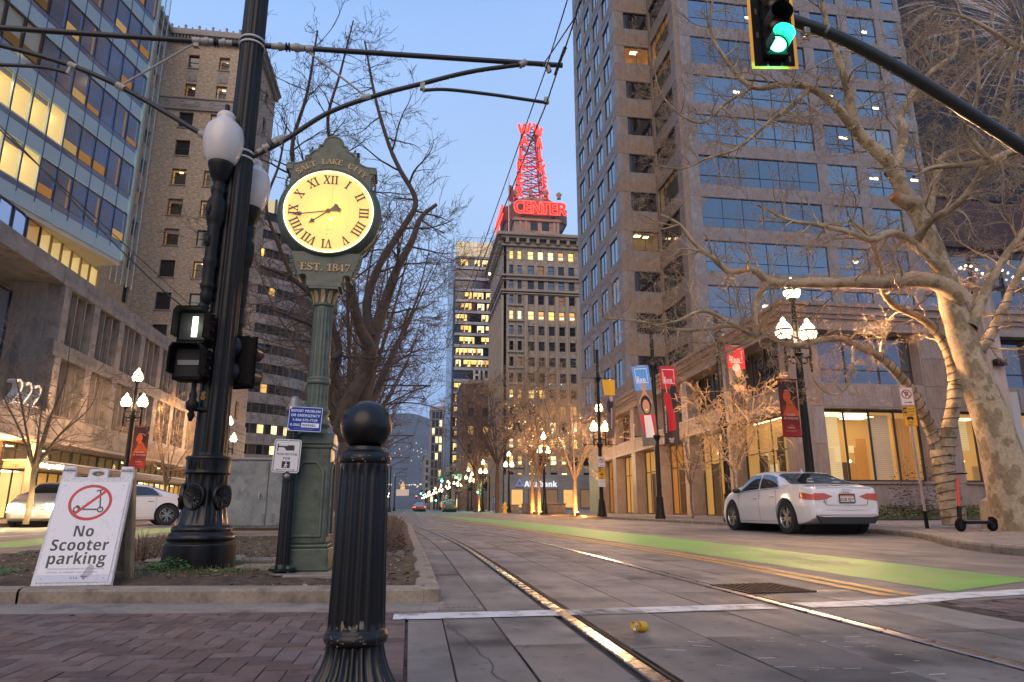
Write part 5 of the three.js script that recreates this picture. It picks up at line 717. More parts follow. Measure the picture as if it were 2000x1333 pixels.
{
  const t = thing('tram_pole', 'black fluted tram wire pole with a cast base, twin globe lamps and bracket arms', 'pole'), px = -1.83, pz = -6.65, at = (g) => g.translate(px, 0, pz);
  part('base', at(merge([lathe([[0.30, 0.04], [0.30, 0.085], [0.302, 0.10], [0.302, 0.285], [0.296, 0.30], [0.272, 0.306], [0.268, 0.315], [0.282, 0.33], [0.284, 0.352], [0.272, 0.375], [0.252, 0.39], [0.248, 0.40], [0.256, 0.412], [0.252, 0.432], [0.232, 0.448], [0.222, 0.455]], 64)])), M.blackGloss, t);
  part('fluted_flare', at(fluted([[0.222, 0.45], [0.215, 0.47, 0.004], [0.198, 0.53, 0.010], [0.186, 0.62, 0.012], [0.180, 0.72, 0.012], [0.178, 0.84, 0.012], [0.179, 0.885, 0.002], [0.18, 0.90, 0]], 16)), M.blackGloss, t);
  const band = part('band', at(lathe([[0.178, 0.89], [0.193, 0.90], [0.198, 0.91], [0.190, 0.925], [0.190, 1.02], [0.198, 1.03], [0.198, 1.045], [0.188, 1.055], [0.15, 1.06]], 64)), M.blackGloss, t);
  [...'MAIN'].forEach((c, i) => { const a = R(-10 + 14 * i - 18); part('lettering', boxUV(clean(text3d(c, 0.075, 0.012))), M.black, band, [px + Math.sin(a) * 0.189, 0.973, pz + Math.cos(a) * 0.189], a); });
  for (const a of [-14, 60, 134, 208, 282]) { const q = [mv(lathe([[0.0, 0.02], [0.03, 0.022], [0.045, 0.016], [0.075, 0.018], [0.088, 0.028], [0.095, 0.02], [0.096, 0]], 32), 0, 0, 0, PI / 2)]; for (let k = 0; k < 13; k++) { const b = R(-60 + 24 * k * 0.83); q.push(mv(rod([0, 0, 0.02], [0.072 * Math.sin(b), 0.072 * Math.cos(b), 0.026], 0.006, 0.011, 6), 0, -0.01, 0)); } q.push(sph(0.02, 0.02, -0.02, 0.026, 10)); const g = merge(q).scale(1, 1.22, 1); const m = part('medallion', g, M.blackGloss, t, [px + Math.sin(R(a)) * 0.178, 0.70, pz + Math.cos(R(a)) * 0.178]); m.rotation.set(-0.05, R(a), 0); }
  part('shaft', at(fluted([[0.148, 1.055], [0.147, 1.075, 0.003], [0.1455, 1.10, 0.008], [0.130, 3.2, 0.008], [0.121, 5.2, 0.007], [0.108, 8.6, 0.006], [0.107, 8.62, 0]], 16, 6)), M.black, t);
  part('number_label', boxUV(clean(text3d('8', 0.075, 0.004))), M.yellow, t, [px - 0.075, 1.60, pz + 0.122], -0.55);
  // lamps on candelabra brackets
  const lamp = (x, z, dy) => {
    const L = (rows) => lathe(rows.map(([r, y]) => [r, y + 2.53 + dy]), 40).translate(x, 0, z);
    part('lamp_bracket', merge([L([[0.01, -0.03], [0.034, 0], [0.055, 0.05], [0.06, 0.1], [0.05, 0.13], [0.066, 0.16], [0.068, 0.19], [0.054, 0.22], [0.056, 0.36], [0.068, 0.40], [0.068, 0.44], [0.058, 0.47], [0.060, 0.78], [0.074, 0.82], [0.086, 0.88], [0.088, 1.02], [0.074, 1.07], [0.055, 1.10], [0.066, 1.14], [0.07, 1.18], [0.05, 1.22], [0.055, 1.26], [0.085, 1.30], [0.105, 1.37], [0.12, 1.42], [0.122, 1.45], [0.1, 1.46]]), ...[0.08, 0.40, 0.9].map((y) => rod([x, 2.53 + dy + y, z], [px, 2.53 + dy + y, pz], 0.028, 0.034, 10)), ...[0.94, 0.62].map((y, i) => mv(new THREE.TorusGeometry(0.07 - 0.02 * i, 0.026, 8, 24), x, 2.53 + dy + y, z + 0.02, 0, Math.atan2(px - x, pz - z) + PI / 2))]), M.black, t);
    part('lamp_globe', L([[0.118, 1.45], [0.14, 1.475], [0.165, 1.54], [0.186, 1.63], [0.192, 1.70], [0.186, 1.77], [0.172, 1.83], [0.166, 1.845], [0.160, 1.848], [0.13, 1.89], [0.098, 1.912], [0.086, 1.925], [0.085, 1.945], [0.09, 1.955], [0.088, 1.985], [0.07, 2.01], [0.04, 2.025], [0.03, 2.03]]), new THREE.MeshPhysicalMaterial({ color: lin(0.72, 0.66, 0.62), roughness: 0.35, transmission: 0.25, thickness: 0, clearcoat: 0.4 }), t);
    part('lamp_finial', L([[0.03, 2.025], [0.022, 2.04], [0.022, 2.10], [0.015, 2.11], [0.001, 2.112]]), M.black, t);
  };
  lamp(-1.965, -6.50, -0.07); lamp(-1.79, -7.02, -0.30);
  // bracket arms over both tracks
  const B = (a, b, r) => part('arm_tube', rod(a, b, r), M.cable, t);
  B([px, 5.40, pz], [1.55, 5.50, pz], 0.030); insulator(t, [px, 5.40, pz], [1.55, 5.5, pz], 0.30);
  part('arm_tube', tubeThrough([[px, 4.02, pz], [-1.45, 4.28, pz], [-1.0, 4.66, pz], [-0.5, 4.92, pz], [-0.05, 5.10, pz], [0.5, 5.31, pz], [1.1, 5.47, pz]], 0.026, 60, 10), M.cable, t); insulator(t, [px, 4.02, pz], [-1.0, 4.66, pz], 0.30);
  part('steady_arm', tubeThrough([[0.0, 5.03, pz], [0.2, 5.06, pz], [0.7, 5.05, pz], [1.36, 5.005, pz]], 0.019, 30, 8), M.cable, t);
  part('brace_rod', rod([-1.25, 5.38, pz], [-0.61, 4.89, pz], 0.011), M.ceramic, t);
  for (const g of [rod([-1.28, 5.41, pz], [-1.2, 5.415, pz], 0.042), rod([-0.66, 4.86, pz], [-0.57, 4.90, pz], 0.036), rod([0.0, 5.02, pz], [-0.03, 5.12, pz], 0.02), box(0.05, 0.09, 0.05, -0.02, 5.08, pz), rod([1.36, 5.5, pz], [1.40, 5.4, pz], 0.03), rod([1.05, 5.45, pz], [1.13, 5.5, pz], 0.04), box(0.05, 0.07, 0.05, 1.36, 5.03, pz)]) part('clamp', boxUV(clean(g)), M.ceramic, t);
  part('arm_tube', rod([px, 5.40, pz], [-5.4, 5.30, pz], 0.030), M.cable, t); insulator(t, [px, 5.40, pz], [-5.4, 5.3, pz], 0.30);
  part('arm_tube', tubeThrough([[px, 4.10, pz], [-2.2, 4.29, pz], [-3.06, 4.77, pz], [-3.55, 4.965, pz], [-4.24, 5.13, pz], [-5.2, 5.27, pz]], 0.026, 60, 10), M.cable, t); insulator(t, [px, 4.10, pz], [-2.35, 4.37, pz], 0.24);
  part('steady_arm', tubeThrough([[-3.58, 4.885, pz], [-3.8, 4.92, pz], [-4.3, 4.905, pz], [-5.0, 4.86, pz]], 0.019, 30, 8), M.cable, t);
  part('brace_rod', rod([-2.39, 5.37, pz], [-3.05, 4.8, pz], 0.011), M.ceramic, t);
  for (const g of [rod([-2.35, 5.385, pz], [-2.43, 5.383, pz], 0.042), box(0.05, 0.08, 0.05, -2.39, 5.35, pz), rod([-3.02, 4.75, pz], [-3.1, 4.79, pz], 0.038), rod([-3.55, 4.97, pz], [-3.58, 4.87, pz], 0.022), rod([-3.5, 4.95, pz], [-3.58, 4.98, pz], 0.034)]) part('clamp', boxUV(clean(g)), M.ceramic, t);
  part('strap', merge([5.37, 5.43, 4.04, 4.11].map((y) => torus(0.128 - 0.003 * (y - 4), 0.012, px, y, pz))), M.whitePlastic, t);
}
{ // overhead wires
  const o = thing('contact_wire', 'pair of black overhead tram wires running over the near track into the distance', 'wire');
  const ms = [[1.36, -6.65], [0.54, -28.3], [-0.05, -48.7], [-0.25, -70.5], [-0.5, -91], [-0.62, -112], [-0.7, -150], [-0.8, -240]];
  const pts = (y, sag) => { const l = [[1.36, y, 3], [1.36, y, -6.65]]; for (let i = 0; i < ms.length - 1; i++) { const [a, b] = ms[i], [c, d] = ms[i + 1]; for (let k = 1; k <= 4; k++) { const t = k / 4; l.push([a + (c - a) * t, y - sag * 4 * t * (1 - t), b + (d - b) * t]); } } return l; };
  const line = (p, r) => merge(p.slice(1).map((q, i) => rod(p[i], q, r, r, 6)));
  part('lower_wire', line(pts(5.0, 0), 0.008), M.cable, o); part('upper_wire', line(pts(5.44, 0.22), 0.007), M.cable, o);
  const d = []; for (const z of [-12, -17.5, -23, -33, -38, -43]) { const t0 = ms.findIndex((m) => m[1] < z), [a, b] = ms[t0 - 1], [c, e] = ms[t0], t = (z - b) / (e - b), x = a + (c - a) * t; d.push(rod([x, 5, z], [x, 5.44 - 0.22 * 4 * t * (1 - t), z], 0.003, 0.003, 4)); } part('dropper', merge(d), M.cable, o);
  part('section_clamp', merge([rod([1.36, 5.0, -5.7], [1.36, 5.05, -6.2], 0.02, 0.012, 8), rod([1.36, 5.02, -5.3], [1.3, 5.42, -6.6], 0.007, 0.007, 6)]), M.cable, o);
  const w = top('contact_wire', merge([rod([-4.9, 4.9, 3], [-4.9, 4.9, -6.65], 0.008, 0.008, 6), rod([-4.9, 4.9, -6.65], [-4.6, 4.9, -200], 0.008, 0.008, 6)]), M.cable, 'single black overhead tram wire beyond the left end of the bracket arm', 'wire'); void w;
  top('signal_cable', tubeThrough([[-9, 8.6, -6.3], [-3.88, 4.04, -6.3], [-3.07, 3.25, -6.32], [-2.32, 2.55, -6.4], [-1.95, 2.27, -6.5]], 0.007, 50, 6), M.cable, 'thin black cable sagging from upper left down to the tram signal', 'cable');
}
{ // tram signals on the left of the pole, back of a black traffic signal on its right
  const sig = (label, y, lit) => { const t = thing('tram_signal', label, 'signal', [-2.015, y, -6.44], R(-6), 'tram signals on the pole');
    const s = shapeOf([[-0.14, -0.15], [0.1, -0.16], [0.14, -0.12], [0.14, 0.12], [0.1, 0.165], [-0.11, 0.165], [-0.14, 0.13]]);
    part('housing', boxUV(clean(extrude(s, 0.16, 0.008).translate(0, 0, -0.12))), M.blackMatt, t);
    const hood = shapeOf([[-0.15, -0.10], [-0.15, 0.13], [-0.12, 0.172], [0.10, 0.172], [0.145, 0.125], [0.145, -0.12], [0.13, -0.12], [0.13, 0.115], [0.095, 0.157], [-0.11, 0.157], [-0.136, 0.12], [-0.136, -0.10]]); part('hood', boxUV(clean(extrude(hood, 0.11, 0.002).translate(0, 0, 0.04))), M.blackMatt, t);
    part('lens_plate', box(0.23, 0.25, 0.01, 0, 0, 0.05), S(0.006, 0.006, 0.006, 0.8), t);
    if (lit) { part('light_bar', box(0.046, 0.19, 0.008, 0.022, -0.005, 0.06), glow(0.95, 1, 0.88, 2.5), t); const l = new THREE.PointLight(0xf0ffe0, 0.05, 0, 2); l.position.set(-2.0, y, -6.32); l.castShadow = true; scene.add(l); } else part('dark_bar', box(0.19, 0.046, 0.008, 0, 0, 0.06), S(0.10, 0.10, 0.12, 0.4), t);
    part('latch', merge([-0.11, -0.03, 0.05, 0.13].map((v) => mv(cyl(0.013, 0.013, 0.03, 0, 0, 0, 10), 0.158, v, 0.0, 0, 0, PI / 2))), M.blackGloss, t); part('mount', rod([0.1, 0.0, -0.1], [0.2, 0, -0.2], 0.03), M.black, t); return t; };
  sig('upper black tram signal showing a lit white vertical bar', 2.215, true); sig('lower unlit black tram signal with its dark horizontal bar', 1.875, false);
  const p = thing('signal_bracket', 'small black cast bracket and finials holding the tram signals', 'bracket'); part('stem', mv(lathe([[0.012, 1.36], [0.02, 1.38], [0.035, 1.42], [0.02, 1.45], [0.05, 1.47], [0.055, 1.53], [0.03, 1.56], [0.035, 1.6], [0.02, 1.64], [0.022, 1.72]], 20), -1.985, 0, -6.5), M.black, p); part('upper_stem', mv(lathe([[0.022, 2.37], [0.05, 2.40], [0.055, 2.44], [0.03, 2.47], [0.035, 2.5], [0.02, 2.54], [0.012, 2.6]], 20), -1.985, 0, -6.5), M.black, p); part('pin', rod([-1.985, 1.48, -6.5], [-1.80, 1.46, -6.55], 0.025), M.black, p);
  const q = thing('traffic_signal', 'black traffic signal seen from behind on the right of the tram pole', 'signal', [-1.665, 1.98, -6.78], R(158)); q.scale.setScalar(0.86); part('housing', rbox(0.24, 0.56, 0.16, 0.02), M.blackMatt, q); for (const y of [0.14, -0.14]) part('visor', mv(new THREE.CylinderGeometry(0.10, 0.105, 0.19, 24, 1, true), -0.02, y, 0.16, PI / 2), new THREE.MeshStandardMaterial({ color: lin(0.01, 0.01, 0.01), roughness: 0.3, side: THREE.DoubleSide }), q); for (const y of [0.14, -0.14]) part('rear_bulge', new THREE.SphereGeometry(0.105, 24, 16).scale(1, 1.15, 0.9), M.blackGloss, q, [0.04, y, -0.09]); part('door', box(0.26, 0.6, 0.015, 0, 0, 0.085), M.blackMatt, q);
}
{ // push-button post with its two signs, cabinet
  const t = thing('push_button_post', 'black fluted post on a bolted flange in front of the green clock', 'post', [-0.945, 0, -5.64]);
  part('shaft', fluted([[0.05, 0.16], [0.049, 0.18, 0.004], [0.044, 1.36, 0.004], [0.046, 1.37, 0]], 12), M.blackGloss, t);
  part('cap', lathe([[0.05, 1.36], [0.056, 1.375], [0.056, 1.395], [0.045, 1.405], [0.042, 1.42], [0.04, 1.45], [0.028, 1.47], [0.001, 1.48]], 32), M.galv, t);
  part('flange', merge([cyl(0.098, 0.098, 0.016, 0, 0.148, 0, 36), cyl(0.06, 0.054, 0.03, 0, 0.17, 0)]), M.blackGloss, t); part('lower_flange', cyl(0.092, 0.092, 0.014, 0, 0.118, 0, 36), M.galv, t);
  for (let i = 0; i < 4; i++) { const a = PI / 4 + i * PI / 2; part('bolt', merge([cyl(0.011, 0.011, 0.07, 0, 0, 0, 6), cyl(0.017, 0.017, 0.016, 0, 0.022, 0, 6)]), M.clockGreenPale, t, [0.075 * Math.cos(a), 0.142, 0.075 * Math.sin(a)]); }
  part('grout_foot', cyl(0.062, 0.058, 0.07, 0, 0.08, 0, 24), M.concrete, t);
  part('button', merge([mv(cyl(0.036, 0.034, 0.04, 0, 0, 0, 24), -0.004, 0.838, 0.055, PI / 2)]), M.blackGloss, t); part('button_face', mv(new THREE.SphereGeometry(0.024, 20, 10, 0, 2 * PI, 0, PI / 2), -0.004, 0.838, 0.075, PI / 2), M.galv, t);
  const rr = (w, h, r) => { const s = new THREE.Shape(); s.moveTo(-w / 2 + r, -h / 2); s.lineTo(w / 2 - r, -h / 2); s.absarc(w / 2 - r, -h / 2 + r, r, -PI / 2, 0); s.lineTo(w / 2, h / 2 - r); s.absarc(w / 2 - r, h / 2 - r, r, 0, PI / 2); s.lineTo(-w / 2 + r, h / 2); s.absarc(-w / 2 + r, h / 2 - r, r, PI / 2, PI); s.lineTo(-w / 2, -h / 2 + r); s.absarc(-w / 2 + r, -h / 2 + r, r, PI, 1.5 * PI); return s; };
  const print = (g, w, h) => { const p = g.attributes.position, uv = []; for (let i = 0; i < p.count; i++) uv.push(p.getX(i) / w + 0.5, p.getY(i) / h + 0.5); g.setAttribute('uv', new THREE.Float32BufferAttribute(uv, 2)); return g; };
  const blue = canvasTex(512, 384, (x, w, h) => { x.fillStyle = '#12307f'; x.fillRect(0, 0, w, h); x.strokeStyle = '#c9d2e6'; x.lineWidth = 9; x.strokeRect(8, 8, w - 16, h - 16); x.fillStyle = '#c9d4ea'; x.textAlign = 'center'; x.font = 'bold 58px sans-serif'; const L = (s, y, sz = 58) => { x.font = `bold ${sz}px sans-serif`; x.fillText(s, w / 2, y, w - 60); }; L('REPORT PROBLEM', 86); L('OR EMERGENCY', 156); L('1-844-575-7729', 226, 54); x.textAlign = 'left'; x.font = 'bold 54px sans-serif'; x.fillText('X-ING', 34, 304, 165); x.fillStyle = '#dde2ea'; x.fillRect(206, 250, 270, 68); x.fillStyle = '#10131c'; x.fillText('969948X', 214, 305, 254); x.textAlign = 'center'; x.fillStyle = '#8fa3cf'; x.font = '24px sans-serif'; x.fillText('UTAH TRANSIT AUTHORITY', w / 2, 352, w - 160); });
  const b = thing('emergency_sign', 'blue metal sign reading REPORT PROBLEM OR EMERGENCY on the black post', 'sign', [-0.845, 1.285, -5.585], R(-2)); b.rotation.z = R(-2.5);
  part('panel', print(extrude(rr(0.262, 0.196, 0.012), 0.003), 0.262, 0.196), new THREE.MeshStandardMaterial({ map: blue, roughness: 0.75 }), b); part('bolt', merge([[-0.118, 0.085], [-0.118, -0.085]].map(([x, y]) => mv(cyl(0.008, 0.008, 0.008, 0, 0, 0, 10), x, y, 0.004, PI / 2))), M.steel, b); part('clip', box(0.03, 0.2, 0.03, -0.11, 0, -0.02), M.galv, b);
  const white = canvasTex(384, 480, (x, w, h) => { x.fillStyle = '#c9c6c4'; x.fillRect(0, 0, w, h); x.strokeStyle = '#15151a'; x.lineWidth = 9; x.beginPath(); x.roundRect(18, 18, w - 36, h - 36, 26); x.stroke(); x.fillStyle = '#15151a'; x.fillRect(48, 70, 16, 106); x.beginPath(); x.moveTo(64, 98); x.lineTo(182, 100); x.lineTo(200, 86); x.lineTo(286, 84); x.lineTo(292, 160); x.lineTo(176, 164); x.lineTo(160, 140); x.lineTo(140, 120); x.lineTo(64, 120); x.closePath(); x.fill(); x.textAlign = 'center'; x.font = 'bold 43px sans-serif'; x.fillText('PUSH BUTTON', w / 2, 232, 320); x.font = 'bold 54px sans-serif'; x.fillText('FOR', w / 2, 296); x.fillRect(134, 318, 116, 96); x.fillStyle = '#d8d6d4'; x.beginPath(); x.arc(194, 336, 9, 0, 7); x.fill(); x.lineWidth = 11; x.strokeStyle = '#d8d6d4'; x.lineCap = 'round'; x.beginPath(); x.moveTo(193, 352); x.lineTo(189, 378); x.lineTo(206, 404); x.moveTo(189, 378); x.lineTo(172, 404); x.moveTo(193, 356); x.lineTo(212, 372); x.moveTo(190, 356); x.lineTo(176, 376); x.stroke(); x.strokeStyle = '#15151a'; x.lineWidth = 6; x.beginPath(); x.moveTo(70, 438); x.lineTo(314, 438); x.stroke(); x.fillStyle = '#15151a'; for (const [a, d] of [[60, 1], [324, -1]]) { x.beginPath(); x.moveTo(a, 438); x.lineTo(a + 24 * d, 426); x.lineTo(a + 24 * d, 450); x.fill(); } });
  const c = thing('push_button_sign', 'white sign with pointing hand reading PUSH BUTTON FOR walking figure', 'sign', [-0.962, 0.995, -5.575], 0); c.rotation.z = R(-2); part('panel', print(extrude(rr(0.205, 0.258, 0.022), 0.003), 0.205, 0.258), new THREE.MeshStandardMaterial({ map: white, roughness: 0.5 }), c); part('bolt', merge([[0, 0.117], [0, -0.117]].map(([x, y]) => mv(cyl(0.006, 0.006, 0.006, 0, 0, 0, 10), x, y, 0.004, PI / 2))), M.steel, c);
  const k = thing('utility_cabinet', 'grey metal utility cabinet with rust along its foot behind the clock', 'cabinet', [-2.62, 0.2, -13.5]); part('body', rbox(1.78, 1.24, 0.6, 0.015, 0, 0.66, -0.3), M.cabinet, k); part('roof', rbox(1.84, 0.045, 0.66, 0.01, 0, 1.295, -0.3), M.galv, k); for (const x of [-0.44, 0.44]) { const d = part('door', rbox(0.86, 1.15, 0.02, 0.006, x, 0.66, 0.012), M.cabinet, k); if (x < 0) part('handle', merge([box(0.03, 0.10, 0.03, 0.3 + x, 0.62, 0.035), rod([0.3 + x, 0.68, 0.05], [0.3 + x, 0.58, 0.055], 0.012)]), M.steel, d); } part('rust_strip', box(1.8, 0.035, 0.62, 0, 0.022, -0.29), M.rust, k); part('label_plate', box(0.1, 0.14, 0.01, 0.80, 1.1, 0.03), M.gold, k); part('plinth', rbox(1.9, 0.2, 0.75, 0.02, 0, -0.1, -0.3), M.concrete, k);
}
{ // folding sign
  const w = 0.50, H = 0.82, tilt = R(-15), t = thing('folding_sign', 'white folding plastic sign board reading No Scooter parking on the planter kerb', 'sign', [-2.26, 0.085, -5.28], R(3));
  const s = new THREE.Shape(); s.moveTo(-w / 2, 0); s.lineTo(w / 2, 0); s.lineTo(w / 2 - 0.012, H - 0.005); s.lineTo(w / 2 - 0.10, H - 0.005); s.lineTo(w / 2 - 0.10, H - 0.06); s.lineTo(0.068, H - 0.06); s.lineTo(0.064, H - 0.01); s.quadraticCurveTo(0.06, H, 0.05, H); s.lineTo(-0.05, H); s.quadraticCurveTo(-0.06, H, -0.064, H - 0.01); s.lineTo(-0.068, H - 0.06); s.lineTo(-w / 2 + 0.10, H - 0.06); s.lineTo(-w / 2 + 0.10, H - 0.005); s.lineTo(-w / 2 + 0.012, H - 0.005); s.closePath(); const hole = new THREE.Path(); hole.absellipse(0, H - 0.034, 0.04, 0.017, 0, 2 * PI); s.holes.push(hole);
  const fr = part('front_panel', boxUV(clean(extrude(s, 0.03, 0.004).translate(0, 0, -0.03))), M.whitePlastic, t); fr.rotation.x = tilt;
  const sheet = canvasTex(1024, 1536, (x, W, Hh) => { const r = rng(2); x.fillStyle = '#d3d0d2'; x.fillRect(0, 0, W, Hh); x.fillStyle = '#b9bcc8'; x.fillRect(0, Hh - 110, W, 110);
    x.save(); x.translate(W / 2 - 10, 330); x.lineWidth = 46; x.strokeStyle = '#b3272c'; 
    x.strokeStyle = '#26262a'; x.lineWidth = 22; x.lineCap = 'round'; x.beginPath(); x.moveTo(60, -185); x.lineTo(140, -200); x.moveTo(112, -190); x.lineTo(165, 90); x.stroke(); x.lineWidth = 24; x.beginPath(); x.moveTo(-150, 110); x.lineTo(120, 110); x.moveTo(-190, 60); x.quadraticCurveTo(-150, 50, -140, 100); x.stroke(); x.lineWidth = 20; for (const q of [-185, 172]) { x.beginPath(); x.arc(q, 112, 38, 0, 7); x.stroke(); } x.strokeStyle = '#b3272c'; x.lineWidth = 46; x.beginPath(); x.ellipse(0, 0, 300, 262, 0, 0, 7); x.stroke(); x.beginPath(); x.moveTo(205, -190); x.lineTo(-205, 190); x.stroke(); x.restore();
    x.fillStyle = '#26262a'; x.textAlign = 'center'; x.font = 'bold 232px sans-serif'; x.fillText('No', W / 2, 860, 330); x.fillText('Scooter', W / 2 - 10, 1070, 890); x.fillText('parking', W / 2 - 10, 1270, 890); x.fillStyle = '#54545c'; x.font = 'italic 42px sans-serif'; x.textAlign = 'left'; x.fillText('Scooters are not allowed on UTA platforms,', 120, 1352, 820); x.fillText('vehicles, or sidewalks near the station.', 120, 1402, 760);
    x.fillStyle = '#33477e'; x.font = 'bold 46px sans-serif'; x.fillText('U T A', 470, 1490); x.fillStyle = '#2f4a90'; x.beginPath(); x.moveTo(626, 1444); x.lineTo(706, 1444); x.lineTo(666, 1500); x.fill(); x.fillStyle = '#b3272c'; x.fillRect(620, 1452, 92, 9); x.fillStyle = '#d8d8dc'; x.fillRect(620, 1466, 92, 8);
    for (let i = 0; i < 150; i++) { x.fillStyle = `rgba(90,86,88,${0.03 + 0.05 * r()})`; x.beginPath(); x.ellipse(W * r(), Hh * r(), 6 + 60 * r(), 3 + 16 * r(), r() * 3, 0, 7); x.fill(); }
    x.save(); x.translate(720, 1400); x.rotate(0.5); for (let i = 0; i < 11; i++) { x.fillStyle = 'rgba(60,58,60,0.55)'; x.fillRect(-74 + (i % 3) * 4, -110 + i * 20, 128 - Math.abs(i - 5) * 8, 12); } x.restore(); for (const [a, b] of [[70, 60], [954, 60], [70, 1480], [954, 1480]]) { x.fillStyle = '#6b6b70'; x.beginPath(); x.arc(a, b, 8, 0, 7); x.fill(); } });
  part('printed_sheet', box(w - 0.05, 0.70, 0.006, 0, 0.372, 0.006), new THREE.MeshStandardMaterial({ map: sheet, roughness: 0.45 }), fr);
  { const uv = fr.children[0].geometry.attributes.uv; void uv; }
  const back = part('back_panel', boxUV(clean(extrude(s, 0.03, 0.004))), M.beigePlastic, t, [0, 0, -0.475]); back.rotation.x = -tilt;
  part('side_rib', merge([rbox(0.05, 0.76, 0.06, 0.01, w / 2 - 0.03, 0.39, 0.05), rbox(0.05, 0.76, 0.06, 0.01, -w / 2 + 0.03, 0.39, 0.05), rbox(w - 0.1, 0.05, 0.05, 0.01, 0, 0.05, 0.05), rbox(w - 0.1, 0.05, 0.05, 0.01, 0, 0.40, 0.05)]), M.beigePlastic, back); part('hinge', merge([-1, 1].map((q) => mv(cyl(0.018, 0.018, 0.08, 0, 0, 0, 12), q * (w / 2 - 0.055), 0.795, -0.205, 0, 0, PI / 2))), M.whitePlastic, t);
}
{ // drinks can on the track slabs, drain grates
  const t = thing('drinks_can', 'crushed yellow drinks can lying on the track slabs', 'can', [1.15, 0.028, -3.50], R(35)); const print = canvasTex(256, 128, (x, w, h) => { x.fillStyle = '#d9a613'; x.fillRect(0, 0, w, h); x.fillStyle = '#e6e2d8'; x.fillRect(120, 14, 70, 96); x.fillStyle = '#4a4640'; for (let i = 0; i < 9; i++) x.fillRect(126 + i * 7, 24, 3 + (i % 3), 60); x.fillStyle = '#b2321c'; x.fillRect(20, 20, 70, 22); x.fillStyle = '#7d1d12'; x.fillRect(200, 0, 22, h); });
  const g = new THREE.CylinderGeometry(0.03, 0.033, 0.115, 32, 10); { const p = g.attributes.position; for (let i = 0; i < p.count; i++) { const y = p.getY(i), k = 1 - 0.22 * Math.max(0, Math.sin(p.getX(i) * 60 + y * 55)) * (y < 0 ? 1 : 0.3); p.setX(i, p.getX(i) * k); p.setZ(i, p.getZ(i) * (1 - 0.1 * Math.sin(y * 70))); } g.computeVertexNormals(); }
  t.scale.setScalar(0.76); const body = part('body', g, new THREE.MeshStandardMaterial({ map: print, metalness: 0.35, roughness: 0.35 }), t); body.rotation.set(0.4, 0, R(82)); part('rim', torus(0.027, 0.0035, 0, -0.06, 0, 32), M.steel, body);
  const gr = (name, label, x, z, w, d, nx, nz, ry, mat) => { const o = thing(name, label, 'drain grate', [x, 0, z], ry); part('frame', (() => { const s = shapeOf([[-w / 2, -d / 2], [w / 2, -d / 2], [w / 2, d / 2], [-w / 2, d / 2]]); s.holes.push(rectHole(-w / 2 + 0.03, -d / 2 + 0.03, w - 0.06, d - 0.06)); return boxUV(clean(extrude(s, 0.012).rotateX(-PI / 2))); })(), mat, o); part('pit', box(w - 0.04, 0.004, d - 0.04, 0, 0.003, 0), M.joint, o); for (let i = 1; i < nx; i++) part('bar', cached('gb' + d, () => box(0.016, 0.010, d - 0.05)), mat, o, [-w / 2 + w * i / nx, 0.011, 0]); for (let j = 1; j < nz; j++) part('cross_bar', cached('gc' + w, () => box(w - 0.05, 0.008, 0.012)), mat, o, [0, 0.0095, -d / 2 + d * j / nz]); };
  gr('drain_grate', 'rusty square drain grate beside the yellow lines', 2.68, -5.18, 0.56, 0.56, 10, 9, R(4), M.rust); gr('gutter_grate', 'small slotted drain in the gutter before the planter corner', 0.33, -4.43, 0.26, 0.12, 8, 2, 0, M.concrete);
}

/* ---------- street lamps ---------- */
const acorn = (parent, x, y, z, s = 1) => { // glowing acorn lantern: cup, bowl, band, upper cone, finial
  const L = (rows) => lathe(rows.map(([r, h]) => [r * s, h * s]), 20).translate(x, y, z);
  part('lamp_cup', L([[0.03, -0.30], [0.05, -0.27], [0.05, -0.22], [0.10, -0.17], [0.13, -0.14], [0.14, -0.12]]), M.black, parent);
  part('lamp_globe', L([[0.135, -0.12], [0.19, -0.06], [0.225, 0.03], [0.232, 0.10]]), M.lampGlow, parent);
  part('lamp_band', L([[0.234, 0.095], [0.240, 0.10], [0.240, 0.15], [0.222, 0.16]]), M.black, parent);
  part('lamp_globe', L([[0.215, 0.155], [0.17, 0.26], [0.11, 0.34], [0.06, 0.38], [0.055, 0.40], [0.065, 0.43], [0.04, 0.47], [0.001, 0.52]]), M.lampGlow, parent);
};
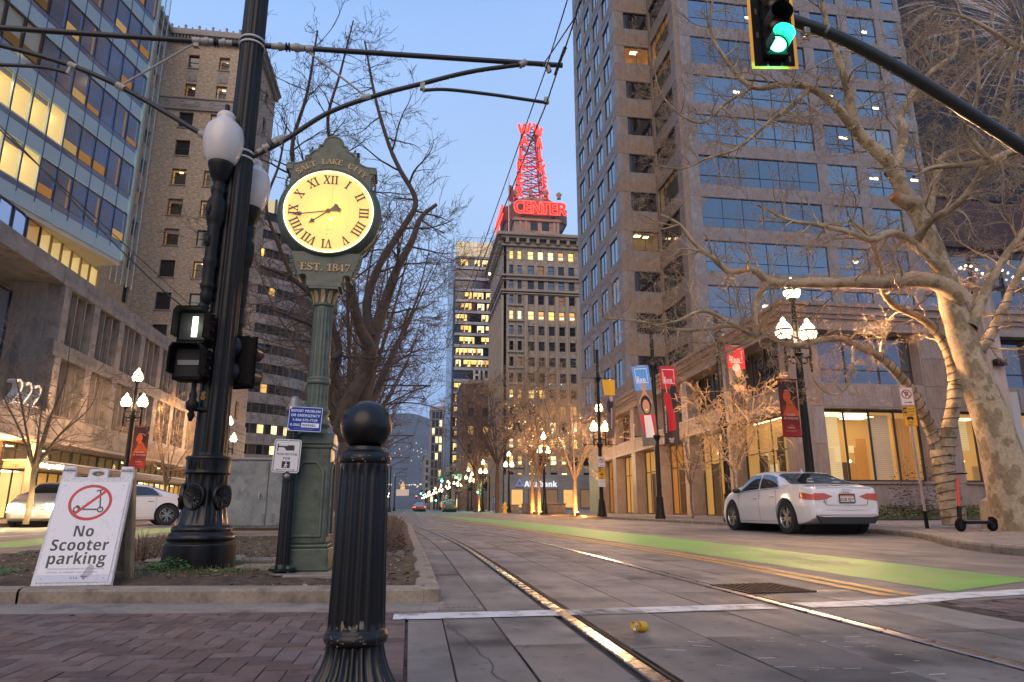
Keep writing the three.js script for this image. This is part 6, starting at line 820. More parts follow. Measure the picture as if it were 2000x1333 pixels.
function lampPost(label, pos, group, lights = 1, power = 46, s = 1) {
  const t = thing('street_lamp', label, 'street lamp', pos, 0, group);
  part('base', fluted([[0.30, 0], [0.30, 0.12], [0.27, 0.16], [0.25, 0.30, 0.01], [0.20, 0.75, 0.012], [0.18, 0.80], [0.20, 0.84], [0.17, 0.9]], 12, 6), M.black, t);
  part('shaft', fluted([[0.125, 0.9], [0.12, 1.0, 0.01], [0.085, 5.0, 0.008], [0.085, 5.1, 0], [0.10, 5.12], [0.08, 5.16], [0.06, 5.9], [0.05, 6.05]], 12, 4), M.black, t);
  part('cross_arm', merge([tubeThrough([[0, 4.62, 0], [0.2, 4.52, 0], [0.38, 4.62, 0], [0.36, 4.86, 0]], 0.028, 20, 8), tubeThrough([[0, 4.62, 0], [-0.2, 4.52, 0], [-0.38, 4.62, 0], [-0.36, 4.86, 0]], 0.028, 20, 8), rod([-0.36, 4.80, 0], [0.36, 4.80, 0], 0.02), torus(0.11, 0.03, 0, 4.62, 0), ...[-1, 1].map((q) => mv(lathe([[0.001, -0.62], [0.035, -0.57], [0.03, -0.5], [0.05, -0.45], [0.05, -0.2], [0.03, -0.15], [0.03, 0]], 10), q * 0.37, 4.72, 0)), ...[-1, 1].map((q) => mv(new THREE.TorusGeometry(0.09, 0.02, 6, 18), q * 0.17, 4.45, 0))]), M.black, t);
  acorn(t, -0.36, 5.16, 0); acorn(t, 0.36, 5.16, 0); acorn(t, 0, 6.35, 0);
  const sp = lights === 2 ? [[-0.36, 5.18], [0.36, 5.18]] : lights ? [[0, 6.38]] : [];
  for (const [x, y] of sp) { const l = new THREE.PointLight(0xffc793, power / sp.length, 0, 2); l.position.set(pos[0] + x, y + pos[1], pos[2]); l.castShadow = true; l.shadow.radius = 4; scene.add(l); }
  return t;
}
const LG = 'triple globe street lamps';
lampPost('large triple globe street lamp nearest on the right, beside the dark red opera banner', [10.5, 0.12, -17.1], LG, 2, 135);
lampPost('triple globe street lamp on the left pavement with a small red banner', [-12.8, 0.12, -33.6], LG, 2, 65);
lampPost('triple globe street lamp seen above the grey cabinet', [-12.9, 0.12, -51], LG, 1, 100);
lampPost('triple globe street lamp behind the yellow banner pole', [11.3, 0.12, -40.5], LG, 2, 135);
lampPost('triple globe street lamp between the lit bare trees and the banner pole', [11.2, 0.12, -58], LG, 1, 110);
lampPost('triple globe street lamp in front of the bank', [11.0, 0.12, -78], LG, 1, 110);
lampPost('triple globe street lamp past the far traffic lights', [11.0, 0.12, -126], LG, 1, 100);
[-150, -175, -205, -240, -290, -350].forEach((z, i) => lampPost(['seventh street lamp down the right side, small in the distance', 'eighth street lamp down the right side, small in the distance', 'ninth street lamp down the right side, tiny in the distance', 'tenth street lamp down the right side, tiny in the distance', 'next to last street lamp down the right side', 'furthest street lamp down the right side'][i], [11.2 - 0.008 * (i + 1) * 100, 0.12, z], LG, 0));
[-75, -110, -160, -230].forEach((z, i) => lampPost(['third street lamp down the left pavement', 'fourth street lamp down the left pavement', 'fifth street lamp down the left pavement', 'furthest street lamp down the left pavement'][i], [-12.9, 0.12, z], LG, i < 1 ? 1 : 0, 60));
{ const a = lampPost('street lamp between the dark trees, right of the far post mounted signal', [9.6, 0.12, -93], LG, 0); [[9.2, -112, 'street lamp just right of the far street name sign'], [8.9, -138, 'small street lamp behind the far signal post'], [8.6, -163, 'small street lamp among the far shop fronts'], [8.2, -190, 'tiny street lamp among the far shop fronts'], [7.8, -222, 'tiny street lamp right of the distant cars'], [7.2, -265, 'tiny street lamp above the distant cars'], [6.8, -320, 'faint street lamp close to the vanishing point'], [-9.5, -190, 'tiny street lamp left of the vanishing point'], [-8.8, -300, 'faintest street lamp left of the vanishing point']].forEach(([x, z, l]) => { const c = a.clone(); c.name = numbered('street_lamp'); c.position.set(x, 0.12, z); c.userData = { ...a.userData, label: l }; scene.add(c); }); }
/* ---------- banners ---------- */
const figures = {
  conductor: (x, w, h) => { x.fillStyle = '#c2272d'; x.fillRect(0, 0, w, h * 0.3); x.fillStyle = '#4a403a'; x.fillRect(0, h * 0.3, w, h * 0.7); const g = x.createLinearGradient(0, 0, w, 0); g.addColorStop(0, '#8b7a68'); g.addColorStop(0.3, '#4a3e36'); g.addColorStop(1, '#2a2320'); x.fillStyle = g; x.fillRect(0, h * 0.3, w, h * 0.7);
    x.fillStyle = '#3a302c'; x.beginPath(); x.moveTo(0, h * 0.52); x.quadraticCurveTo(w * 0.5, h * 0.36, w, h * 0.5); x.lineTo(w, h * 0.86); x.lineTo(0, h * 0.86); x.fill(); x.fillStyle = '#1c1817'; x.fillRect(w * 0.36, h * 0.40, w * 0.34, h * 0.10); x.fillStyle = '#c99676'; x.beginPath(); x.ellipse(w * 0.55, h * 0.335, w * 0.19, h * 0.075, 0.1, 0, 7); x.fill(); x.fillStyle = '#cfc4b4'; x.beginPath(); x.ellipse(w * 0.47, h * 0.285, w * 0.22, h * 0.05, -0.2, 0, 7); x.fill(); x.fillStyle = '#5a3a2c'; x.fillRect(w * 0.6, h * 0.325, 14, 6); x.fillRect(w * 0.62, h * 0.36, 18, 6); x.fillStyle = '#c89474'; for (const [a, b] of [[0.34, 0.545], [0.7, 0.54]]) { x.beginPath(); x.ellipse(w * a, h * b, w * 0.15, h * 0.03, 0.4, 0, 7); x.fill(); for (let i = 0; i < 4; i++) { x.save(); x.translate(w * (a + 0.05), h * (b - 0.02 + i * 0.012)); x.rotate(0.3 * i - 0.6); x.fillRect(0, -4, w * 0.17, 9); x.restore(); } } x.fillStyle = '#b9a58c'; x.save(); x.translate(w * 0.2, h * 0.74); x.rotate(0.62); x.fillRect(0, 0, w * 0.85, 26); x.restore(); },
  raised: (x, w, h) => { x.fillStyle = '#4f8fd6'; x.fillRect(0, 0, w, h * 0.32); x.fillStyle = '#6b5f55'; x.fillRect(0, h * 0.32, w, h * 0.68); x.strokeStyle = '#b98767'; x.lineWidth = 46; x.lineCap = 'round'; x.beginPath(); x.moveTo(w * 0.18, h * 0.47); x.lineTo(w * 0.62, h * 0.29); x.moveTo(w * 0.86, h * 0.47); x.lineTo(w * 0.42, h * 0.29); x.stroke(); x.lineWidth = 9; for (let i = 0; i < 10; i++) { x.beginPath(); x.moveTo(w * (i < 5 ? 0.62 : 0.42), h * 0.29); x.lineTo(w * ((i < 5 ? 0.68 : 0.36) + (i % 5 - 2) * 0.08), h * 0.235); x.stroke(); } x.fillStyle = '#1c1512'; x.beginPath(); x.ellipse(w * 0.52, h * 0.50, w * 0.33, h * 0.115, 0, 0, 7); x.fill(); x.fillStyle = '#c08a67'; x.beginPath(); x.ellipse(w * 0.52, h * 0.52, w * 0.22, h * 0.085, 0, 0, 7); x.fill(); x.fillStyle = '#f0e6dc'; x.beginPath(); x.ellipse(w * 0.52, h * 0.56, 30, 9, 0, 0, 7); x.fill(); x.fillStyle = '#c8242c'; x.beginPath(); x.moveTo(w * 0.05, h * 0.62); x.lineTo(w * 0.95, h * 0.62); x.lineTo(w * 0.9, h * 0.88); x.lineTo(w * 0.2, h * 0.88); x.fill(); x.fillStyle = '#ddd8d4'; x.beginPath(); x.moveTo(w * 0.3, h * 0.63); x.lineTo(w * 0.75, h * 0.63); x.lineTo(w * 0.85, h * 0.9); x.lineTo(w * 0.28, h * 0.9); x.fill(); x.fillStyle = '#c9c2bc'; x.textAlign = 'center'; x.font = 'bold 26px sans-serif'; },
  dance: (x, w, h) => { x.fillStyle = '#b91c26'; x.fillRect(0, 0, w, h * 0.30); x.fillStyle = '#3a2b22'; x.fillRect(0, h * 0.3, w, h * 0.7); x.fillStyle = '#b8151c'; x.beginPath(); x.moveTo(w * 0.2, h * 0.34); x.quadraticCurveTo(w * 0.0, h * 0.46, w * 0.3, h * 0.62); x.lineTo(w * 0.32, h * 0.84); x.lineTo(w * 0.82, h * 0.82); x.quadraticCurveTo(w * 0.8, h * 0.55, w * 0.5, h * 0.36); x.fill(); x.fillStyle = '#15100e'; x.beginPath(); x.moveTo(w * 0.55, h * 0.32); x.lineTo(w * 0.95, h * 0.34); x.lineTo(w * 0.9, h * 0.6); x.lineTo(w * 0.66, h * 0.58); x.fill(); x.fillStyle = '#120d0b'; x.beginPath(); x.ellipse(w * 0.76, h * 0.29, w * 0.2, h * 0.05, 0, 0, 7); x.fill(); x.strokeStyle = '#c98f6c'; x.lineWidth = 26; x.lineCap = 'round'; x.beginPath(); x.moveTo(w * 0.34, h * 0.34); x.lineTo(w * 0.2, h * 0.09); x.moveTo(w * 0.85, h * 0.36); x.lineTo(w * 0.95, h * 0.44); x.stroke(); x.fillStyle = '#d6cfc6'; x.save(); x.translate(w * 0.2, h * 0.86); x.rotate(-PI / 2); x.font = 'bold 40px sans-serif'; x.fillText('THEBLOCKSSLC.COM', 0, 0, h * 0.38); x.restore(); x.textAlign = 'center'; x.font = 'bold 40px sans-serif'; x.fillText('BALLET', w * 0.5, h * 0.945); x.fillText('WEST', w * 0.5, h * 0.975); },
  yellow: (x, w, h) => { x.fillStyle = '#e0a416'; x.fillRect(0, 0, w, h * 0.28); x.fillStyle = '#6d5c58'; x.fillRect(0, h * 0.28, w, h * 0.72); x.fillStyle = '#2a2224'; x.beginPath(); x.ellipse(w * 0.45, h * 0.45, w * 0.3, h * 0.14, 0.5, 0, 7); x.fill(); x.fillStyle = '#b79a8e'; x.beginPath(); x.ellipse(w * 0.6, h * 0.34, w * 0.17, h * 0.05, 0, 0, 7); x.fill(); x.fillRect(w * 0.5, h * 0.5, w * 0.16, h * 0.34); },
  opera: (x, w, h) => { const g = x.createLinearGradient(0, 0, 0, h); g.addColorStop(0, '#2c1a22'); g.addColorStop(0.55, '#5a1a18'); g.addColorStop(1, '#9a1c1c'); x.fillStyle = g; x.fillRect(0, 0, w, h); x.fillStyle = '#2b1210'; x.beginPath(); x.ellipse(w * 0.6, h * 0.27, w * 0.32, h * 0.16, 0.2, 0, 7); x.fill(); x.fillStyle = '#c0562a'; x.beginPath(); x.ellipse(w * 0.42, h * 0.29, w * 0.2, h * 0.10, 0.15, 0, 7); x.fill(); x.beginPath(); x.moveTo(w * 0.38, h * 0.36); x.lineTo(w * 0.62, h * 0.36); x.lineTo(w * 0.98, h * 0.56); x.lineTo(w * 0.98, h * 0.64); x.lineTo(w * 0.1, h * 0.64); x.lineTo(w * 0.3, h * 0.5); x.fill(); x.fillStyle = '#34100d'; x.fillRect(w * 0.36, h * 0.44, w * 0.3, 14); x.fillRect(w * 0.28, h * 0.27, 24, 8); x.fillRect(w * 0.44, h * 0.27, 24, 8); x.fillRect(w * 0.30, h * 0.345, 32, 7); x.strokeStyle = '#b9a7a0'; x.lineWidth = 12; x.beginPath(); x.arc(w * 0.5, h * 0.29, w * 0.34, -2.2, -0.5); x.stroke(); x.fillStyle = '#d6bfb0'; x.textAlign = 'center'; x.font = 'bold 58px serif'; x.fillText('GAME', w * 0.55, h * 0.64, w * 0.6); x.fillText('OF ROMANS.', w * 0.55, h * 0.70, w * 0.84); x.font = 'bold 46px serif'; x.fillText('TOSCA', w * 0.52, h * 0.86, w * 0.6); x.fillStyle = '#b08e86'; x.fillRect(w * 0.2, h * 0.895, w * 0.66, 6); x.fillRect(w * 0.26, h * 0.915, w * 0.5, 5); x.fillRect(w * 0.42, h * 0.80, w * 0.24, 5); },
};
function bannerMat(kind, blocks) { return new THREE.MeshStandardMaterial({ side: THREE.DoubleSide, roughness: 0.7, map: canvasTex(384, 1152, (x, w, h) => { figures[kind](x, w, h); if (blocks) { x.strokeStyle = '#e6dcd8'; x.lineWidth = 9; x.beginPath(); x.moveTo(60, h * 0.215); x.lineTo(60, 50); x.lineTo(324, 50); x.lineTo(324, h * 0.2); x.moveTo(60, h * 0.222); x.lineTo(330, h * 0.222); x.stroke(); x.fillStyle = '#eee4e0'; x.textAlign = 'left'; x.font = 'bold 40px sans-serif'; x.fillText('THE', 74, h * 0.165, 60); x.font = 'bold 64px sans-serif'; x.fillText('BLOCKS', 74, h * 0.21, 200); } }) }); }
function banner(label, mat, x, yTop, z, w, h, side, group, sway = 0.05, taper = 0) {
  const t = thing('street_banner', label, 'banner', [x, yTop, z], 0, group), g = new THREE.PlaneGeometry(w, h, 10, 30), p = g.attributes.position;
  for (let i = 0; i < p.count; i++) { const y = p.getY(i), v = 0.5 - y / h; p.setX(i, p.getX(i) * (1 - taper * v) + 0.10 * taper * v); p.setZ(i, sway * Math.sin(v * 3.1) + 0.03 * Math.sin(p.getX(i) * 9 + v * 5) * v); }
  g.translate(0, -h / 2, 0); g.computeVertexNormals(); part('cloth', g, mat, t); part('hem', box(w, 0.05, 0.012, 0, -0.02, 0.0), mat, t); void side; return t;
}
function bannerPole(label, x, z, H, yTop, yBot, sides) {
  const t = thing('banner_pole', label, 'pole', [x, 0.12, z], 0, 'black banner poles');
  part('base', lathe([[0.24, 0], [0.24, 0.1], [0.2, 0.2], [0.16, 0.9], [0.18, 0.95], [0.13, 1.0]], 24), M.black, t);
  part('shaft', cyl(0.115, 0.085, H - 1, 0, (H + 1) / 2, 0, 20), M.black, t); part('cap', lathe([[0.10, H - 0.02], [0.12, H], [0.11, H + 0.04], [0.001, H + 0.06]], 20), M.black, t);
  for (const y of [yTop, yBot]) { part('collar', lathe([[0.10, y - 0.24], [0.12, y - 0.18], [0.17, y - 0.08], [0.20, y], [0.20, y + 0.05], [0.15, y + 0.08], [0.12, y + 0.10]], 24), M.black, t); for (const s of sides) part('arm', merge([rod([0, y, 0], [s * 1.05, y, 0], 0.018), sph(0.03, s * 1.05, y, 0, 8)]), M.black, t); }
  return t;
}
bannerPole('black pole carrying the red banner of a conductor', 11.4, -23.9, 7.8, 6.58, 3.5, [-1, 1]);
banner('red and black banner reading THE BLOCKS with a grey haired conductor', bannerMat('conductor', true), 12.06, 6.62, -23.86, 0.74, 3.0, 1, null, 0.06, 0.22);
bannerPole('black pole carrying the blue banner and the red dance banner', 11.4, -31.0, 8.8, 7.15, 3.75, [-1, 1]);
banner('blue banner reading THE BLOCKS with raised hands and a white dress', bannerMat('raised', true), 10.72, 7.27, -30.96, 0.86, 3.85, -1, null, 0.10, 0.12).rotation.z = 0.09;
banner('red banner reading THE BLOCKS with a dancer in a red dress', bannerMat('dance', true), 12.12, 7.27, -30.96, 0.84, 3.75, 1, null, 0.08, 0.12);
bannerPole('black pole carrying the small yellow banner, furthest left of the three', 11.2, -40.2, 10.0, 8.25, 4.2, [-1, 1]);
banner('yellow banner twisted in the wind on the furthest banner pole', bannerMat('yellow', false), 11.85, 8.3, -40.16, 0.8, 3.6, 1, null, 0.25, 0.55);
banner('dark red banner reading GAME OF ROMANS TOSCA on the right street lamp', bannerMat('opera', false), 10.03, 3.98, -17.02, 0.54, 1.52, -1, null, 0.02, 0.0);
banner('small dark red banner of a woman on the left street lamp', bannerMat('opera', false), -12.28, 4.25, -33.5, 0.66, 1.9, 1, null, 0.02, 0);
{ const t = thing('banner_bracket', 'black rod holding the opera banner on the right street lamp', 'bracket'); part('rod', rod([9.7, 4.02, -17.08], [10.5, 4.02, -17.08], 0.015), M.black, t); part('lower_rod', rod([9.75, 2.46, -17.08], [10.5, 2.46, -17.08], 0.012), M.black, t); }
/* ---------- traffic signal on its mast arm ---------- */
{
  const t = thing('traffic_signal', 'traffic signal with yellow edged backplate showing a green light', 'signal', [5.02, 7.42, -8.0], R(-9)); t.rotation.z = R(-1);
  part('backplate', rbox(0.64, 1.30, 0.02, 0.008, 0, 0, 0), M.blackMatt, t);
  part('yellow_border', (() => { const s = shapeOf([[-0.335, -0.665], [0.335, -0.665], [0.335, 0.665], [-0.335, 0.665]]); s.holes.push(rectHole(-0.29, -0.62, 0.58, 1.24)); return boxUV(clean(extrude(s, 0.012))); })(), new THREE.MeshStandardMaterial({ color: lin(0.85, 0.42, 0.02), roughness: 0.5 }), t);
  part('housing', rbox(0.34, 1.06, 0.2, 0.03, 0, 0, 0.05), M.blackMatt, t);
  const open = (len) => { const g = new THREE.CylinderGeometry(0.155, 0.16, len, 40, 1, true, R(-130), R(260)); g.rotateX(PI / 2); g.rotateZ(0); return g; };
  const vm = new THREE.MeshStandardMaterial({ color: lin(0.012, 0.012, 0.012), roughness: 0.5, side: THREE.DoubleSide });
  const gm = new THREE.MeshStandardMaterial({ color: lin(0.03, 0.10, 0.08), roughness: 0.45, side: THREE.DoubleSide });
  [0.36, 0, -0.36].forEach((y, i) => { const v = part('visor', mv(open(0.28), 0, 0, 0), i === 2 ? gm : vm, t, [0, y, 0.28]); v.rotation.z = PI; void v; part('lens', mv(new THREE.SphereGeometry(0.15, 32, 10, 0, 2 * PI, 0, 1.0).scale(1, 0.5, 1), 0, 0, 0, PI / 2), i === 2 ? glow(0.10, 1, 0.72, 5) : S(0.05, 0.008, 0.006, 0.3), t, [0, y, 0.115]); });
  for (const [x, y] of [[-0.22, 0.3], [-0.22, -0.1], [0.22, 0.1], [0.22, -0.5], [-0.1, -0.57], [0.1, -0.57]]) part('louvre_slot', box(0.03, 0.10, 0.006, x, y, 0.013), M.darkFrame, t);
  part('hinge', merge([-0.45, -0.2, 0.1, 0.4].map((y) => box(0.03, 0.07, 0.03, -0.17, y, 0.12))), M.blackMatt, t);
  const l = new THREE.PointLight(0x30ffc0, 1.0, 0, 2); l.position.set(5.04, 7.05, -7.62); l.castShadow = true; scene.add(l);
  const m = thing('mast_arm', 'curved dark steel mast arm reaching in from the right edge', 'mast arm'); part('arm', tubeThrough([[5.15, 7.78, -8.12], [5.46, 7.7, -8.1], [6.1, 7.46, -8.05], [7.04, 6.95, -8.0], [7.95, 6.33, -7.95], [8.86, 5.68, -7.9], [9.8, 4.9, -7.85], [10.4, 3.6, -7.8], [10.5, 0.1, -7.8]], 0.095, 90, 18), S(0.014, 0.013, 0.012, 0.45, { roughnessMap: rep(T.rough, 2) }), m); part('hanger', merge([rod([5.46, 7.78, -8.1], [5.42, 8.5, -8.1], 0.016), rbox(0.1, 0.12, 0.1, 0.02, 5.62, 7.52, -8.08), rod([5.3, 7.8, -8.1], [5.1, 7.8, -8.05], 0.05)]), M.galv, m); part('band_clamp', merge([rod([5.62, 7.66, -8.1], [5.66, 7.645, -8.1], 0.104, 0.104, 20), rod([5.9, 7.56, -8.06], [5.94, 7.54, -8.06], 0.104, 0.104, 20)]), M.galv, m);
}
/* ---------- signs on the right pavement ---------- */
const signTex = (kind) => canvasTex(256, 384, (x, w, h) => { if (kind === 'nopark') { x.fillStyle = '#d5d0cc'; x.fillRect(0, 0, w, h); x.strokeStyle = '#a1262a'; x.lineWidth = 7; x.strokeRect(10, 10, w - 20, h - 20); x.fillStyle = '#1b1616'; x.font = 'bold 150px sans-serif'; x.textAlign = 'center'; x.fillText('P', w / 2 + 4, 198); x.lineWidth = 22; x.beginPath(); x.arc(w / 2, 146, 88, 0, 7); x.moveTo(w / 2 - 62, 84); x.lineTo(w / 2 + 62, 208); x.stroke(); x.fillStyle = '#a1262a'; x.fillRect(60, 312, 120, 18); x.beginPath(); x.moveTo(214, 321); x.lineTo(170, 296); x.lineTo(170, 346); x.fill(); } else { x.fillStyle = '#e3a21a'; x.fillRect(0, 0, w, h); x.strokeStyle = '#221a10'; x.lineWidth = 5; x.strokeRect(8, 8, w - 16, h - 16); x.fillStyle = '#221a10'; x.fillRect(16, 20, 74, 112); x.fillStyle = '#e3a21a'; x.font = 'bold 72px sans-serif'; x.textAlign = 'center'; x.fillText('20', 53, 104, 68); x.fillStyle = '#221a10'; x.font = 'bold 38px sans-serif'; x.fillText('MINUTE', 168, 70, 136); x.fillText('PARKING', 168, 116, 136); x.fillRect(16, 140, w - 32, 4); x.font = 'bold 34px sans-serif'; x.fillText('ALL HOURS', w / 2, 182); x.fillRect(70, 200, 110, 50); x.fillRect(60, 226, 136, 26); x.beginPath(); x.arc(92, 256, 16, 0, 7); x.arc(166, 256, 16, 0, 7); x.fill(); x.font = 'bold 28px sans-serif'; x.fillText('VEHICLES', w / 2, 304); x.fillText('TOWED', w / 2, 334); x.fillRect(90, 348, 70, 10); x.beginPath(); x.moveTo(70, 353); x.lineTo(96, 342); x.lineTo(96, 364); x.fill(); } });
const noPark = new THREE.MeshStandardMaterial({ map: signTex('nopark'), roughness: 0.5 }), tow = new THREE.MeshStandardMaterial({ map: signTex('tow'), roughness: 0.5 });
{
  const t = thing('parking_sign', 'no parking sign above a yellow twenty minute sign on a perforated steel post', 'sign', [12.35, 0.11, -15.4], R(-14)); t.rotation.z = R(1.2);
  part('post', (() => { const l = [box(0.05, 3.5, 0.05, 0, 1.75, 0)]; for (let y = 0.45; y < 2.5; y += 0.05) l.push(mv(cyl(0.009, 0.009, 0.004, 0, 0, 0, 8), 0, y, 0.026, PI / 2)); return merge([l[0]]); })(), S(0.42, 0.30, 0.28, 0.5, { metalness: 0.4 }), t);
  const holes = []; for (let y = 0.45; y < 2.6; y += 0.045) holes.push(mv(new THREE.CircleGeometry(0.010, 8), 0, y, 0.0265)); const h = part('post_holes', merge(holes), M.joint, t); h.userData.kind = 'stuff'; part('post_foot', box(0.066, 0.42, 0.066, 0, 0.21, 0), M.blackMatt, t);
  part('no_parking_plate', box(0.32, 0.46, 0.006, 0, 3.22, 0.032), noPark, t); part('tow_plate', box(0.32, 0.50, 0.006, 0, 2.72, 0.032), tow, t);
  const u = thing('parking_sign', 'small no parking and yellow tow signs on the furthest banner pole', 'sign', [11.2, 0.12, -40.05]); part('no_parking_plate', box(0.42, 0.62, 0.01, 0, 3.15, 0.13), noPark, u); part('tow_plate', box(0.42, 0.62, 0.01, 0, 2.48, 0.13), tow, u); part('white_plate', box(0.42, 0.45, 0.01, 0, 1.92, 0.13), M.white, u);
  const v = thing('steel_pole', 'plain grey steel pole behind the leaning tree at the right edge', 'pole', [16.9, 0.11, -18.2]); part('shaft', cyl(0.16, 0.11, 7.6, 0, 3.8, 0, 20), M.galv, v); part('box', rbox(0.36, 0.14, 0.2, 0.03, -0.35, 4.75, 0.1), M.black, v); part('base_plate', box(0.5, 0.04, 0.5, 0, 0.02, 0), M.galv, v);
}
/* ---------- scooter, box, bushes, ground cover ---------- */
{
  const t = thing('electric_scooter', 'electric kick scooter with a red stem parked by the tree trunk', 'scooter', [11.869, 0.231, -13.399].map((v, i) => i === 1 ? 0.12 : v), R(8)); t.scale.setScalar(1.15);
  const w = (x) => mv(new THREE.TorusGeometry(0.085, 0.035, 10, 24), x, 0.115, 0); part('wheel', w(-0.34), M.blackMatt, t); part('wheel', w(0.42), M.blackMatt, t); part('hub', merge([mv(cyl(0.05, 0.05, 0.05, 0, 0, 0), -0.34, 0.115, 0, PI / 2), mv(cyl(0.06, 0.06, 0.06, 0, 0, 0), 0.42, 0.115, 0, PI / 2)]), M.black, t); part('deck', rbox(0.62, 0.06, 0.15, 0.02, 0.04, 0.16, 0), M.black, t); part('rear_fender', mv(new THREE.TorusGeometry(0.13, 0.02, 6, 14, 1.7), 0.42, 0.115, 0, 0, 0, 0.4), M.blackMatt, t);
  part('stem', rod([-0.34, 0.24, 0], [-0.24, 1.02, 0], 0.034, 0.028), S(0.55, 0.07, 0.04, 0.45), t); part('steering_column', rod([-0.35, 0.10, 0], [-0.31, 0.45, 0], 0.04), M.black, t); part('handlebar', rod([-0.235, 1.04, -0.2], [-0.235, 1.04, 0.2], 0.017), M.black, t); part('headlight', sph(0.03, -0.26, 0.96, 0, 8), M.galv, t); part('kickstand', rod([0.0, 0.15, 0.06], [-0.03, 0.0, 0.13], 0.01), M.galv, t);
  const b = thing('concrete_bin', 'beige concrete bin with a sloped top half behind the leaning trunk', 'bin', [14.228, 0.377, -14.758].map((v, i) => i === 1 ? 0.12 : v)); { const s = shapeOf([[-0.62, 0], [0.62, 0], [0.62, 0.98], [0.16, 0.98], [-0.58, 0.64]]); part('body', boxUV(clean(extrude(s, 0.85, 0.03).translate(0, 0, -0.42))), S(0.60, 0.49, 0.34, 0.85, { map: rep(T.mottle, 0.9) }), b); part('plate', box(0.14, 0.06, 0.01, -0.5, 0.4, 0.45), M.beigePlastic, b); }
  const bed = struct('planting_bed', groundPoly([[14.6, -26.0], [30, -26.0], [30, -28.3], [14.6, -28.3]].reverse(), 0.13), M.soil); void bed;
  // low green ground cover
  const r = rng(31), g = []; for (let i = 0; i < 5200; i++) { const x = 15.5 + 11 * r(), z = -28.2 + 2.2 * r(), h = 0.12 + 0.5 * r() * smooth(-25.9, -27.4, z); const q = new THREE.PlaneGeometry(0.05 + 0.05 * r(), 0.04 + 0.05 * r()); q.rotateX(r() * 3); q.rotateY(r() * 6); q.translate(x, 0.1 + h, z); g.push(q); }
  const o = struct('ground_cover', mergeGeometries(g.map(clean), false), S(0.06, 0.075, 0.02, 0.8, { side: THREE.DoubleSide })); o.userData.kind = 'stuff'; tag(o, 'low green ground cover along the foot of the podium wall');
}
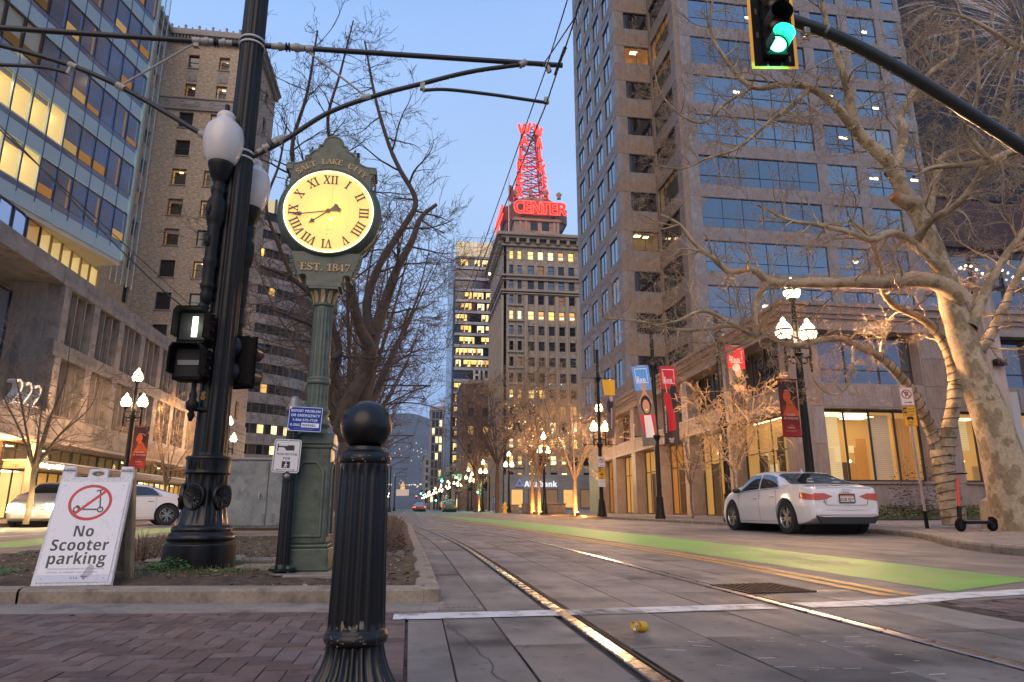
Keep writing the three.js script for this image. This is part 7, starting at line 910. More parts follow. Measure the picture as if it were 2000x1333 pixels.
/* ---------- far street: masts, signals, signs, hydrant ---------- */
{
  const LM = ['second tram wire mast, with bracket arms left of the street', 'third tram wire mast down the median', 'fourth tram wire mast down the median', 'fifth tram wire mast down the median', 'sixth tram wire mast down the median', 'furthest tram wire mast down the median'];
  const mk = () => { const t = thing('wire_mast', LM[0], 'mast', [0, 0, 0], 0, 'tram wire masts down the median'); part('shaft', cyl(0.14, 0.10, 7.2, -2.55, 3.6, 0, 14), M.black, t); part('upper_arm', rod([-2.55, 5.52, 0], [0.15, 5.56, 0], 0.035), M.cable, t); part('lower_arm', tubeThrough([[-2.55, 4.35, 0], [-1.6, 4.75, 0], [-0.8, 5.2, 0], [0.0, 5.53, 0]], 0.03, 24, 8), M.cable, t); part('steady_arm', tubeThrough([[-1.3, 4.95, 0], [-0.9, 5.06, 0], [0, 5.0, 0]], 0.022, 16, 8), M.cable, t); part('tie_rod', rod([-0.3, 5.55, 0], [-0.1, 5.02, 0], 0.014), M.cable, t); part('base', cyl(0.3, 0.2, 0.8, -2.55, 0.4, 0, 14), M.black, t); return t; };
  const proto = mk(); [[0.54, -28.3], [-0.05, -48.7], [-0.25, -70.5], [-0.5, -91], [-0.62, -112], [-0.7, -150]].forEach(([x, z], i) => { const t = i ? proto.clone() : proto; if (i) { t.name = numbered('wire_mast'); scene.add(t); } t.position.set(x, 0, z); t.userData = { ...proto.userData, label: LM[i] }; });
  const signal = (label, x, y, z, on, arm) => { const t = thing('traffic_signal', label, 'signal', [x, y, z], 0); part('housing', rbox(0.42, 1.25, 0.25, 0.04), M.blackMatt, t); [0.38, 0, -0.38].forEach((q, i) => { const lit = (on === 'green' && i === 2) || (on === 'red' && i === 0); part('lens', mv(cyl(0.17, 0.15, 0.04, 0, 0, 0, 16), 0, q, 0.15, PI / 2), lit ? (on === 'green' ? glow(0.08, 1, 0.66, 14) : glow(1, 0.06, 0.04, 10)) : M.darkFrame, t); part('visor', mv(new THREE.CylinderGeometry(0.17, 0.17, 0.2, 16, 1, true, R(-130), R(260)), 0, q, 0.24, PI / 2), M.blackMatt, t); }); if (arm) part('arm', rod([0, 0.5, -0.12], [arm, 0.3, -0.12], 0.07, 0.1), M.black, t); part('post', rod([arm, 0.3, -0.12], [arm, -y, -0.12], 0.1, 0.14), M.black, t); };
  signal('hanging traffic signal showing green below the distant white tower', [4.871, 5.14, -111.894][0], [4.871, 5.14, -111.894][1], -110.5, 'green', 7.6);
  signal('post mounted traffic signal showing green beside the dark tree trunks', [9.93, 3.263, -103.525][0], [9.93, 3.263, -103.525][1], -103, 'green', 0.35);
  signal('small far traffic signal showing green left of the white tower foot', [2.858, 4.756, -189.979][0], [2.858, 4.756, -189.979][1], -189, 'green', 5);
  signal('small far traffic signal showing green over the parked cars', [6.158, 2.76, -169.888][0], [6.158, 2.76, -169.888][1], -169, 'green', 0.4);
  signal('small far traffic signal showing red over the middle of the street', [2.112, 4.147, -239.991][0], [2.112, 4.147, -239.991][1], -239, 'red', 6);
  for (const [x, y, z] of [[[4.871, 5.14, -111.894][0], [4.871, 5.14, -111.894][1] - 0.4, -109.5], [[9.93, 3.263, -103.525][0], [9.93, 3.263, -103.525][1] - 0.4, -102]]) { const l = new THREE.PointLight(0x30ffb8, 45, 0, 2); l.position.set(x, y, z); l.castShadow = true; scene.add(l); }
  const n = thing('street_name_sign', 'small dark street name sign on the far signal arm', 'sign', [[6.838, 5.667, -110.789][0], [6.838, 5.667, -110.789][1], -110.2]); part('panel', box(0.95, 0.4, 0.03), M.darkFrame, n); part('lettering', boxUV(clean(text3d('200 S', 0.2, 0.02))).translate(0, 0, 0.016), M.white, n); part('hanger', box(0.05, 0.3, 0.03, 0, 0.34, 0), M.black, n);
  const tn = thing('turn_sign', 'small white turn sign right of the far street name sign', 'sign', [[7.653, 5.429, -110.736][0], [7.653, 5.429, -110.736][1], -110.2]); part('panel', box(0.7, 0.85, 0.03), M.white, tn); part('arrow', merge([box(0.08, 0.4, 0.01, -0.05, -0.08, 0.02), box(0.25, 0.08, 0.01, 0.08, 0.15, 0.02)]), M.black, tn);
  const hy = thing('fire_hydrant', 'yellow fire hydrant on the far right pavement', 'hydrant', [8.286, 0.12, -61.22]); part('body', lathe([[0.16, 0], [0.16, 0.06], [0.12, 0.1], [0.12, 0.5], [0.15, 0.52], [0.14, 0.56], [0.1, 0.66], [0.04, 0.72], [0.03, 0.76]], 16), S(0.6, 0.38, 0.04, 0.5), hy); part('outlet', mv(cyl(0.06, 0.06, 0.4, 0, 0, 0, 12), 0, 0.4, 0, 0, 0, PI / 2), S(0.6, 0.38, 0.04, 0.5), hy); hy.scale.setScalar(1.3);
  [[10.6, -62, 'long stone planter box nearest on the far right pavement'], [10.5, -70, 'stone planter box in front of the bank trees'], [10.4, -88, 'stone planter box by the far traffic signal']].forEach(([x, z, l]) => { const p = thing('planter_box', l, 'planter', [x + 2, 0.12, z]); part('box', rbox(2.4, 0.85, 1.2, 0.04, 0, 0.42, 0), M.graniteTan, p); part('rim', rbox(2.5, 0.12, 1.3, 0.03, 0, 0.86, 0), M.granitePink, p); part('soil', box(2.2, 0.04, 1.0, 0, 0.90, 0), M.soil, p); });
  const ks = thing('information_stand', 'blue panel information stand on the far right pavement', 'stand', [11.6, 0.12, -95]); part('panel', rbox(0.9, 1.8, 0.12, 0.03, 0, 1.2, 0), S(0.06, 0.10, 0.28, 0.4), ks); part('legs', merge([box(0.08, 0.3, 0.1, -0.35, 0.15, 0), box(0.08, 0.3, 0.1, 0.35, 0.15, 0)]), M.black, ks); for (let i = 0; i < 4; i++) part('print_line', box(0.6, 0.05, 0.01, 0, 1.8 - i * 0.2, 0.065), M.white, ks);
}

/* ---------- trees ---------- */
class Wood { // gathers tapered tubes into one geometry
  constructor() { this.p = []; this.n = []; this.u = []; this.i = []; this.c = 0; }
  tube(pts, rad, sides) {
    const N = pts.length, t = new THREE.Vector3(), a = new THREE.Vector3(), b = new THREE.Vector3(), ref = new THREE.Vector3(0.31, 0.2, 0.93).normalize(); let len = 0;
    for (let k = 0; k < N; k++) {
      t.copy(pts[Math.min(N - 1, k + 1)]).sub(pts[Math.max(0, k - 1)]).normalize(); if (k) len += pts[k].distanceTo(pts[k - 1]);
      if (Math.abs(t.dot(ref)) > 0.96) ref.set(1, 0, 0); a.crossVectors(t, ref).normalize(); b.crossVectors(t, a);
      for (let s = 0; s <= sides; s++) { const q = s / sides * 2 * PI, c = Math.cos(q), d = Math.sin(q), nx = a.x * c + b.x * d, ny = a.y * c + b.y * d, nz = a.z * c + b.z * d; this.p.push(pts[k].x + nx * rad[k], pts[k].y + ny * rad[k], pts[k].z + nz * rad[k]); this.n.push(nx, ny, nz); this.u.push(s / sides * rad[0] * 6.28, len); }
    }
    for (let k = 0; k < N - 1; k++) for (let s = 0; s < sides; s++) { const x = this.c + k * (sides + 1) + s, y = x + sides + 1; this.i.push(x, x + 1, y, y, x + 1, y + 1); }
    this.c += N * (sides + 1);
  }
  geo() { const g = new THREE.BufferGeometry(); g.setAttribute('position', new THREE.Float32BufferAttribute(this.p, 3)); g.setAttribute('normal', new THREE.Float32BufferAttribute(this.n, 3)); g.setAttribute('uv', new THREE.Float32BufferAttribute(this.u, 2)); g.setIndex(this.i); return g; }
}
const rv = (r) => V(r() - 0.5, r() - 0.5, r() - 0.5).multiplyScalar(2);
// a limb through given points, rounded off; returns finely spaced points with radii
function limb(wood, pts, r0, r1, sides, r, knob = 0.06) {
  const c = new THREE.CatmullRomCurve3(pts.map((p) => V(p)), false, 'centripetal'), L = c.getLength(), n = Math.max(6, Math.min(60, Math.round(L / Math.max(0.06, r0 * 1.1)))), P = [], Q = [];
  for (let i = 0; i <= n; i++) { const t = i / n; P.push(c.getPointAt(t)); Q.push((r0 + (r1 - r0) * Math.pow(t, 0.8)) * (1 + knob * (r() - 0.5) * 2)); }
  wood.tube(P, Q, sides); return { P, Q, L };
}
// a free branch: wanders from a start in a direction, forks into finer ones
function branch(o, start, dir, len, rad, depth) {
  const { r, crown, wood, bend, up, droop, spread, forks, minLen, spur } = o, n = Math.max(3, Math.min(9, Math.round(len / 0.16))), P = [start.clone()], Q = [rad], d = dir.clone().normalize();
  for (let i = 1; i <= n; i++) { d.addScaledVector(rv(r), bend); d.y += (depth > 1 ? up : up - droop) * 0.35; d.normalize(); P.push(P[i - 1].clone().addScaledVector(d, len / n)); Q.push(Math.max(o.thin, rad * (1 - 0.72 * i / n))); }
  (rad > o.thick ? wood : crown).tube(P, Q, rad > 0.05 ? 8 : rad > 0.02 ? 6 : rad > 0.009 ? 4 : 3); o.count++;
  if (spur && depth <= 1) for (let i = 1; i < n; i++) if (r() < spur) { const e = P[i].clone().addScaledVector(rv(r), 0.05 + 0.05 * r()); crown.tube([P[i], e], [o.thin * 1.1, o.thin], 3); }
  if (depth <= 0 || len < minLen) return;
  const k = Math.round(forks[Math.min(forks.length - 1, depth)] * (0.7 + 0.6 * r()));
  for (let j = 0; j < k; j++) { const f = 0.25 + 0.75 * (j + 0.3 + 0.7 * r()) / k, a = Math.min(n, Math.max(1, Math.round(f * n))), nd = P[a].clone().sub(P[a - 1]).normalize(), side = rv(r).cross(nd).normalize(); nd.multiplyScalar(1).addScaledVector(side, spread * (0.6 + 0.8 * r())).normalize(); branch(o, P[a], nd, len * (0.45 + 0.3 * r()) * (1 - 0.25 * f), Math.max(o.thin, Q[a] * (0.55 + 0.2 * r())), depth - 1); }
}
function sprout(o, L, from, to, every, len, depth, scale = 0.5, side = 1) { // twigs along a limb
  const { P, Q } = L, n = P.length; const total = L.L * (to - from), k = Math.round(total / (every * o.sparse));
  for (let j = 0; j < k; j++) { const f = from + (to - from) * (j + o.r()) / k, a = Math.min(n - 1, Math.max(1, Math.round(f * (n - 1)))), t = P[a].clone().sub(P[a - 1]).normalize(), s = rv(o.r).cross(t).normalize(); const d = t.multiplyScalar(0.35 * side).add(s); branch(o, P[a], d, len * (0.5 + 0.9 * o.r()), Math.min(Q[a] * scale, len * 0.022 + 0.004), depth); }
}
function treeThing(name, label, o, trunkMat, twigMat, group) { const t = thing(name, label, 'tree', [0, 0, 0], 0, group); part('trunk', o.wood.geo(), trunkMat, t); part('crown', o.crown.geo(), twigMat, t); return t; }
const opts = (seed, more = {}) => ({ r: rng(seed), wood: new Wood(), crown: new Wood(), bend: 0.30, up: 0.05, droop: 0.05, spread: 0.95, forks: [3, 3, 4, 5], minLen: 0.10, spur: 0.35, thick: 0.02, thin: 0.0032, sparse: 1.45, count: 0, ...more });
const planeTwig = S(0.34, 0.25, 0.17, 0.9);
{ // leaning plane tree at the right edge
  const o = opts(101, { bend: 0.34, thin: 0.0028 }), r = o.r, A = (pts, r0, r1, s = 12) => limb(o.wood, pts, r0, r1, s, r);
  A([[13.216, -0.08, -13.65], [13.187, 0.524, -13.678], [13.127, 1.636, -13.736], [13.053, 2.679, -13.807], [12.971, 3.282, -13.884]], 0.54, 0.345, 22);
  const trunk = A([[13.02, 2.919, -13.837], [12.971, 3.282, -13.884], [12.939, 4.231, -14.049], [12.869, 5.066, -14.114], [12.791, 6.125, -14.185], [12.647, 7.176, -14.313], [12.442, 8.086, -14.359]], 0.355, 0.22, 20);
  o.wood.tube([V([12.442, 8.086, -14.359]), V([12.041, 8.147, -14.308]), V([11.883, 8.221, -14.31])], [0.24, 0.17, 0.15], 14);
  const l1 = A([[12.446, 7.944, -14.356], [12.152, 8.412, -14.345], [11.842, 9.246, -14.343], [11.306, 9.81, -14.39], [10.935, 10.312, -14.298], [10.825, 11.01, -14.13], [10.611, 11.83, -14.041], [10.418, 12.744, -14.061], [10.237, 14.045, -13.946]], 0.22, 0.05);
  const l2 = A([[10.954, 10.085, -14.284], [10.417, 10.638, -14.186], [9.796, 11.035, -14.138], [9.25, 11.169, -14.263], [8.316, 11.073, -14.366], [7.73, 11.832, -14.464], [7.337, 12.692, -14.443], [7.345, 13.44, -14.214]], 0.13, 0.03, 9);
  const l3 = A([[11.918, 8.927, -14.41], [12.317, 9.57, -14.467], [12.637, 10.413, -14.587], [12.799, 10.89, -14.844], [13.311, 11.619, -14.927], [13.929, 12.375, -14.767], [14.532, 12.84, -14.601], [14.95, 13.794, -14.748]], 0.17, 0.05);
  const l4 = A([[12.531, 7.5, -14.282], [13.121, 8.883, -14.29], [13.429, 9.481, -14.277], [14.066, 9.602, -14.218], [14.85, 9.413, -14.132], [15.517, 9.652, -14.15]], 0.15, 0.05);
  const l5 = A([[12.942, 5.393, -13.911], [12.604, 5.776, -13.95], [12.034, 5.963, -14.051], [11.14, 5.884, -14.139], [9.886, 5.789, -14.075], [8.933, 5.781, -14.228], [8.208, 5.825, -14.314], [7.788, 6.072, -14.205], [7.237, 5.977, -14.27], [6.863, 6.287, -14.232], [6.494, 6.584, -14.294], [6.05, 7.129, -14.27], [5.606, 7.307, -14.236]], 0.24, 0.03);
  const l6 = A([[8.255, 5.793, -14.287], [7.92, 5.461, -14.247], [7.744, 4.889, -14.229], [7.658, 4.413, -14.048], [7.027, 4.632, -13.928], [6.372, 4.887, -13.91], [5.684, 4.614, -13.881], [5.01, 4.459, -13.926]], 0.10, 0.02, 9);
  const l7 = A([[12.697, 6.235, -14.134], [12.167, 6.714, -14.069], [11.376, 7.085, -13.949], [10.734, 6.848, -13.948], [10.166, 6.981, -13.874], [9.418, 7.147, -13.912], [8.654, 7.238, -13.931], [7.9, 7.573, -13.914]], 0.14, 0.03, 9);
  const l8 = A([[9.798, 11.063, -14.136], [9.147, 10.462, -14.21], [8.556, 9.984, -14.225], [7.692, 9.222, -14.257], [6.902, 8.917, -14.324], [6.218, 8.581, -14.307], [5.481, 8.705, -14.392]], 0.06, 0.02, 8);
  const l9 = A([[12.977, 4.753, -13.878], [13.742, 5.838, -13.975], [14.349, 6.649, -13.932], [15.099, 7.482, -13.867]], 0.16, 0.06);
  const l10 = A([[8.316, 11.073, -14.366], [7.655, 10.657, -14.504], [6.893, 9.967, -14.439], [6.375, 10.146, -14.457], [5.872, 10.746, -14.453], [5.7, 11.582, -14.414]], 0.05, 0.015, 8);
  const l11 = A([[12.111, 6.997, -14.117], [12.131, 7.3, -13.568], [12.261, 7.4, -12.904], [12.396, 7.954, -12.211], [12.466, 8.836, -11.558], [12.435, 9.828, -10.997]], 0.11, 0.03, 9);
  for (const [L, a, e, len, d] of [[l1, 0.1, 0.16, 1.1, 3], [l2, 0.1, 0.12, 1.0, 3], [l3, 0.2, 0.2, 1.1, 3], [l4, 0.2, 0.16, 1.2, 3], [l5, 0.15, 0.17, 1.1, 3], [l6, 0.1, 0.17, 0.9, 3], [l7, 0.15, 0.14, 1.1, 3], [l8, 0.05, 0.11, 0.9, 3], [l9, 0.1, 0.2, 1.2, 3], [l10, 0.1, 0.11, 0.8, 3], [l11, 0.1, 0.15, 1.1, 3]]) sprout(o, L, a, 1, e, len, d);
  sprout(o, trunk, 0.5, 1, 0.5, 1.0, 2, 0.1);
  const t = treeThing('plane_tree', 'large pale leaning plane tree at the right edge with bare spreading limbs', o, M.barkPlane, planeTwig);
  part('cut_wood', (() => { const a = V([11.911, 8.21, -14.312]), b = V([11.805, 8.272, -14.309]); return rod(a.toArray(), b.toArray(), 0.15, 0.13, 14); })(), S(0.42, 0.17, 0.06, 0.9), t);
  const balls = []; for (let i = 0; i < 36; i++) { const q = o.crown.p, k = Math.floor(o.r() * (q.length / 3 - 4)) * 3; balls.push(new THREE.IcosahedronGeometry(0.02 + 0.012 * o.r(), 0).translate(q[k], q[k + 1] - 0.05, q[k + 2])); } part('seed_ball', merge(balls), S(0.22, 0.10, 0.05, 0.9), t).userData.kind = 'stuff';
}
{ // forked plane tree wound with light strings
  const o = opts(202, { bend: 0.34, thin: 0.0028 }), r = o.r, A = (pts, r0, r1, s = 12) => limb(o.wood, pts, r0, r1, s, r, 0.05);
  const tr = A([[13.35, 0.195, -15.689], [13.335, 0.699, -15.702], [13.303, 1.388, -15.729], [13.298, 2.026, -15.733]], 0.28, 0.25, 18);
  const a = A([[13.288, 1.579, -15.741], [13.155, 2.256, -15.723], [12.818, 3.045, -15.612], [12.366, 3.667, -15.463], [11.68, 4.196, -15.239], [10.861, 4.464, -14.976], [10.225, 4.609, -14.814], [9.375, 4.465, -14.659], [8.777, 4.321, -14.559], [8.019, 4.581, -14.42], [7.204, 4.687, -14.286], [6.328, 4.509, -14.15], [5.472, 4.476, -13.966], [4.825, 4.552, -13.78], [3.978, 4.546, -13.631]], 0.165, 0.016);
  const b = A([[13.328, 1.641, -15.708], [13.453, 2.403, -15.601], [13.64, 3.299, -15.437], [13.701, 4.088, -15.384], [13.447, 4.882, -15.341], [12.977, 5.387, -15.349], [12.267, 5.643, -15.286], [11.888, 5.945, -15.204], [11.707, 6.408, -14.965], [11.47, 6.945, -14.769], [11.15, 7.357, -14.637], [10.668, 7.614, -14.498]], 0.21, 0.04);
  const c = A([[13.682, 3.558, -15.4], [14.18, 4.204, -15.354], [14.915, 5.005, -15.346], [15.763, 6.24, -15.347], [16.413, 7.258, -15.244]], 0.17, 0.09);
  const d = A([[11.839, 4.11, -15.242], [11.826, 4.459, -15.505], [12.039, 4.894, -15.594], [12.341, 5.184, -15.611]], 0.06, 0.03, 8);
  const e = A([[8.017, 4.557, -14.421], [7.314, 4.171, -14.343], [6.482, 3.872, -14.189]], 0.03, 0.012, 6), f = A([[10.642, 4.513, -14.887], [10.34, 3.61, -14.734], [9.997, 3.229, -14.727], [9.618, 3.283, -14.74], [9.308, 3.637, -14.701]], 0.04, 0.012, 6);
  for (const [L, s, ev, len, dp] of [[a, 0.3, 0.17, 0.9, 3], [b, 0.35, 0.15, 1.0, 3], [c, 0.2, 0.2, 1.1, 3], [d, 0.2, 0.15, 0.7, 2], [e, 0.1, 0.12, 0.6, 3], [f, 0.1, 0.10, 0.6, 3]]) sprout(o, L, s, 1, ev, len, dp);
  const t = treeThing('plane_tree', 'forked plane tree with dark light strings wound round its trunk', o, M.barkPlane, planeTwig);
  const coil = []; for (const [L, n, to] of [[tr, 9, 1], [a, 16, 0.32], [b, 16, 0.5], [c, 9, 0.8]]) { const pts = []; const m = n * 14; for (let i = 0; i <= m; i++) { const f2 = i / m * to * (L.P.length - 1), k = Math.min(L.P.length - 2, Math.floor(f2)), g = f2 - k, p = L.P[k].clone().lerp(L.P[k + 1], g), tan = L.P[k + 1].clone().sub(L.P[k]).normalize(), u = V(0.3, 0.1, 0.95).cross(tan).normalize(), v = tan.clone().cross(u), an = i / 14 * 2 * PI + 0.9 * Math.sin(i * 0.043) , rr = L.Q[k] + 0.012; pts.push(p.addScaledVector(u, Math.cos(an) * rr).addScaledVector(v, Math.sin(an) * rr)); } coil.push(new THREE.TubeGeometry(new THREE.CatmullRomCurve3(pts), m * 2, 0.009, 5)); } part('light_string', merge(coil), M.cable, t);
}
{ // third plane tree, its trunk outside the frame, limbs reaching in at upper right
  const o = opts(303, { bend: 0.34, thin: 0.0027 }), A = (pts, r0, r1, s = 10) => limb(o.wood, pts, r0, r1, s, o.r);
  A([[10.549, 0.102, -9.205], [10.716, 2.078, -9.009], [10.841, 3.683, -8.859], [10.931, 5.386, -8.747], [10.931, 7.064, -8.747]], 0.4, 0.2, 14);
  const a = A([[10.931, 5.386, -8.747], [10.587, 6.334, -8.852], [10.101, 6.512, -9.106], [9.557, 6.374, -9.393], [9.107, 6.368, -9.556], [8.753, 6.331, -9.612], [8.412, 6.159, -9.647]], 0.13, 0.03), b = A([[9.632, 6.358, -9.316], [9.374, 6.673, -9.293], [9.16, 6.907, -9.224], [9.151, 7.125, -8.95], [9.092, 7.548, -8.724], [8.969, 8.293, -8.563]], 0.05, 0.02, 8), c = A([[10.931, 7.064, -8.747], [10.468, 7.954, -8.682], [9.915, 8.217, -8.714], [9.276, 8.732, -8.82], [8.734, 8.973, -8.942]], 0.09, 0.02, 8);
  for (const [L, ev, len] of [[a, 0.11, 0.8], [b, 0.11, 0.8], [c, 0.10, 0.9]]) sprout(o, L, 0.2, 1, ev, len, 3);
  treeThing('plane_tree', 'pale plane tree limbs reaching in from beyond the upper right corner', o, M.barkPlane, planeTwig);
}
{ // large dark tree in the median behind the clock
  const o = opts(404, { bend: 0.24, up: 0.10, droop: 0.04, spread: 0.75, thin: 0.003, forks: [3, 3, 3, 4], sparse: 2.1 }), A = (pts, r0, r1, s = 12) => limb(o.wood, pts, r0, r1, s, o.r, 0.05);
  const b0 = [-0.985, 0.143, -12.561]; void b0;
  const m = A([[-0.995, 0.024, -12.561], [-1.078, 0.888, -12.554], [-1.082, 1.601, -12.553], [-0.96, 2.337, -12.563], [-0.898, 2.905, -12.568]], 0.26, 0.19, 16);
  const a = A([[-1.034, 1.692, -12.558], [-1.274, 2.039, -12.435], [-1.066, 2.582, -12.354], [-0.889, 2.962, -12.368], [-0.774, 3.324, -12.276], [-1.006, 3.763, -12.158], [-1.13, 4.206, -12.047], [-1.2, 4.651, -11.94], [-1.079, 5.211, -11.851], [-1.201, 5.953, -11.739], [-1.154, 6.929, -11.643]], 0.17, 0.03);
  const b = A([[-0.896, 2.857, -12.568], [-0.836, 3.411, -12.672], [-0.734, 3.937, -12.779], [-0.574, 4.589, -12.887], [-0.386, 5.269, -12.994], [-0.135, 5.868, -13.099], [0.024, 6.426, -13.2], [0.334, 6.777, -13.296]], 0.16, 0.04);
  const c = A([[-0.795, 3.708, -12.675], [-0.951, 4.359, -12.865], [-0.776, 5.314, -13.177], [-0.307, 6.319, -13.396], [-0.094, 6.901, -13.5], [-0.469, 7.695, -13.592], [-0.688, 8.215, -13.683], [-1.041, 9.362, -13.761], [-1.392, 11.028, -13.931]], 0.10, 0.02, 9);
  const d = A([[-1.173, 1.962, -12.545], [-1.494, 2.382, -12.31], [-1.466, 2.823, -12.212], [-1.334, 3.272, -12.127], [-1.54, 3.861, -11.901], [-1.88, 4.236, -11.649], [-2.192, 4.412, -11.391], [-2.557, 4.474, -11.11]], 0.11, 0.02, 9);
  const e = A([[-0.847, 2.434, -12.571], [-0.642, 2.758, -12.784], [-0.439, 3.395, -12.993], [-0.268, 3.961, -13.197], [-0.14, 4.551, -13.399]], 0.07, 0.02, 8), f = A([[-1.317, 3.273, -12.129], [-1.495, 3.127, -11.907], [-1.738, 3.607, -11.671], [-2.06, 3.704, -11.416], [-2.425, 3.786, -11.139]], 0.06, 0.015, 8);
  const g = A([[-1.154, 4.461, -11.944], [-1.595, 5.119, -11.692], [-1.956, 5.761, -11.434], [-2.236, 6.586, -11.179], [-2.031, 7.704, -11.014], [-1.908, 8.828, -10.833]], 0.07, 0.015, 8), h = A([[-1.11, 5.807, -11.848], [-1.509, 6.624, -11.703], [-1.714, 7.407, -11.473], [-1.539, 8.432, -11.396], [-1.36, 9.491, -11.319]], 0.05, 0.012, 8), k = A([[-2.111, 4.421, -11.406], [-2.359, 4.954, -11.153], [-2.521, 5.481, -10.913], [-2.34, 6.153, -10.748], [-2.257, 6.868, -10.664]], 0.04, 0.012, 6);
  for (const [L, s, ev, len, dp] of [[m, 0.5, 0.6, 0.8, 2], [a, 0.3, 0.16, 1.0, 3], [b, 0.3, 0.2, 0.9, 3], [c, 0.2, 0.16, 1.0, 3], [d, 0.2, 0.14, 1.0, 3], [e, 0.2, 0.16, 0.7, 3], [f, 0.2, 0.13, 0.9, 3], [g, 0.1, 0.14, 1.0, 3], [h, 0.1, 0.14, 0.9, 3], [k, 0.1, 0.14, 0.8, 3]]) sprout(o, L, s, 1, ev, len, dp);
  treeThing('median_tree', 'big bare brown tree in the median rising behind the green clock', o, M.barkBrown, S(0.085, 0.06, 0.045, 0.9));
}
// smaller street trees, grown freely
function smallTree(name, label, pos, H, seed, mat, twig, { group, lean = 0, crown = 0.5, every = 0.5, len = 1.3, rad = 0.1, n = 5, up = 0.10, fork = 0.3, depth = 3, thin = 0.006, spread = 0.75 } = {}) {
  const o = opts(seed, { bend: 0.22, up, droop: 0.02, spread, thin, spur: 0, forks: [3, 3, 3, 4], sparse: 1.5 }), r = o.r, b = V(pos);
  const top0 = b.clone().add(V(lean, H * fork, (r() - 0.5) * 0.2)), tr = limb(o.wood, [b.toArray(), b.clone().lerp(top0, 0.5).add(V((r() - 0.5) * 0.1, 0, 0)).toArray(), top0.toArray()], rad, rad * 0.75, 10, r); void tr;
  for (let i = 0; i < n; i++) { const a = i / n * 6.28 + r(), w = crown * H * (0.5 + 0.5 * r()), h = H * (0.75 + 0.25 * r()); const p1 = top0.clone().add(V(Math.cos(a) * w * 0.35, (h - H * fork) * 0.35, Math.sin(a) * w * 0.35)), p2 = top0.clone().add(V(Math.cos(a) * w * 0.75 + (r() - 0.5) * 0.4, (h - H * fork) * 0.7, Math.sin(a) * w * 0.75)), p3 = top0.clone().add(V(Math.cos(a) * w, h - H * fork, Math.sin(a) * w)); const L = limb(o.wood, [top0.clone().add(V(0, -0.1 * r(), 0)).toArray(), p1.toArray(), p2.toArray(), p3.toArray()], rad * 0.55, 0.012, 7, r); sprout(o, L, 0.15, 1, every, len, depth); }
  const t = treeThing(name, label, o, mat, twig, group); if (mat === M.barkPale && rad > 0.1) { const q = [...o.wood.p], l = []; for (let i = 0; i < 45; i++) { const k = Math.floor(r() * (q.length / 3)) * 3; l.push(new THREE.IcosahedronGeometry(0.032, 0).translate(q[k], q[k + 1], q[k + 2])); } part('string_light', merge(l), glow(1, 0.72, 0.35, 3), t).userData.kind = 'stuff'; } return t;
}
const pale = S(0.40, 0.27, 0.15, 0.9), grey = S(0.16, 0.115, 0.08, 0.9), dark = S(0.09, 0.065, 0.05, 0.9);
smallTree('street_tree', 'small pale twiggy tree in front of the podium windows under the conductor banner', [10.79, 0.518, -21.996].map((v, i) => i === 1 ? 0.12 : v), 4.6, 11, M.barkPale, pale, { crown: 0.36, every: 0.24, len: 0.95, rad: 0.06, n: 8, fork: 0.36, spread: 0.9 });
smallTree('street_tree', 'dark bare young tree at the foot of the blue banner pole', [13.6, 0.12, -32.5], 5.2, 12, M.barkGrey, grey, { crown: 0.30, every: 0.3, len: 1.0, rad: 0.06, n: 5 });
smallTree('street_tree', 'golden lit bare tree wrapped in string lights beside the yellow banner pole', [11.0, 0.12, -46], 9.5, 13, M.barkPale, pale, { crown: 0.36, every: 0.3, len: 1.7, rad: 0.17, n: 8, fork: 0.25 });
smallTree('street_tree', 'golden lit bare tree with wide forking limbs in front of the bank', [10.2, 0.12, -55], 10.5, 14, M.barkPale, pale, { crown: 0.34, every: 0.34, len: 1.8, rad: 0.18, n: 8, fork: 0.28 });
smallTree('street_tree', 'tall golden lit tree behind the bank trees', [11.6, 0.12, -66], 15, 15, M.barkPale, pale, { crown: 0.26, every: 0.4, len: 2.2, rad: 0.22, n: 8, fork: 0.3, thin: 0.009 });
smallTree('street_tree', 'dark bare tree left of the bank sign, nearer of two', [8.7, 0.12, -70], 14.5, 16, M.barkBrown, dark, { crown: 0.42, every: 0.34, len: 2.2, rad: 0.22, n: 8, fork: 0.33, thin: 0.009, depth: 3 });
smallTree('street_tree', 'dark bare tree left of the bank sign, further of two', [7.6, 0.12, -82], 14, 17, M.barkBrown, dark, { crown: 0.36, every: 0.4, len: 2.2, rad: 0.2, n: 7, fork: 0.33, thin: 0.010 });
smallTree('street_tree', 'golden lit tree by the far post mounted signal', [9.8, 0.12, -100], 9, 18, M.barkPale, pale, { crown: 0.4, every: 0.5, len: 1.8, rad: 0.18, n: 7, thin: 0.012 });
[[8.8, -125, 10, 21], [8.2, -150, 11, 22], [9, -185, 12, 23], [8.5, -225, 12, 24]].forEach(([x, z, h, s], i) => smallTree('street_tree', ['grey bare tree beyond the far traffic signal', 'grey bare tree below the distant white tower', 'faint bare tree in front of the corner shop', 'faintest bare tree down the right side'][i], [x, 0.12, z], h, s, M.barkGrey, grey, { crown: 0.42, every: 0.8, len: 2, rad: 0.2, n: 6, thin: 0.02, depth: 2 }));
smallTree('street_tree', 'slender bare tree in front of the left stone building', [-11.6, 0.12, -23.5], 5.6, 31, M.barkGrey, grey, { crown: 0.34, every: 0.34, len: 1.2, rad: 0.09, n: 8, fork: 0.3, up: 0.14, spread: 0.6 });
smallTree('street_tree', 'bare tree at the left edge in front of the lit entrance', [-12.6, 0.12, -16.8], 2.9, 32, M.barkGrey, grey, { depth: 2, crown: 0.6, every: 0.5, len: 1.3, rad: 0.08, n: 7, fork: 0.35 });
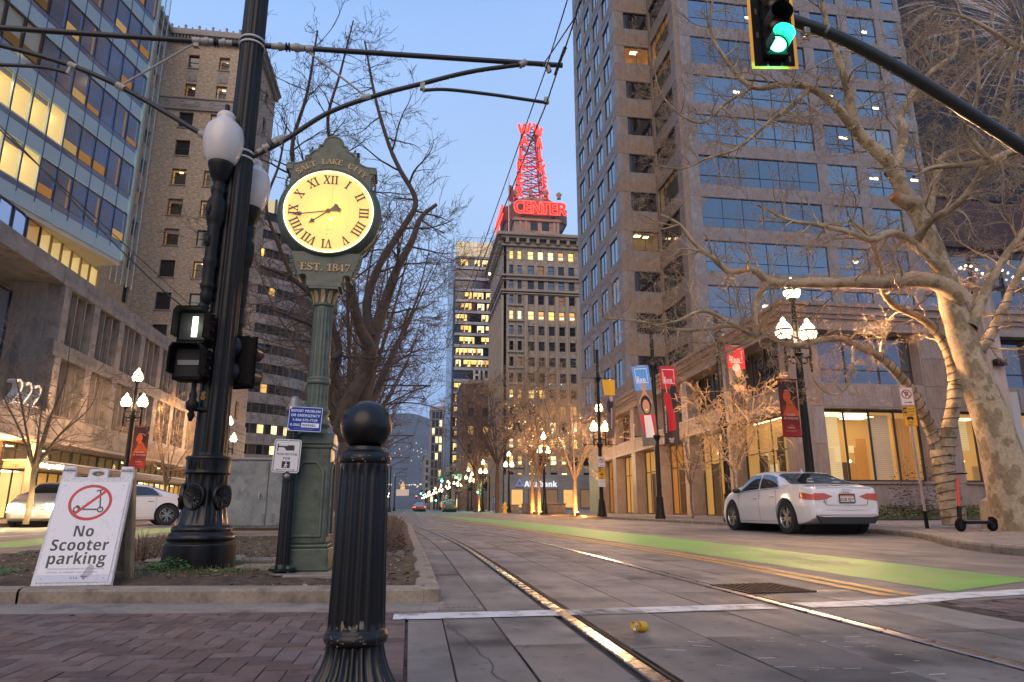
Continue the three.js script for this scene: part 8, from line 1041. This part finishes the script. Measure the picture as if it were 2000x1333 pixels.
smallTree('street_tree', 'pale young tree between the left lamp and the tram pole', [-11.8, 0.12, -36], 6.0, 33, M.barkPale, pale, { crown: 0.3, every: 0.35, len: 1.2, rad: 0.08, n: 6, fork: 0.25 });
smallTree('median_tree', 'second bare brown tree in the median, close behind the first', [-1.6, 0.08, -19.5], 9.5, 41, M.barkBrown, dark, { crown: 0.36, every: 0.4, len: 1.7, rad: 0.17, n: 9, fork: 0.22, depth: 3 });
smallTree('median_tree', 'third bare brown tree in the median', [-2.3, 0.08, -26], 11, 42, M.barkBrown, dark, { crown: 0.40, every: 0.42, len: 1.8, rad: 0.18, n: 9, fork: 0.22 });
smallTree('median_tree', 'fourth bare brown tree in the median', [-2.6, 0.08, -36], 12, 43, M.barkBrown, dark, { crown: 0.32, every: 0.34, len: 1.9, rad: 0.18, n: 8, fork: 0.22, thin: 0.008 });
smallTree('median_tree', 'furthest bare brown tree in the median', [-3.2, 0.08, -54], 12, 44, M.barkBrown, dark, { crown: 0.28, every: 0.5, len: 1.9, rad: 0.18, n: 8, fork: 0.22, thin: 0.010, depth: 2 });
// uplights at the feet of the golden trees
[[11.0, -45.4], [10.2, -54.3], [11.6, -65.2], [9.8, -99.3]].forEach(([x, z], i) => { const t = thing('tree_uplight', ['small uplight under the golden tree by the yellow banner', 'small uplight under the forked golden tree', 'small uplight under the tall golden tree', 'small uplight under the furthest golden tree'][i], 'lamp', [x, 0.12, z]); part('housing', cyl(0.12, 0.10, 0.2, 0, 0.1, 0, 12), M.black, t); part('lamp_lens', cyl(0.09, 0.09, 0.02, 0, 0.215, 0, 12), M.lampGlow, t); const l = new THREE.PointLight(0xffa850, 24, 0, 2); l.position.set(x, 0.55, z + 0.1); l.castShadow = true; scene.add(l); });
{ // shrubs and weeds
  const leafy = (name, label, cx0, cz0, w, d, h, n, s, mats, seed, twigN = 0, y0) => { const r = rng(seed), t = thing(name, label, 'plant', [cx0, 0, cz0]), L = [[], []], wd = new Wood(); for (let i = 0; i < n; i++) { const a = r() * 6.28, q = Math.sqrt(r()), x = Math.cos(a) * q * w, z = Math.sin(a) * q * d, y = (y0 ?? soilY(cx0 + x, cz0 + z)) + h * r() * (1 - q * q * 0.7); const g = new THREE.CircleGeometry(s * (0.5 + 0.8 * r()), 5); g.scale(1, 0.6, 1); g.rotateX(-1.2 + 1.6 * (r() - 0.5)); g.rotateY(r() * 6.28); g.translate(x, y, z); L[i & 1].push(g); } for (let i = 0; i < twigN; i++) { const a = r() * 6.28, x = Math.cos(a) * w * r(), z = Math.sin(a) * d * r(), b = V(x * 0.5, (y0 ?? soilY(cx0, cz0)), z * 0.5); wd.tube([b, V(x * 0.8, b.y + h * 0.6, z * 0.8), V(x * 1.05, b.y + h * (0.8 + 0.4 * r()), z * 1.05)], [0.004, 0.003, 0.002], 3); } if (twigN) part('stems', wd.geo(), grey, t); part('leaves', mergeGeometries(L[0].map(clean), false), mats[0], t); part('leaves', mergeGeometries(L[1].map(clean), false), mats[1], t); return t; };
  const dsS = (r, g, b) => S(r, g, b, 0.8, { side: THREE.DoubleSide });
  const gm = [dsS(0.06, 0.15, 0.03), dsS(0.09, 0.19, 0.05)], bm = [dsS(0.11, 0.055, 0.03), dsS(0.16, 0.085, 0.045)], ym = [dsS(0.15, 0.15, 0.05), dsS(0.20, 0.17, 0.07)];
  leafy('weed_clump', 'bright green leafy weed clump at the foot of the tram pole', -1.95, -6.25, 0.20, 0.10, 0.12, 520, 0.013, gm, 1); leafy('weed_clump', 'smaller green weed clump right of the pole foot', -1.48, -6.1, 0.18, 0.09, 0.04, 260, 0.012, gm, 2); leafy('weed_clump', 'low green weeds behind the folding sign at the left edge', -3.3, -6.2, 0.25, 0.2, 0.08, 300, 0.014, gm, 9);
  leafy('dry_shrub', 'small dry russet shrub between the folding sign and the pole', -2.65, -7.6, 0.34, 0.28, 0.24, 800, 0.013, bm, 3, 70);
  for (const [i, z] of [-8.2, -9.0, -9.9, -10.9, -12, -13.4].entries()) leafy('dry_shrub', ['russet shrub nearest along the planter edge by the tracks', 'second russet shrub along the planter edge', 'third russet shrub along the planter edge', 'fourth russet shrub along the planter edge', 'fifth russet shrub along the planter edge', 'furthest russet shrub along the planter edge'][i], kr(z) - 0.55, z, 0.32, 0.45, 0.34, 900, 0.016, bm, 20 + i, 80);
  leafy('grass_tuft', 'yellowish dry grass tuft beside the paving slab', -1.25, -7.7, 0.35, 0.2, 0.10, 500, 0.012, ym, 5, 40);
  leafy('red_bush', 'dark red leafed bush in front of the lit podium window', 21.2, -26.9, 1.35, 0.5, 2.6, 900, 0.05, [dsS(0.06, 0.02, 0.02), dsS(0.09, 0.035, 0.03)], 6, 60, 0.3);
  const grass = []; const r = rng(55); for (let i = 0; i < 4200; i++) { const z = -5.3 - 6 * r() ** 1.6, x = -4.3 + 3.2 * r(); if (vnoise(x * 1.3, z * 1.3, 4096, 90) < 0.5) continue; const g = new THREE.PlaneGeometry(0.004, 0.03 + 0.05 * r()); g.translate(0, 0.02, 0); g.rotateX((r() - 0.5) * 1.4); g.rotateY(r() * 6.28); g.translate(x, soilY(x, z), z); grass.push(g); } const o = struct('grass', mergeGeometries(grass.map(clean), false), dsS(0.10, 0.13, 0.04)); o.userData.kind = 'stuff'; tag(o, 'thin patchy grass on the planter soil');
}

/* ---------- cars ---------- */
const lerpTable = (tb) => (x) => { if (x <= tb[0][0]) return tb[0][1]; for (let i = 1; i < tb.length; i++) if (x <= tb[i][0]) { const [a, p] = tb[i - 1], [b, q] = tb[i], t = (x - a) / (b - a), m0 = i > 1 ? (q - tb[i - 2][1]) / (b - tb[i - 2][0]) : (q - p) / (b - a), m1 = i < tb.length - 1 ? (tb[i + 1][1] - p) / (tb[i + 1][0] - a) : (q - p) / (b - a), h = b - a, t2 = t * t, t3 = t2 * t; return (2 * t3 - 3 * t2 + 1) * p + (t3 - 2 * t2 + t) * h * m0 + (-2 * t3 + 3 * t2) * q + (t3 - t2) * h * m1; } return tb[tb.length - 1][1]; };
const csg = new Evaluator(); csg.attributes = ['position', 'normal', 'uv']; csg.useGroups = false;
const rubber = S(0.012, 0.012, 0.012, 0.85), alloy = S(0.45, 0.44, 0.43, 0.3, { metalness: 0.9 }), carGlass = new THREE.MeshPhysicalMaterial({ color: lin(0.012, 0.014, 0.014), roughness: 0.04, ior: 1.6, clearcoat: 1, clearcoatRoughness: 0.02 }), darkTrim = S(0.02, 0.018, 0.017, 0.5), chrome = S(0.6, 0.6, 0.6, 0.15, { metalness: 1 });
function makeCar(name, label, group, spec) {
  const { top, belt, width, bottom, L0, L1, wheels, wr = 0.355, roofIn = 0.76, paint, winRear, winFront, screens } = spec;
  const t = thing(name, label, 'car', [0, 0, 0], 0, group), yt = lerpTable(top), yb = lerpTable(belt), w = lerpTable(width), y0 = lerpTable(bottom);
  const knots = (x) => { const T0 = yt(x), W = w(x), B = Math.min(yb(x), T0 - 0.03), b0 = y0(x), cab = smooth(0.05, 0.30, T0 - B), re = W * (0.93 + (roofIn - 0.93) * cab), mid = b0 + (B - b0) * 0.55; return [[b0, 0], [b0, W * 0.86], [b0 + 0.05, W * 0.955], [b0 + (B - b0) * 0.28, W * 0.985], [mid, W], [B - 0.015, W * 0.955], [B + (T0 - B) * 0.5, (W * 0.955 + re) / 2 * 1.01], [T0 - 0.055 * cab - 0.012, re], [T0 - 0.012, re * 0.80], [T0, 0]]; };
  const at = (x, v) => { const k = knots(x), i = Math.min(8, Math.floor(v)), f = v - i, p = (j, c) => k[Math.min(9, Math.max(0, j))][c], cr = (c) => { const a = p(i - 1, c), b = p(i, c), d = p(i + 1, c), e = p(i + 2, c); const m0 = i === 0 ? d - b : (d - a) * 0.5, m1 = i === 8 ? d - b : (e - b) * 0.5, f2 = f * f, f3 = f2 * f; return (2 * f3 - 3 * f2 + 1) * b + (f3 - 2 * f2 + f) * m0 * 0.7 + (-2 * f3 + 3 * f2) * d + (f3 - f2) * m1 * 0.7; }; return V(x, cr(0), Math.max(0, cr(1))); };
  const nrm = (x, v) => { const e = 0.01, a = at(Math.min(L1, x + e), v).sub(at(Math.max(L0, x - e), v)), b = at(x, Math.min(9, v + 0.03)).sub(at(x, Math.max(0, v - 0.03))); return b.cross(a).normalize().multiplyScalar(-1); };
  // body shell
  const nx = 90, nv = 44, pos = [], uv = [], idx = [], xs = []; for (let i = 0; i <= nx; i++) { const f = i / nx, q = 0.5 - 0.5 * Math.cos(f * PI); xs.push(L0 + (L1 - L0) * (0.5 * f + 0.5 * q)); }
  for (const x of xs) for (let j = 0; j < 2 * nv; j++) { const v = j <= nv ? 9 * j / nv : 9 * (2 * nv - j) / nv, p = at(x, v); pos.push(p.x, p.y, j <= nv ? p.z : -p.z); uv.push(p.x, p.y); }
  const ring = 2 * nv; for (let i = 0; i < nx; i++) for (let j = 0; j < ring; j++) { const a = i * ring + j, b = i * ring + (j + 1) % ring, c = a + ring, d = b + ring; idx.push(a, b, c, b, d, c); }
  const cap = (i, flip) => { const c = pos.length / 3, x = xs[i]; let my = 0; for (let j = 0; j < ring; j++) my += pos[(i * ring + j) * 3 + 1]; pos.push(x + (flip ? -0.03 : 0.03), my / ring, 0); uv.push(0, 0); for (let j = 0; j < ring; j++) { const a = i * ring + j, b = i * ring + (j + 1) % ring; flip ? idx.push(c, b, a) : idx.push(c, a, b); } }; cap(0, true); cap(nx, false);
  let g = new THREE.BufferGeometry(); g.setAttribute('position', new THREE.Float32BufferAttribute(pos, 3)); g.setAttribute('uv', new THREE.Float32BufferAttribute(uv, 2)); g.setIndex(idx); g.computeVertexNormals();
  { const n = g.attributes.normal, k = (45 * ring + nv / 2 | 0); if (n.getZ(k) * g.attributes.position.getZ(k) < 0) { const ix = g.index.array; for (let i = 0; i < ix.length; i += 3) { const q = ix[i]; ix[i] = ix[i + 1]; ix[i + 1] = q; } g.computeVertexNormals(); } }
  let br = new Brush(g); br.updateMatrixWorld();
  for (const x of wheels) { const c = new Brush(new THREE.CylinderGeometry(wr + 0.055, wr + 0.055, 3, 40).rotateX(PI / 2).translate(x, wr + 0.01, 0)); c.updateMatrixWorld(); br = csg.evaluate(br, c, SUBTRACTION); br.updateMatrixWorld(); }
  part('body', br.geometry, paint, t);
  part('underbody', (() => { const l = [box(L1 - L0 - 0.5, 0.25, w(0) * 1.5, (L0 + L1) / 2, y0(0) + 0.2, 0)]; for (const x of wheels) l.push(mv(cyl(wr + 0.05, wr + 0.05, w(0) * 1.35, 0, 0, 0, 32), x, wr + 0.02, 0, PI / 2)); return merge(l); })(), darkTrim, t);
  const patch = (nm, mat, side, f, nu = 12, nw = 8, off = 0.004) => { const P = [], I = []; for (let i = 0; i <= nu; i++) for (let j = 0; j <= nw; j++) { const [x, v] = f(i / nu, j / nw), p = at(x, v).addScaledVector(nrm(x, v).multiplyScalar(1), off); P.push(p.x, p.y, side * p.z); } for (let i = 0; i < nu; i++) for (let j = 0; j < nw; j++) { const a = i * (nw + 1) + j, b = a + nw + 1; I.push(a, b, a + 1, b, b + 1, a + 1); } const q = new THREE.BufferGeometry(); q.setAttribute('position', new THREE.Float32BufferAttribute(P, 3)); q.setIndex(I); q.computeVertexNormals(); boxUV(q); return part(nm, q, mat, t); };
  const line = (nm, mat, side, f, n = 24, r = 0.005, off = 0.002) => { const P = []; for (let i = 0; i <= n; i++) { const [x, v] = f(i / n), p = at(x, v).addScaledVector(nrm(x, v), off); P.push(V(p.x, p.y, side * p.z)); } return part(nm, new THREE.TubeGeometry(new THREE.CatmullRomCurve3(P), n * 2, r, 5), mat, t); };
  const mix = (a, b, k) => a + (b - a) * k;
  for (const s of [-1, 1]) {
    for (const [nm, [xa, xb, xc, xd]] of [['rear_window_glass', winRear], ['front_window_glass', winFront]]) { patch(nm, carGlass, s, (u, q) => [mix(mix(xa, xb, q), mix(xc, xd, q), u), mix(5.22, 6.72, q)]); }
    line('window_trim', spec.trim || darkTrim, s, (u) => [mix(winRear[0] - 0.06, winFront[2] + 0.10, u), 5.12], 24, 0.009); line('window_trim', spec.trim || darkTrim, s, (u) => { const k = u < 0.25 ? u / 0.25 : u > 0.7 ? (1 - u) / 0.3 : 1; const e = Math.sin(k * PI / 2); return [mix(winRear[0] - 0.08, winFront[2] + 0.14, u), 5.12 + 1.68 * e]; }, 40, 0.009);
    for (const x of spec.doors) line('door_gap', darkTrim, s, (u) => [x, mix(2.2, 5.0, u)], 10, 0.0045, -0.001); line('sill_gap', darkTrim, s, (u) => [mix(spec.doors[0], spec.doors[spec.doors.length - 1], u), 2.2], 10, 0.0045, -0.001);
    for (const x of spec.handles) { const p = at(x, 4.55); part('door_handle', rbox(0.18, 0.028, 0.035, 0.01), spec.handleMat || paint, t, [p.x, p.y, s * (p.z + 0.008)]); }
    const mp = at(spec.mirror, 5.1); part('mirror', mv(new THREE.SphereGeometry(0.1, 16, 10).scale(0.8, 0.65, 1.1), spec.mirror + 0.02, mp.y + 0.05, s * (mp.z + 0.12)), spec.mirrorMat || paint, t);
  }
  const fullPatch = (nm, mat, x0, x1, v0) => { for (const s of [-1, 1]) patch(nm, mat, s, (u, q) => [mix(x0, x1, u), mix(v0, 9, q)], 12, 10); };
  fullPatch('windscreen', carGlass, screens[2], screens[3], 7.12); fullPatch('rear_screen', carGlass, screens[0], screens[1], 7.12);
  // wheels
  for (const x of wheels) for (const s of [-1, 1]) { const z = s * (w(x) - 0.10), o = part('wheel', mv(new THREE.LatheGeometry([[wr * 0.66, -0.1], [wr * 0.95, -0.105], [wr, -0.08], [wr, 0.08], [wr * 0.95, 0.105], [wr * 0.66, 0.1]].map(([a, b]) => new THREE.Vector2(a, b)), 40), 0, 0, 0, PI / 2), rubber, t, [x, wr, z]);
    const sp = [mv(new THREE.LatheGeometry([[wr * 0.62, -0.02], [wr * 0.69, 0.0], [wr * 0.69, 0.09], [wr * 0.64, 0.1], [wr * 0.62, 0.08]].map(([a, b]) => new THREE.Vector2(a, b)), 36), 0, 0, 0, PI / 2), mv(cyl(0.06, 0.06, 0.05, 0, 0.05, 0, 16), 0, 0, 0, PI / 2)]; for (let k = 0; k < 10; k++) sp.push(mv(box(wr * 0.58, 0.03, 0.025, wr * 0.36, 0, 0.065), 0, 0, 0, 0, 0, k * PI / 5 + (k % 2 ? 0.10 : -0.10))); const rg = merge(sp); if (s < 0) rg.scale(1, 1, -1); { if (s < 0) { const p = rg.attributes.position.array; for (let i = 0; i < p.length; i += 9) for (let c = 0; c < 3; c++) { const q = p[i + c]; p[i + c] = p[i + 3 + c]; p[i + 3 + c] = q; } rg.computeVertexNormals(); } } part('rim', rg, alloy, o); part('brake', mv(cyl(wr * 0.62, wr * 0.62, 0.06, 0, 0, 0, 24), 0, 0, 0, PI / 2), darkTrim, o); }
  return { t, at, patch, line };
}
const paintWhite = new THREE.MeshPhysicalMaterial({ color: lin(0.66, 0.63, 0.62), roughness: 0.35, clearcoat: 1, clearcoatRoughness: 0.06 }), paintSilver = new THREE.MeshPhysicalMaterial({ color: lin(0.36, 0.35, 0.34), roughness: 0.35, metalness: 0.4, clearcoat: 1, clearcoatRoughness: 0.05 }), paintDark = new THREE.MeshPhysicalMaterial({ color: lin(0.02, 0.03, 0.032), roughness: 0.35, clearcoat: 1 }), paintRed = new THREE.MeshPhysicalMaterial({ color: lin(0.15, 0.03, 0.03), roughness: 0.35, clearcoat: 1 });
const sedan = { L0: -2.2, L1: 2.22, wheels: [-1.30, 1.32],
  top: [[-2.2, 0.88], [-2.17, 0.96], [-2.1, 1.00], [-1.9, 1.025], [-1.68, 1.045], [-1.45, 1.10], [-1.1, 1.235], [-0.75, 1.35], [-0.4, 1.405], [0.0, 1.42], [0.35, 1.40], [0.75, 1.27], [1.1, 1.09], [1.3, 0.99], [1.6, 0.94], [1.95, 0.86], [2.12, 0.76], [2.22, 0.62]],
  belt: [[-2.2, 0.85], [-1.7, 0.985], [-1.0, 0.985], [0, 0.955], [0.9, 0.92], [1.3, 0.90], [2.22, 0.6]],
  width: [[-2.2, 0.70], [-2.14, 0.78], [-1.95, 0.85], [-1.5, 0.89], [-0.5, 0.90], [0.8, 0.895], [1.4, 0.88], [1.9, 0.82], [2.12, 0.72], [2.22, 0.58]],
  bottom: [[-2.2, 0.36], [-1.9, 0.24], [-1.4, 0.20], [1.5, 0.19], [2.0, 0.20], [2.22, 0.28]],
  winRear: [-1.02, -0.78, -0.18, -0.16], winFront: [-0.12, -0.1, 0.86, 0.42], screens: [-1.5, -0.78, 0.48, 1.12], doors: [-0.92, -0.15, 0.92], handles: [-0.75, 0.02], mirror: 0.78 };
{ // white saloon parked at the right kerb, seen from behind
  const { t, patch, line, at } = makeCar('parked_car', 'white four door saloon parked at the right kerb, seen from behind', null, { ...sedan, paint: paintWhite, trim: chrome, mirrorMat: S(0.02, 0.02, 0.02, 0.4) });
  const lens = new THREE.MeshPhysicalMaterial({ color: lin(0.50, 0.075, 0.025), roughness: 0.15, clearcoat: 1 });
  for (const s of [-1, 1]) { patch('tail_light', lens, s, (u, q) => [-2.195 + 0.34 * u, 4.42 - 0.10 * u + (0.52 - 0.2 * u) * q + 0.12 * u], 8, 5, 0.008);
    const sh = shapeOf([[0.30, 0.80], [0.44, 0.74], [0.705, 0.715], [0.72, 0.86], [0.50, 0.862]].map(([z, y]) => [s * z, y])); const g = extrude(sh, 0.02, 0.004); g.rotateY(-PI / 2); g.translate(-2.196, 0, 0); part('tail_light', boxUV(clean(g)), lens, t);
    part('reflector', box(0.02, 0.03, 0.24, -2.21, 0.43, s * 0.53), lens, t); part('exhaust', mv(cyl(0.045, 0.045, 0.08, 0, 0, 0, 20), -2.19, 0.295, s * 0.50, 0, 0, PI / 2), chrome, t); }
  const flat = (nm, pts, mat, x, d = 0.015) => { const g = extrude(shapeOf(pts), d, 0.003); g.rotateY(-PI / 2); g.translate(x, 0, 0); return part(nm, boxUV(clean(g)), mat, t); };
  flat('diffuser', [[-0.72, 0.40], [-0.60, 0.24], [0.60, 0.24], [0.72, 0.40], [0.55, 0.375], [-0.55, 0.375]], darkTrim, -2.19, 0.04);
  const plate = canvasTex(256, 128, (x, w, h) => { x.fillStyle = '#cfc3bd'; x.fillRect(0, 0, w, h); x.fillStyle = '#c06a4c'; x.fillRect(0, 0, w, 34); x.fillStyle = '#2b2430'; x.font = 'bold 74px sans-serif'; x.textAlign = 'center'; x.fillText('028 0JY', w / 2, 108, 232); });
  const pl = part('number_plate', box(0.33, 0.16, 0.01), new THREE.MeshStandardMaterial({ map: plate, roughness: 0.5 }), t, [-2.245, 0.755, 0], -PI / 2); part('plate_frame', (() => { const s = shapeOf([[-0.18, -0.095], [0.18, -0.095], [0.18, 0.095], [-0.18, 0.095]]); s.holes.push(rectHole(-0.16, -0.075, 0.32, 0.15)); return boxUV(clean(extrude(s, 0.012))); })(), darkTrim, pl);
  part('emblem', merge([-1.5, -0.5, 0.5, 1.5].map((k) => mv(new THREE.TorusGeometry(0.034, 0.005, 6, 20), -2.232, 0.905, k * 0.05, 0, PI / 2))), chrome, t); part('model_badge', boxUV(clean(text3d('A3', 0.05, 0.006))).rotateY(-PI / 2).translate(-2.235, 0.70, -0.5), chrome, t);
  const gap = (pts) => part('boot_gap', new THREE.TubeGeometry(new THREE.CatmullRomCurve3(pts.map((p) => V(p)), false, 'catmullrom', 0.1), 60, 0.005, 5), darkTrim, t); gap([[-2.203, 0.86, -0.48], [-2.21, 0.70, -0.5], [-2.215, 0.62, -0.46], [-2.222, 0.605, 0], [-2.215, 0.62, 0.46], [-2.21, 0.70, 0.5], [-2.203, 0.86, 0.48]]); gap([[-2.215, 0.52, -0.68], [-2.225, 0.51, 0], [-2.215, 0.52, 0.68]]);
  part('boot_lip', mv(new THREE.CylinderGeometry(0.018, 0.018, 1.25, 10), -2.15, 0.985, 0, PI / 2), paintWhite, t); part('bumper', rbox(0.12, 0.16, 1.42, 0.05, -2.165, 0.47, 0), paintWhite, t); void at; void line;
  part('antenna_fin', mv(new THREE.ConeGeometry(0.05, 0.10, 8).scale(1.6, 1, 0.4), -0.62, 1.42, 0), paintWhite, t);
  t.scale.setScalar(1.08); t.position.set(9.85, 0, -17.1); t.rotation.y = R(90);
}
{ // white saloon on the left, turning away behind the sign
  const { t, patch } = makeCar('white_car', 'white saloon on the left road, half hidden behind the folding sign', null, { ...sedan, paint: paintWhite, handleMat: chrome, top: sedan.top.map(([x, y]) => [x, y * 1.0]) });
  for (const s of [-1, 1]) { patch('tail_light', new THREE.MeshStandardMaterial({ color: lin(0.3, 0.03, 0.02), roughness: 0.2 }), s, (u, q) => [-2.19 + 0.3 * u, 4.3 + 0.55 * q], 6, 5, 0.006); patch('headlight', S(0.5, 0.5, 0.5, 0.1), s, (u, q) => [1.75 + 0.4 * u, 4.2 + 0.5 * q], 6, 5, 0.006); }
  t.scale.setScalar(1.02); t.position.set(-10.2, 0, -27.0); t.rotation.y = R(206);
}
{ // silver hatchback with headlights on
  const hb = { ...sedan, top: [[-2.2, 0.9], [-2.12, 1.05], [-2.0, 1.16], [-1.7, 1.34], [-1.2, 1.43], [-0.4, 1.47], [0.1, 1.47], [0.4, 1.43], [0.8, 1.28], [1.2, 1.08], [1.4, 1.0], [1.7, 0.93], [2.0, 0.84], [2.14, 0.74], [2.22, 0.6]], winRear: [-1.4, -1.2, -0.3, -0.28], winFront: [-0.24, -0.22, 0.9, 0.45], screens: [-2.0, -1.7, 0.5, 1.2] };
  const { t, patch } = makeCar('silver_car', 'silver hatchback with bright headlights at the left edge', null, { ...hb, paint: paintSilver });
  for (const s of [-1, 1]) patch('headlight', glow(1, 0.86, 0.55, 9), s, (u, q) => [1.86 + 0.2 * u, 4.05 + 0.5 * q], 6, 5, 0.01);
  for (const s of [-1, 1]) part('headlight', rbox(0.16, 0.16, 0.34, 0.06, 2.18, 0.64, s * 0.52), glow(1, 0.88, 0.6, 60), t); part('grille', rbox(0.06, 0.24, 1.0, 0.03, 2.19, 0.40, 0), darkTrim, t); part('bumper_trim', rbox(0.06, 0.03, 1.05, 0.01, 2.205, 0.56, 0), chrome, t); part('badge', mv(new THREE.TorusGeometry(0.06, 0.012, 6, 18).scale(1.3, 1, 1), 2.225, 0.63, 0, 0, PI / 2), chrome, t); part('number_plate', box(0.02, 0.13, 0.3, 2.23, 0.42, 0), M.white, t);
  const cp = [-11.213, 0.499, -22.344]; t.position.set(cp[0] - 0.75, 0, cp[2] - 4.0); t.rotation.y = R(-86);
  for (const s of [-0.62, 0.62]) { const l = new THREE.PointLight(0xffdca0, 5, 0, 2), p = V(3.3, 0.66, s).applyEuler(new THREE.Euler(0, R(-86), 0)); l.position.set(cp[0] - 0.75 + p.x, p.y, cp[2] - 4.0 + p.z); l.castShadow = true; scene.add(l); }
}
for (const [label, paint, x, z, on, k] of [['dark grey car with glowing tail lights in the far lane under the signals', paintDark, 6.2, -112, 1.2, 1.12], ['dark red car with bright tail lights further down the street', paintRed, 1.7, -120, 7, 1.05], ['small distant car braking behind the others', paintDark, 1.6, -165, 6, 1.05]]) {
  const { t, patch } = makeCar('distant_car', label, null, { ...sedan, paint, top: k > 1.1 ? [[-2.2, 0.95], [-2.15, 1.25], [-2.0, 1.5], [-1.6, 1.62], [0, 1.66], [0.4, 1.6], [1.1, 1.2], [1.4, 1.08], [2.0, 0.95], [2.22, 0.7]] : sedan.top });
  for (const s of [-1, 1]) patch('tail_light', glow(1, 0.06, 0.04, on), s, (u, q) => [-2.19 + 0.1 * u, 4.1 + 0.6 * q], 4, 4, 0.02); t.scale.setScalar(k); t.position.set(x, 0, z); t.rotation.y = R(90);
}
{ const { t, patch } = makeCar('distant_car', 'oncoming car with one bright headlight glinting beside the bollard', null, { ...sedan, paint: paintDark }); for (const s of [-1, 1]) patch('headlight', glow(1, 0.8, 0.45, 60), s, (u, q) => [1.9 + 0.22 * u, 4.0 + 0.7 * q], 5, 5, 0.02); t.position.set(-3.05, 0, -66); t.rotation.y = R(-90); }

renderer.render(scene, camera);
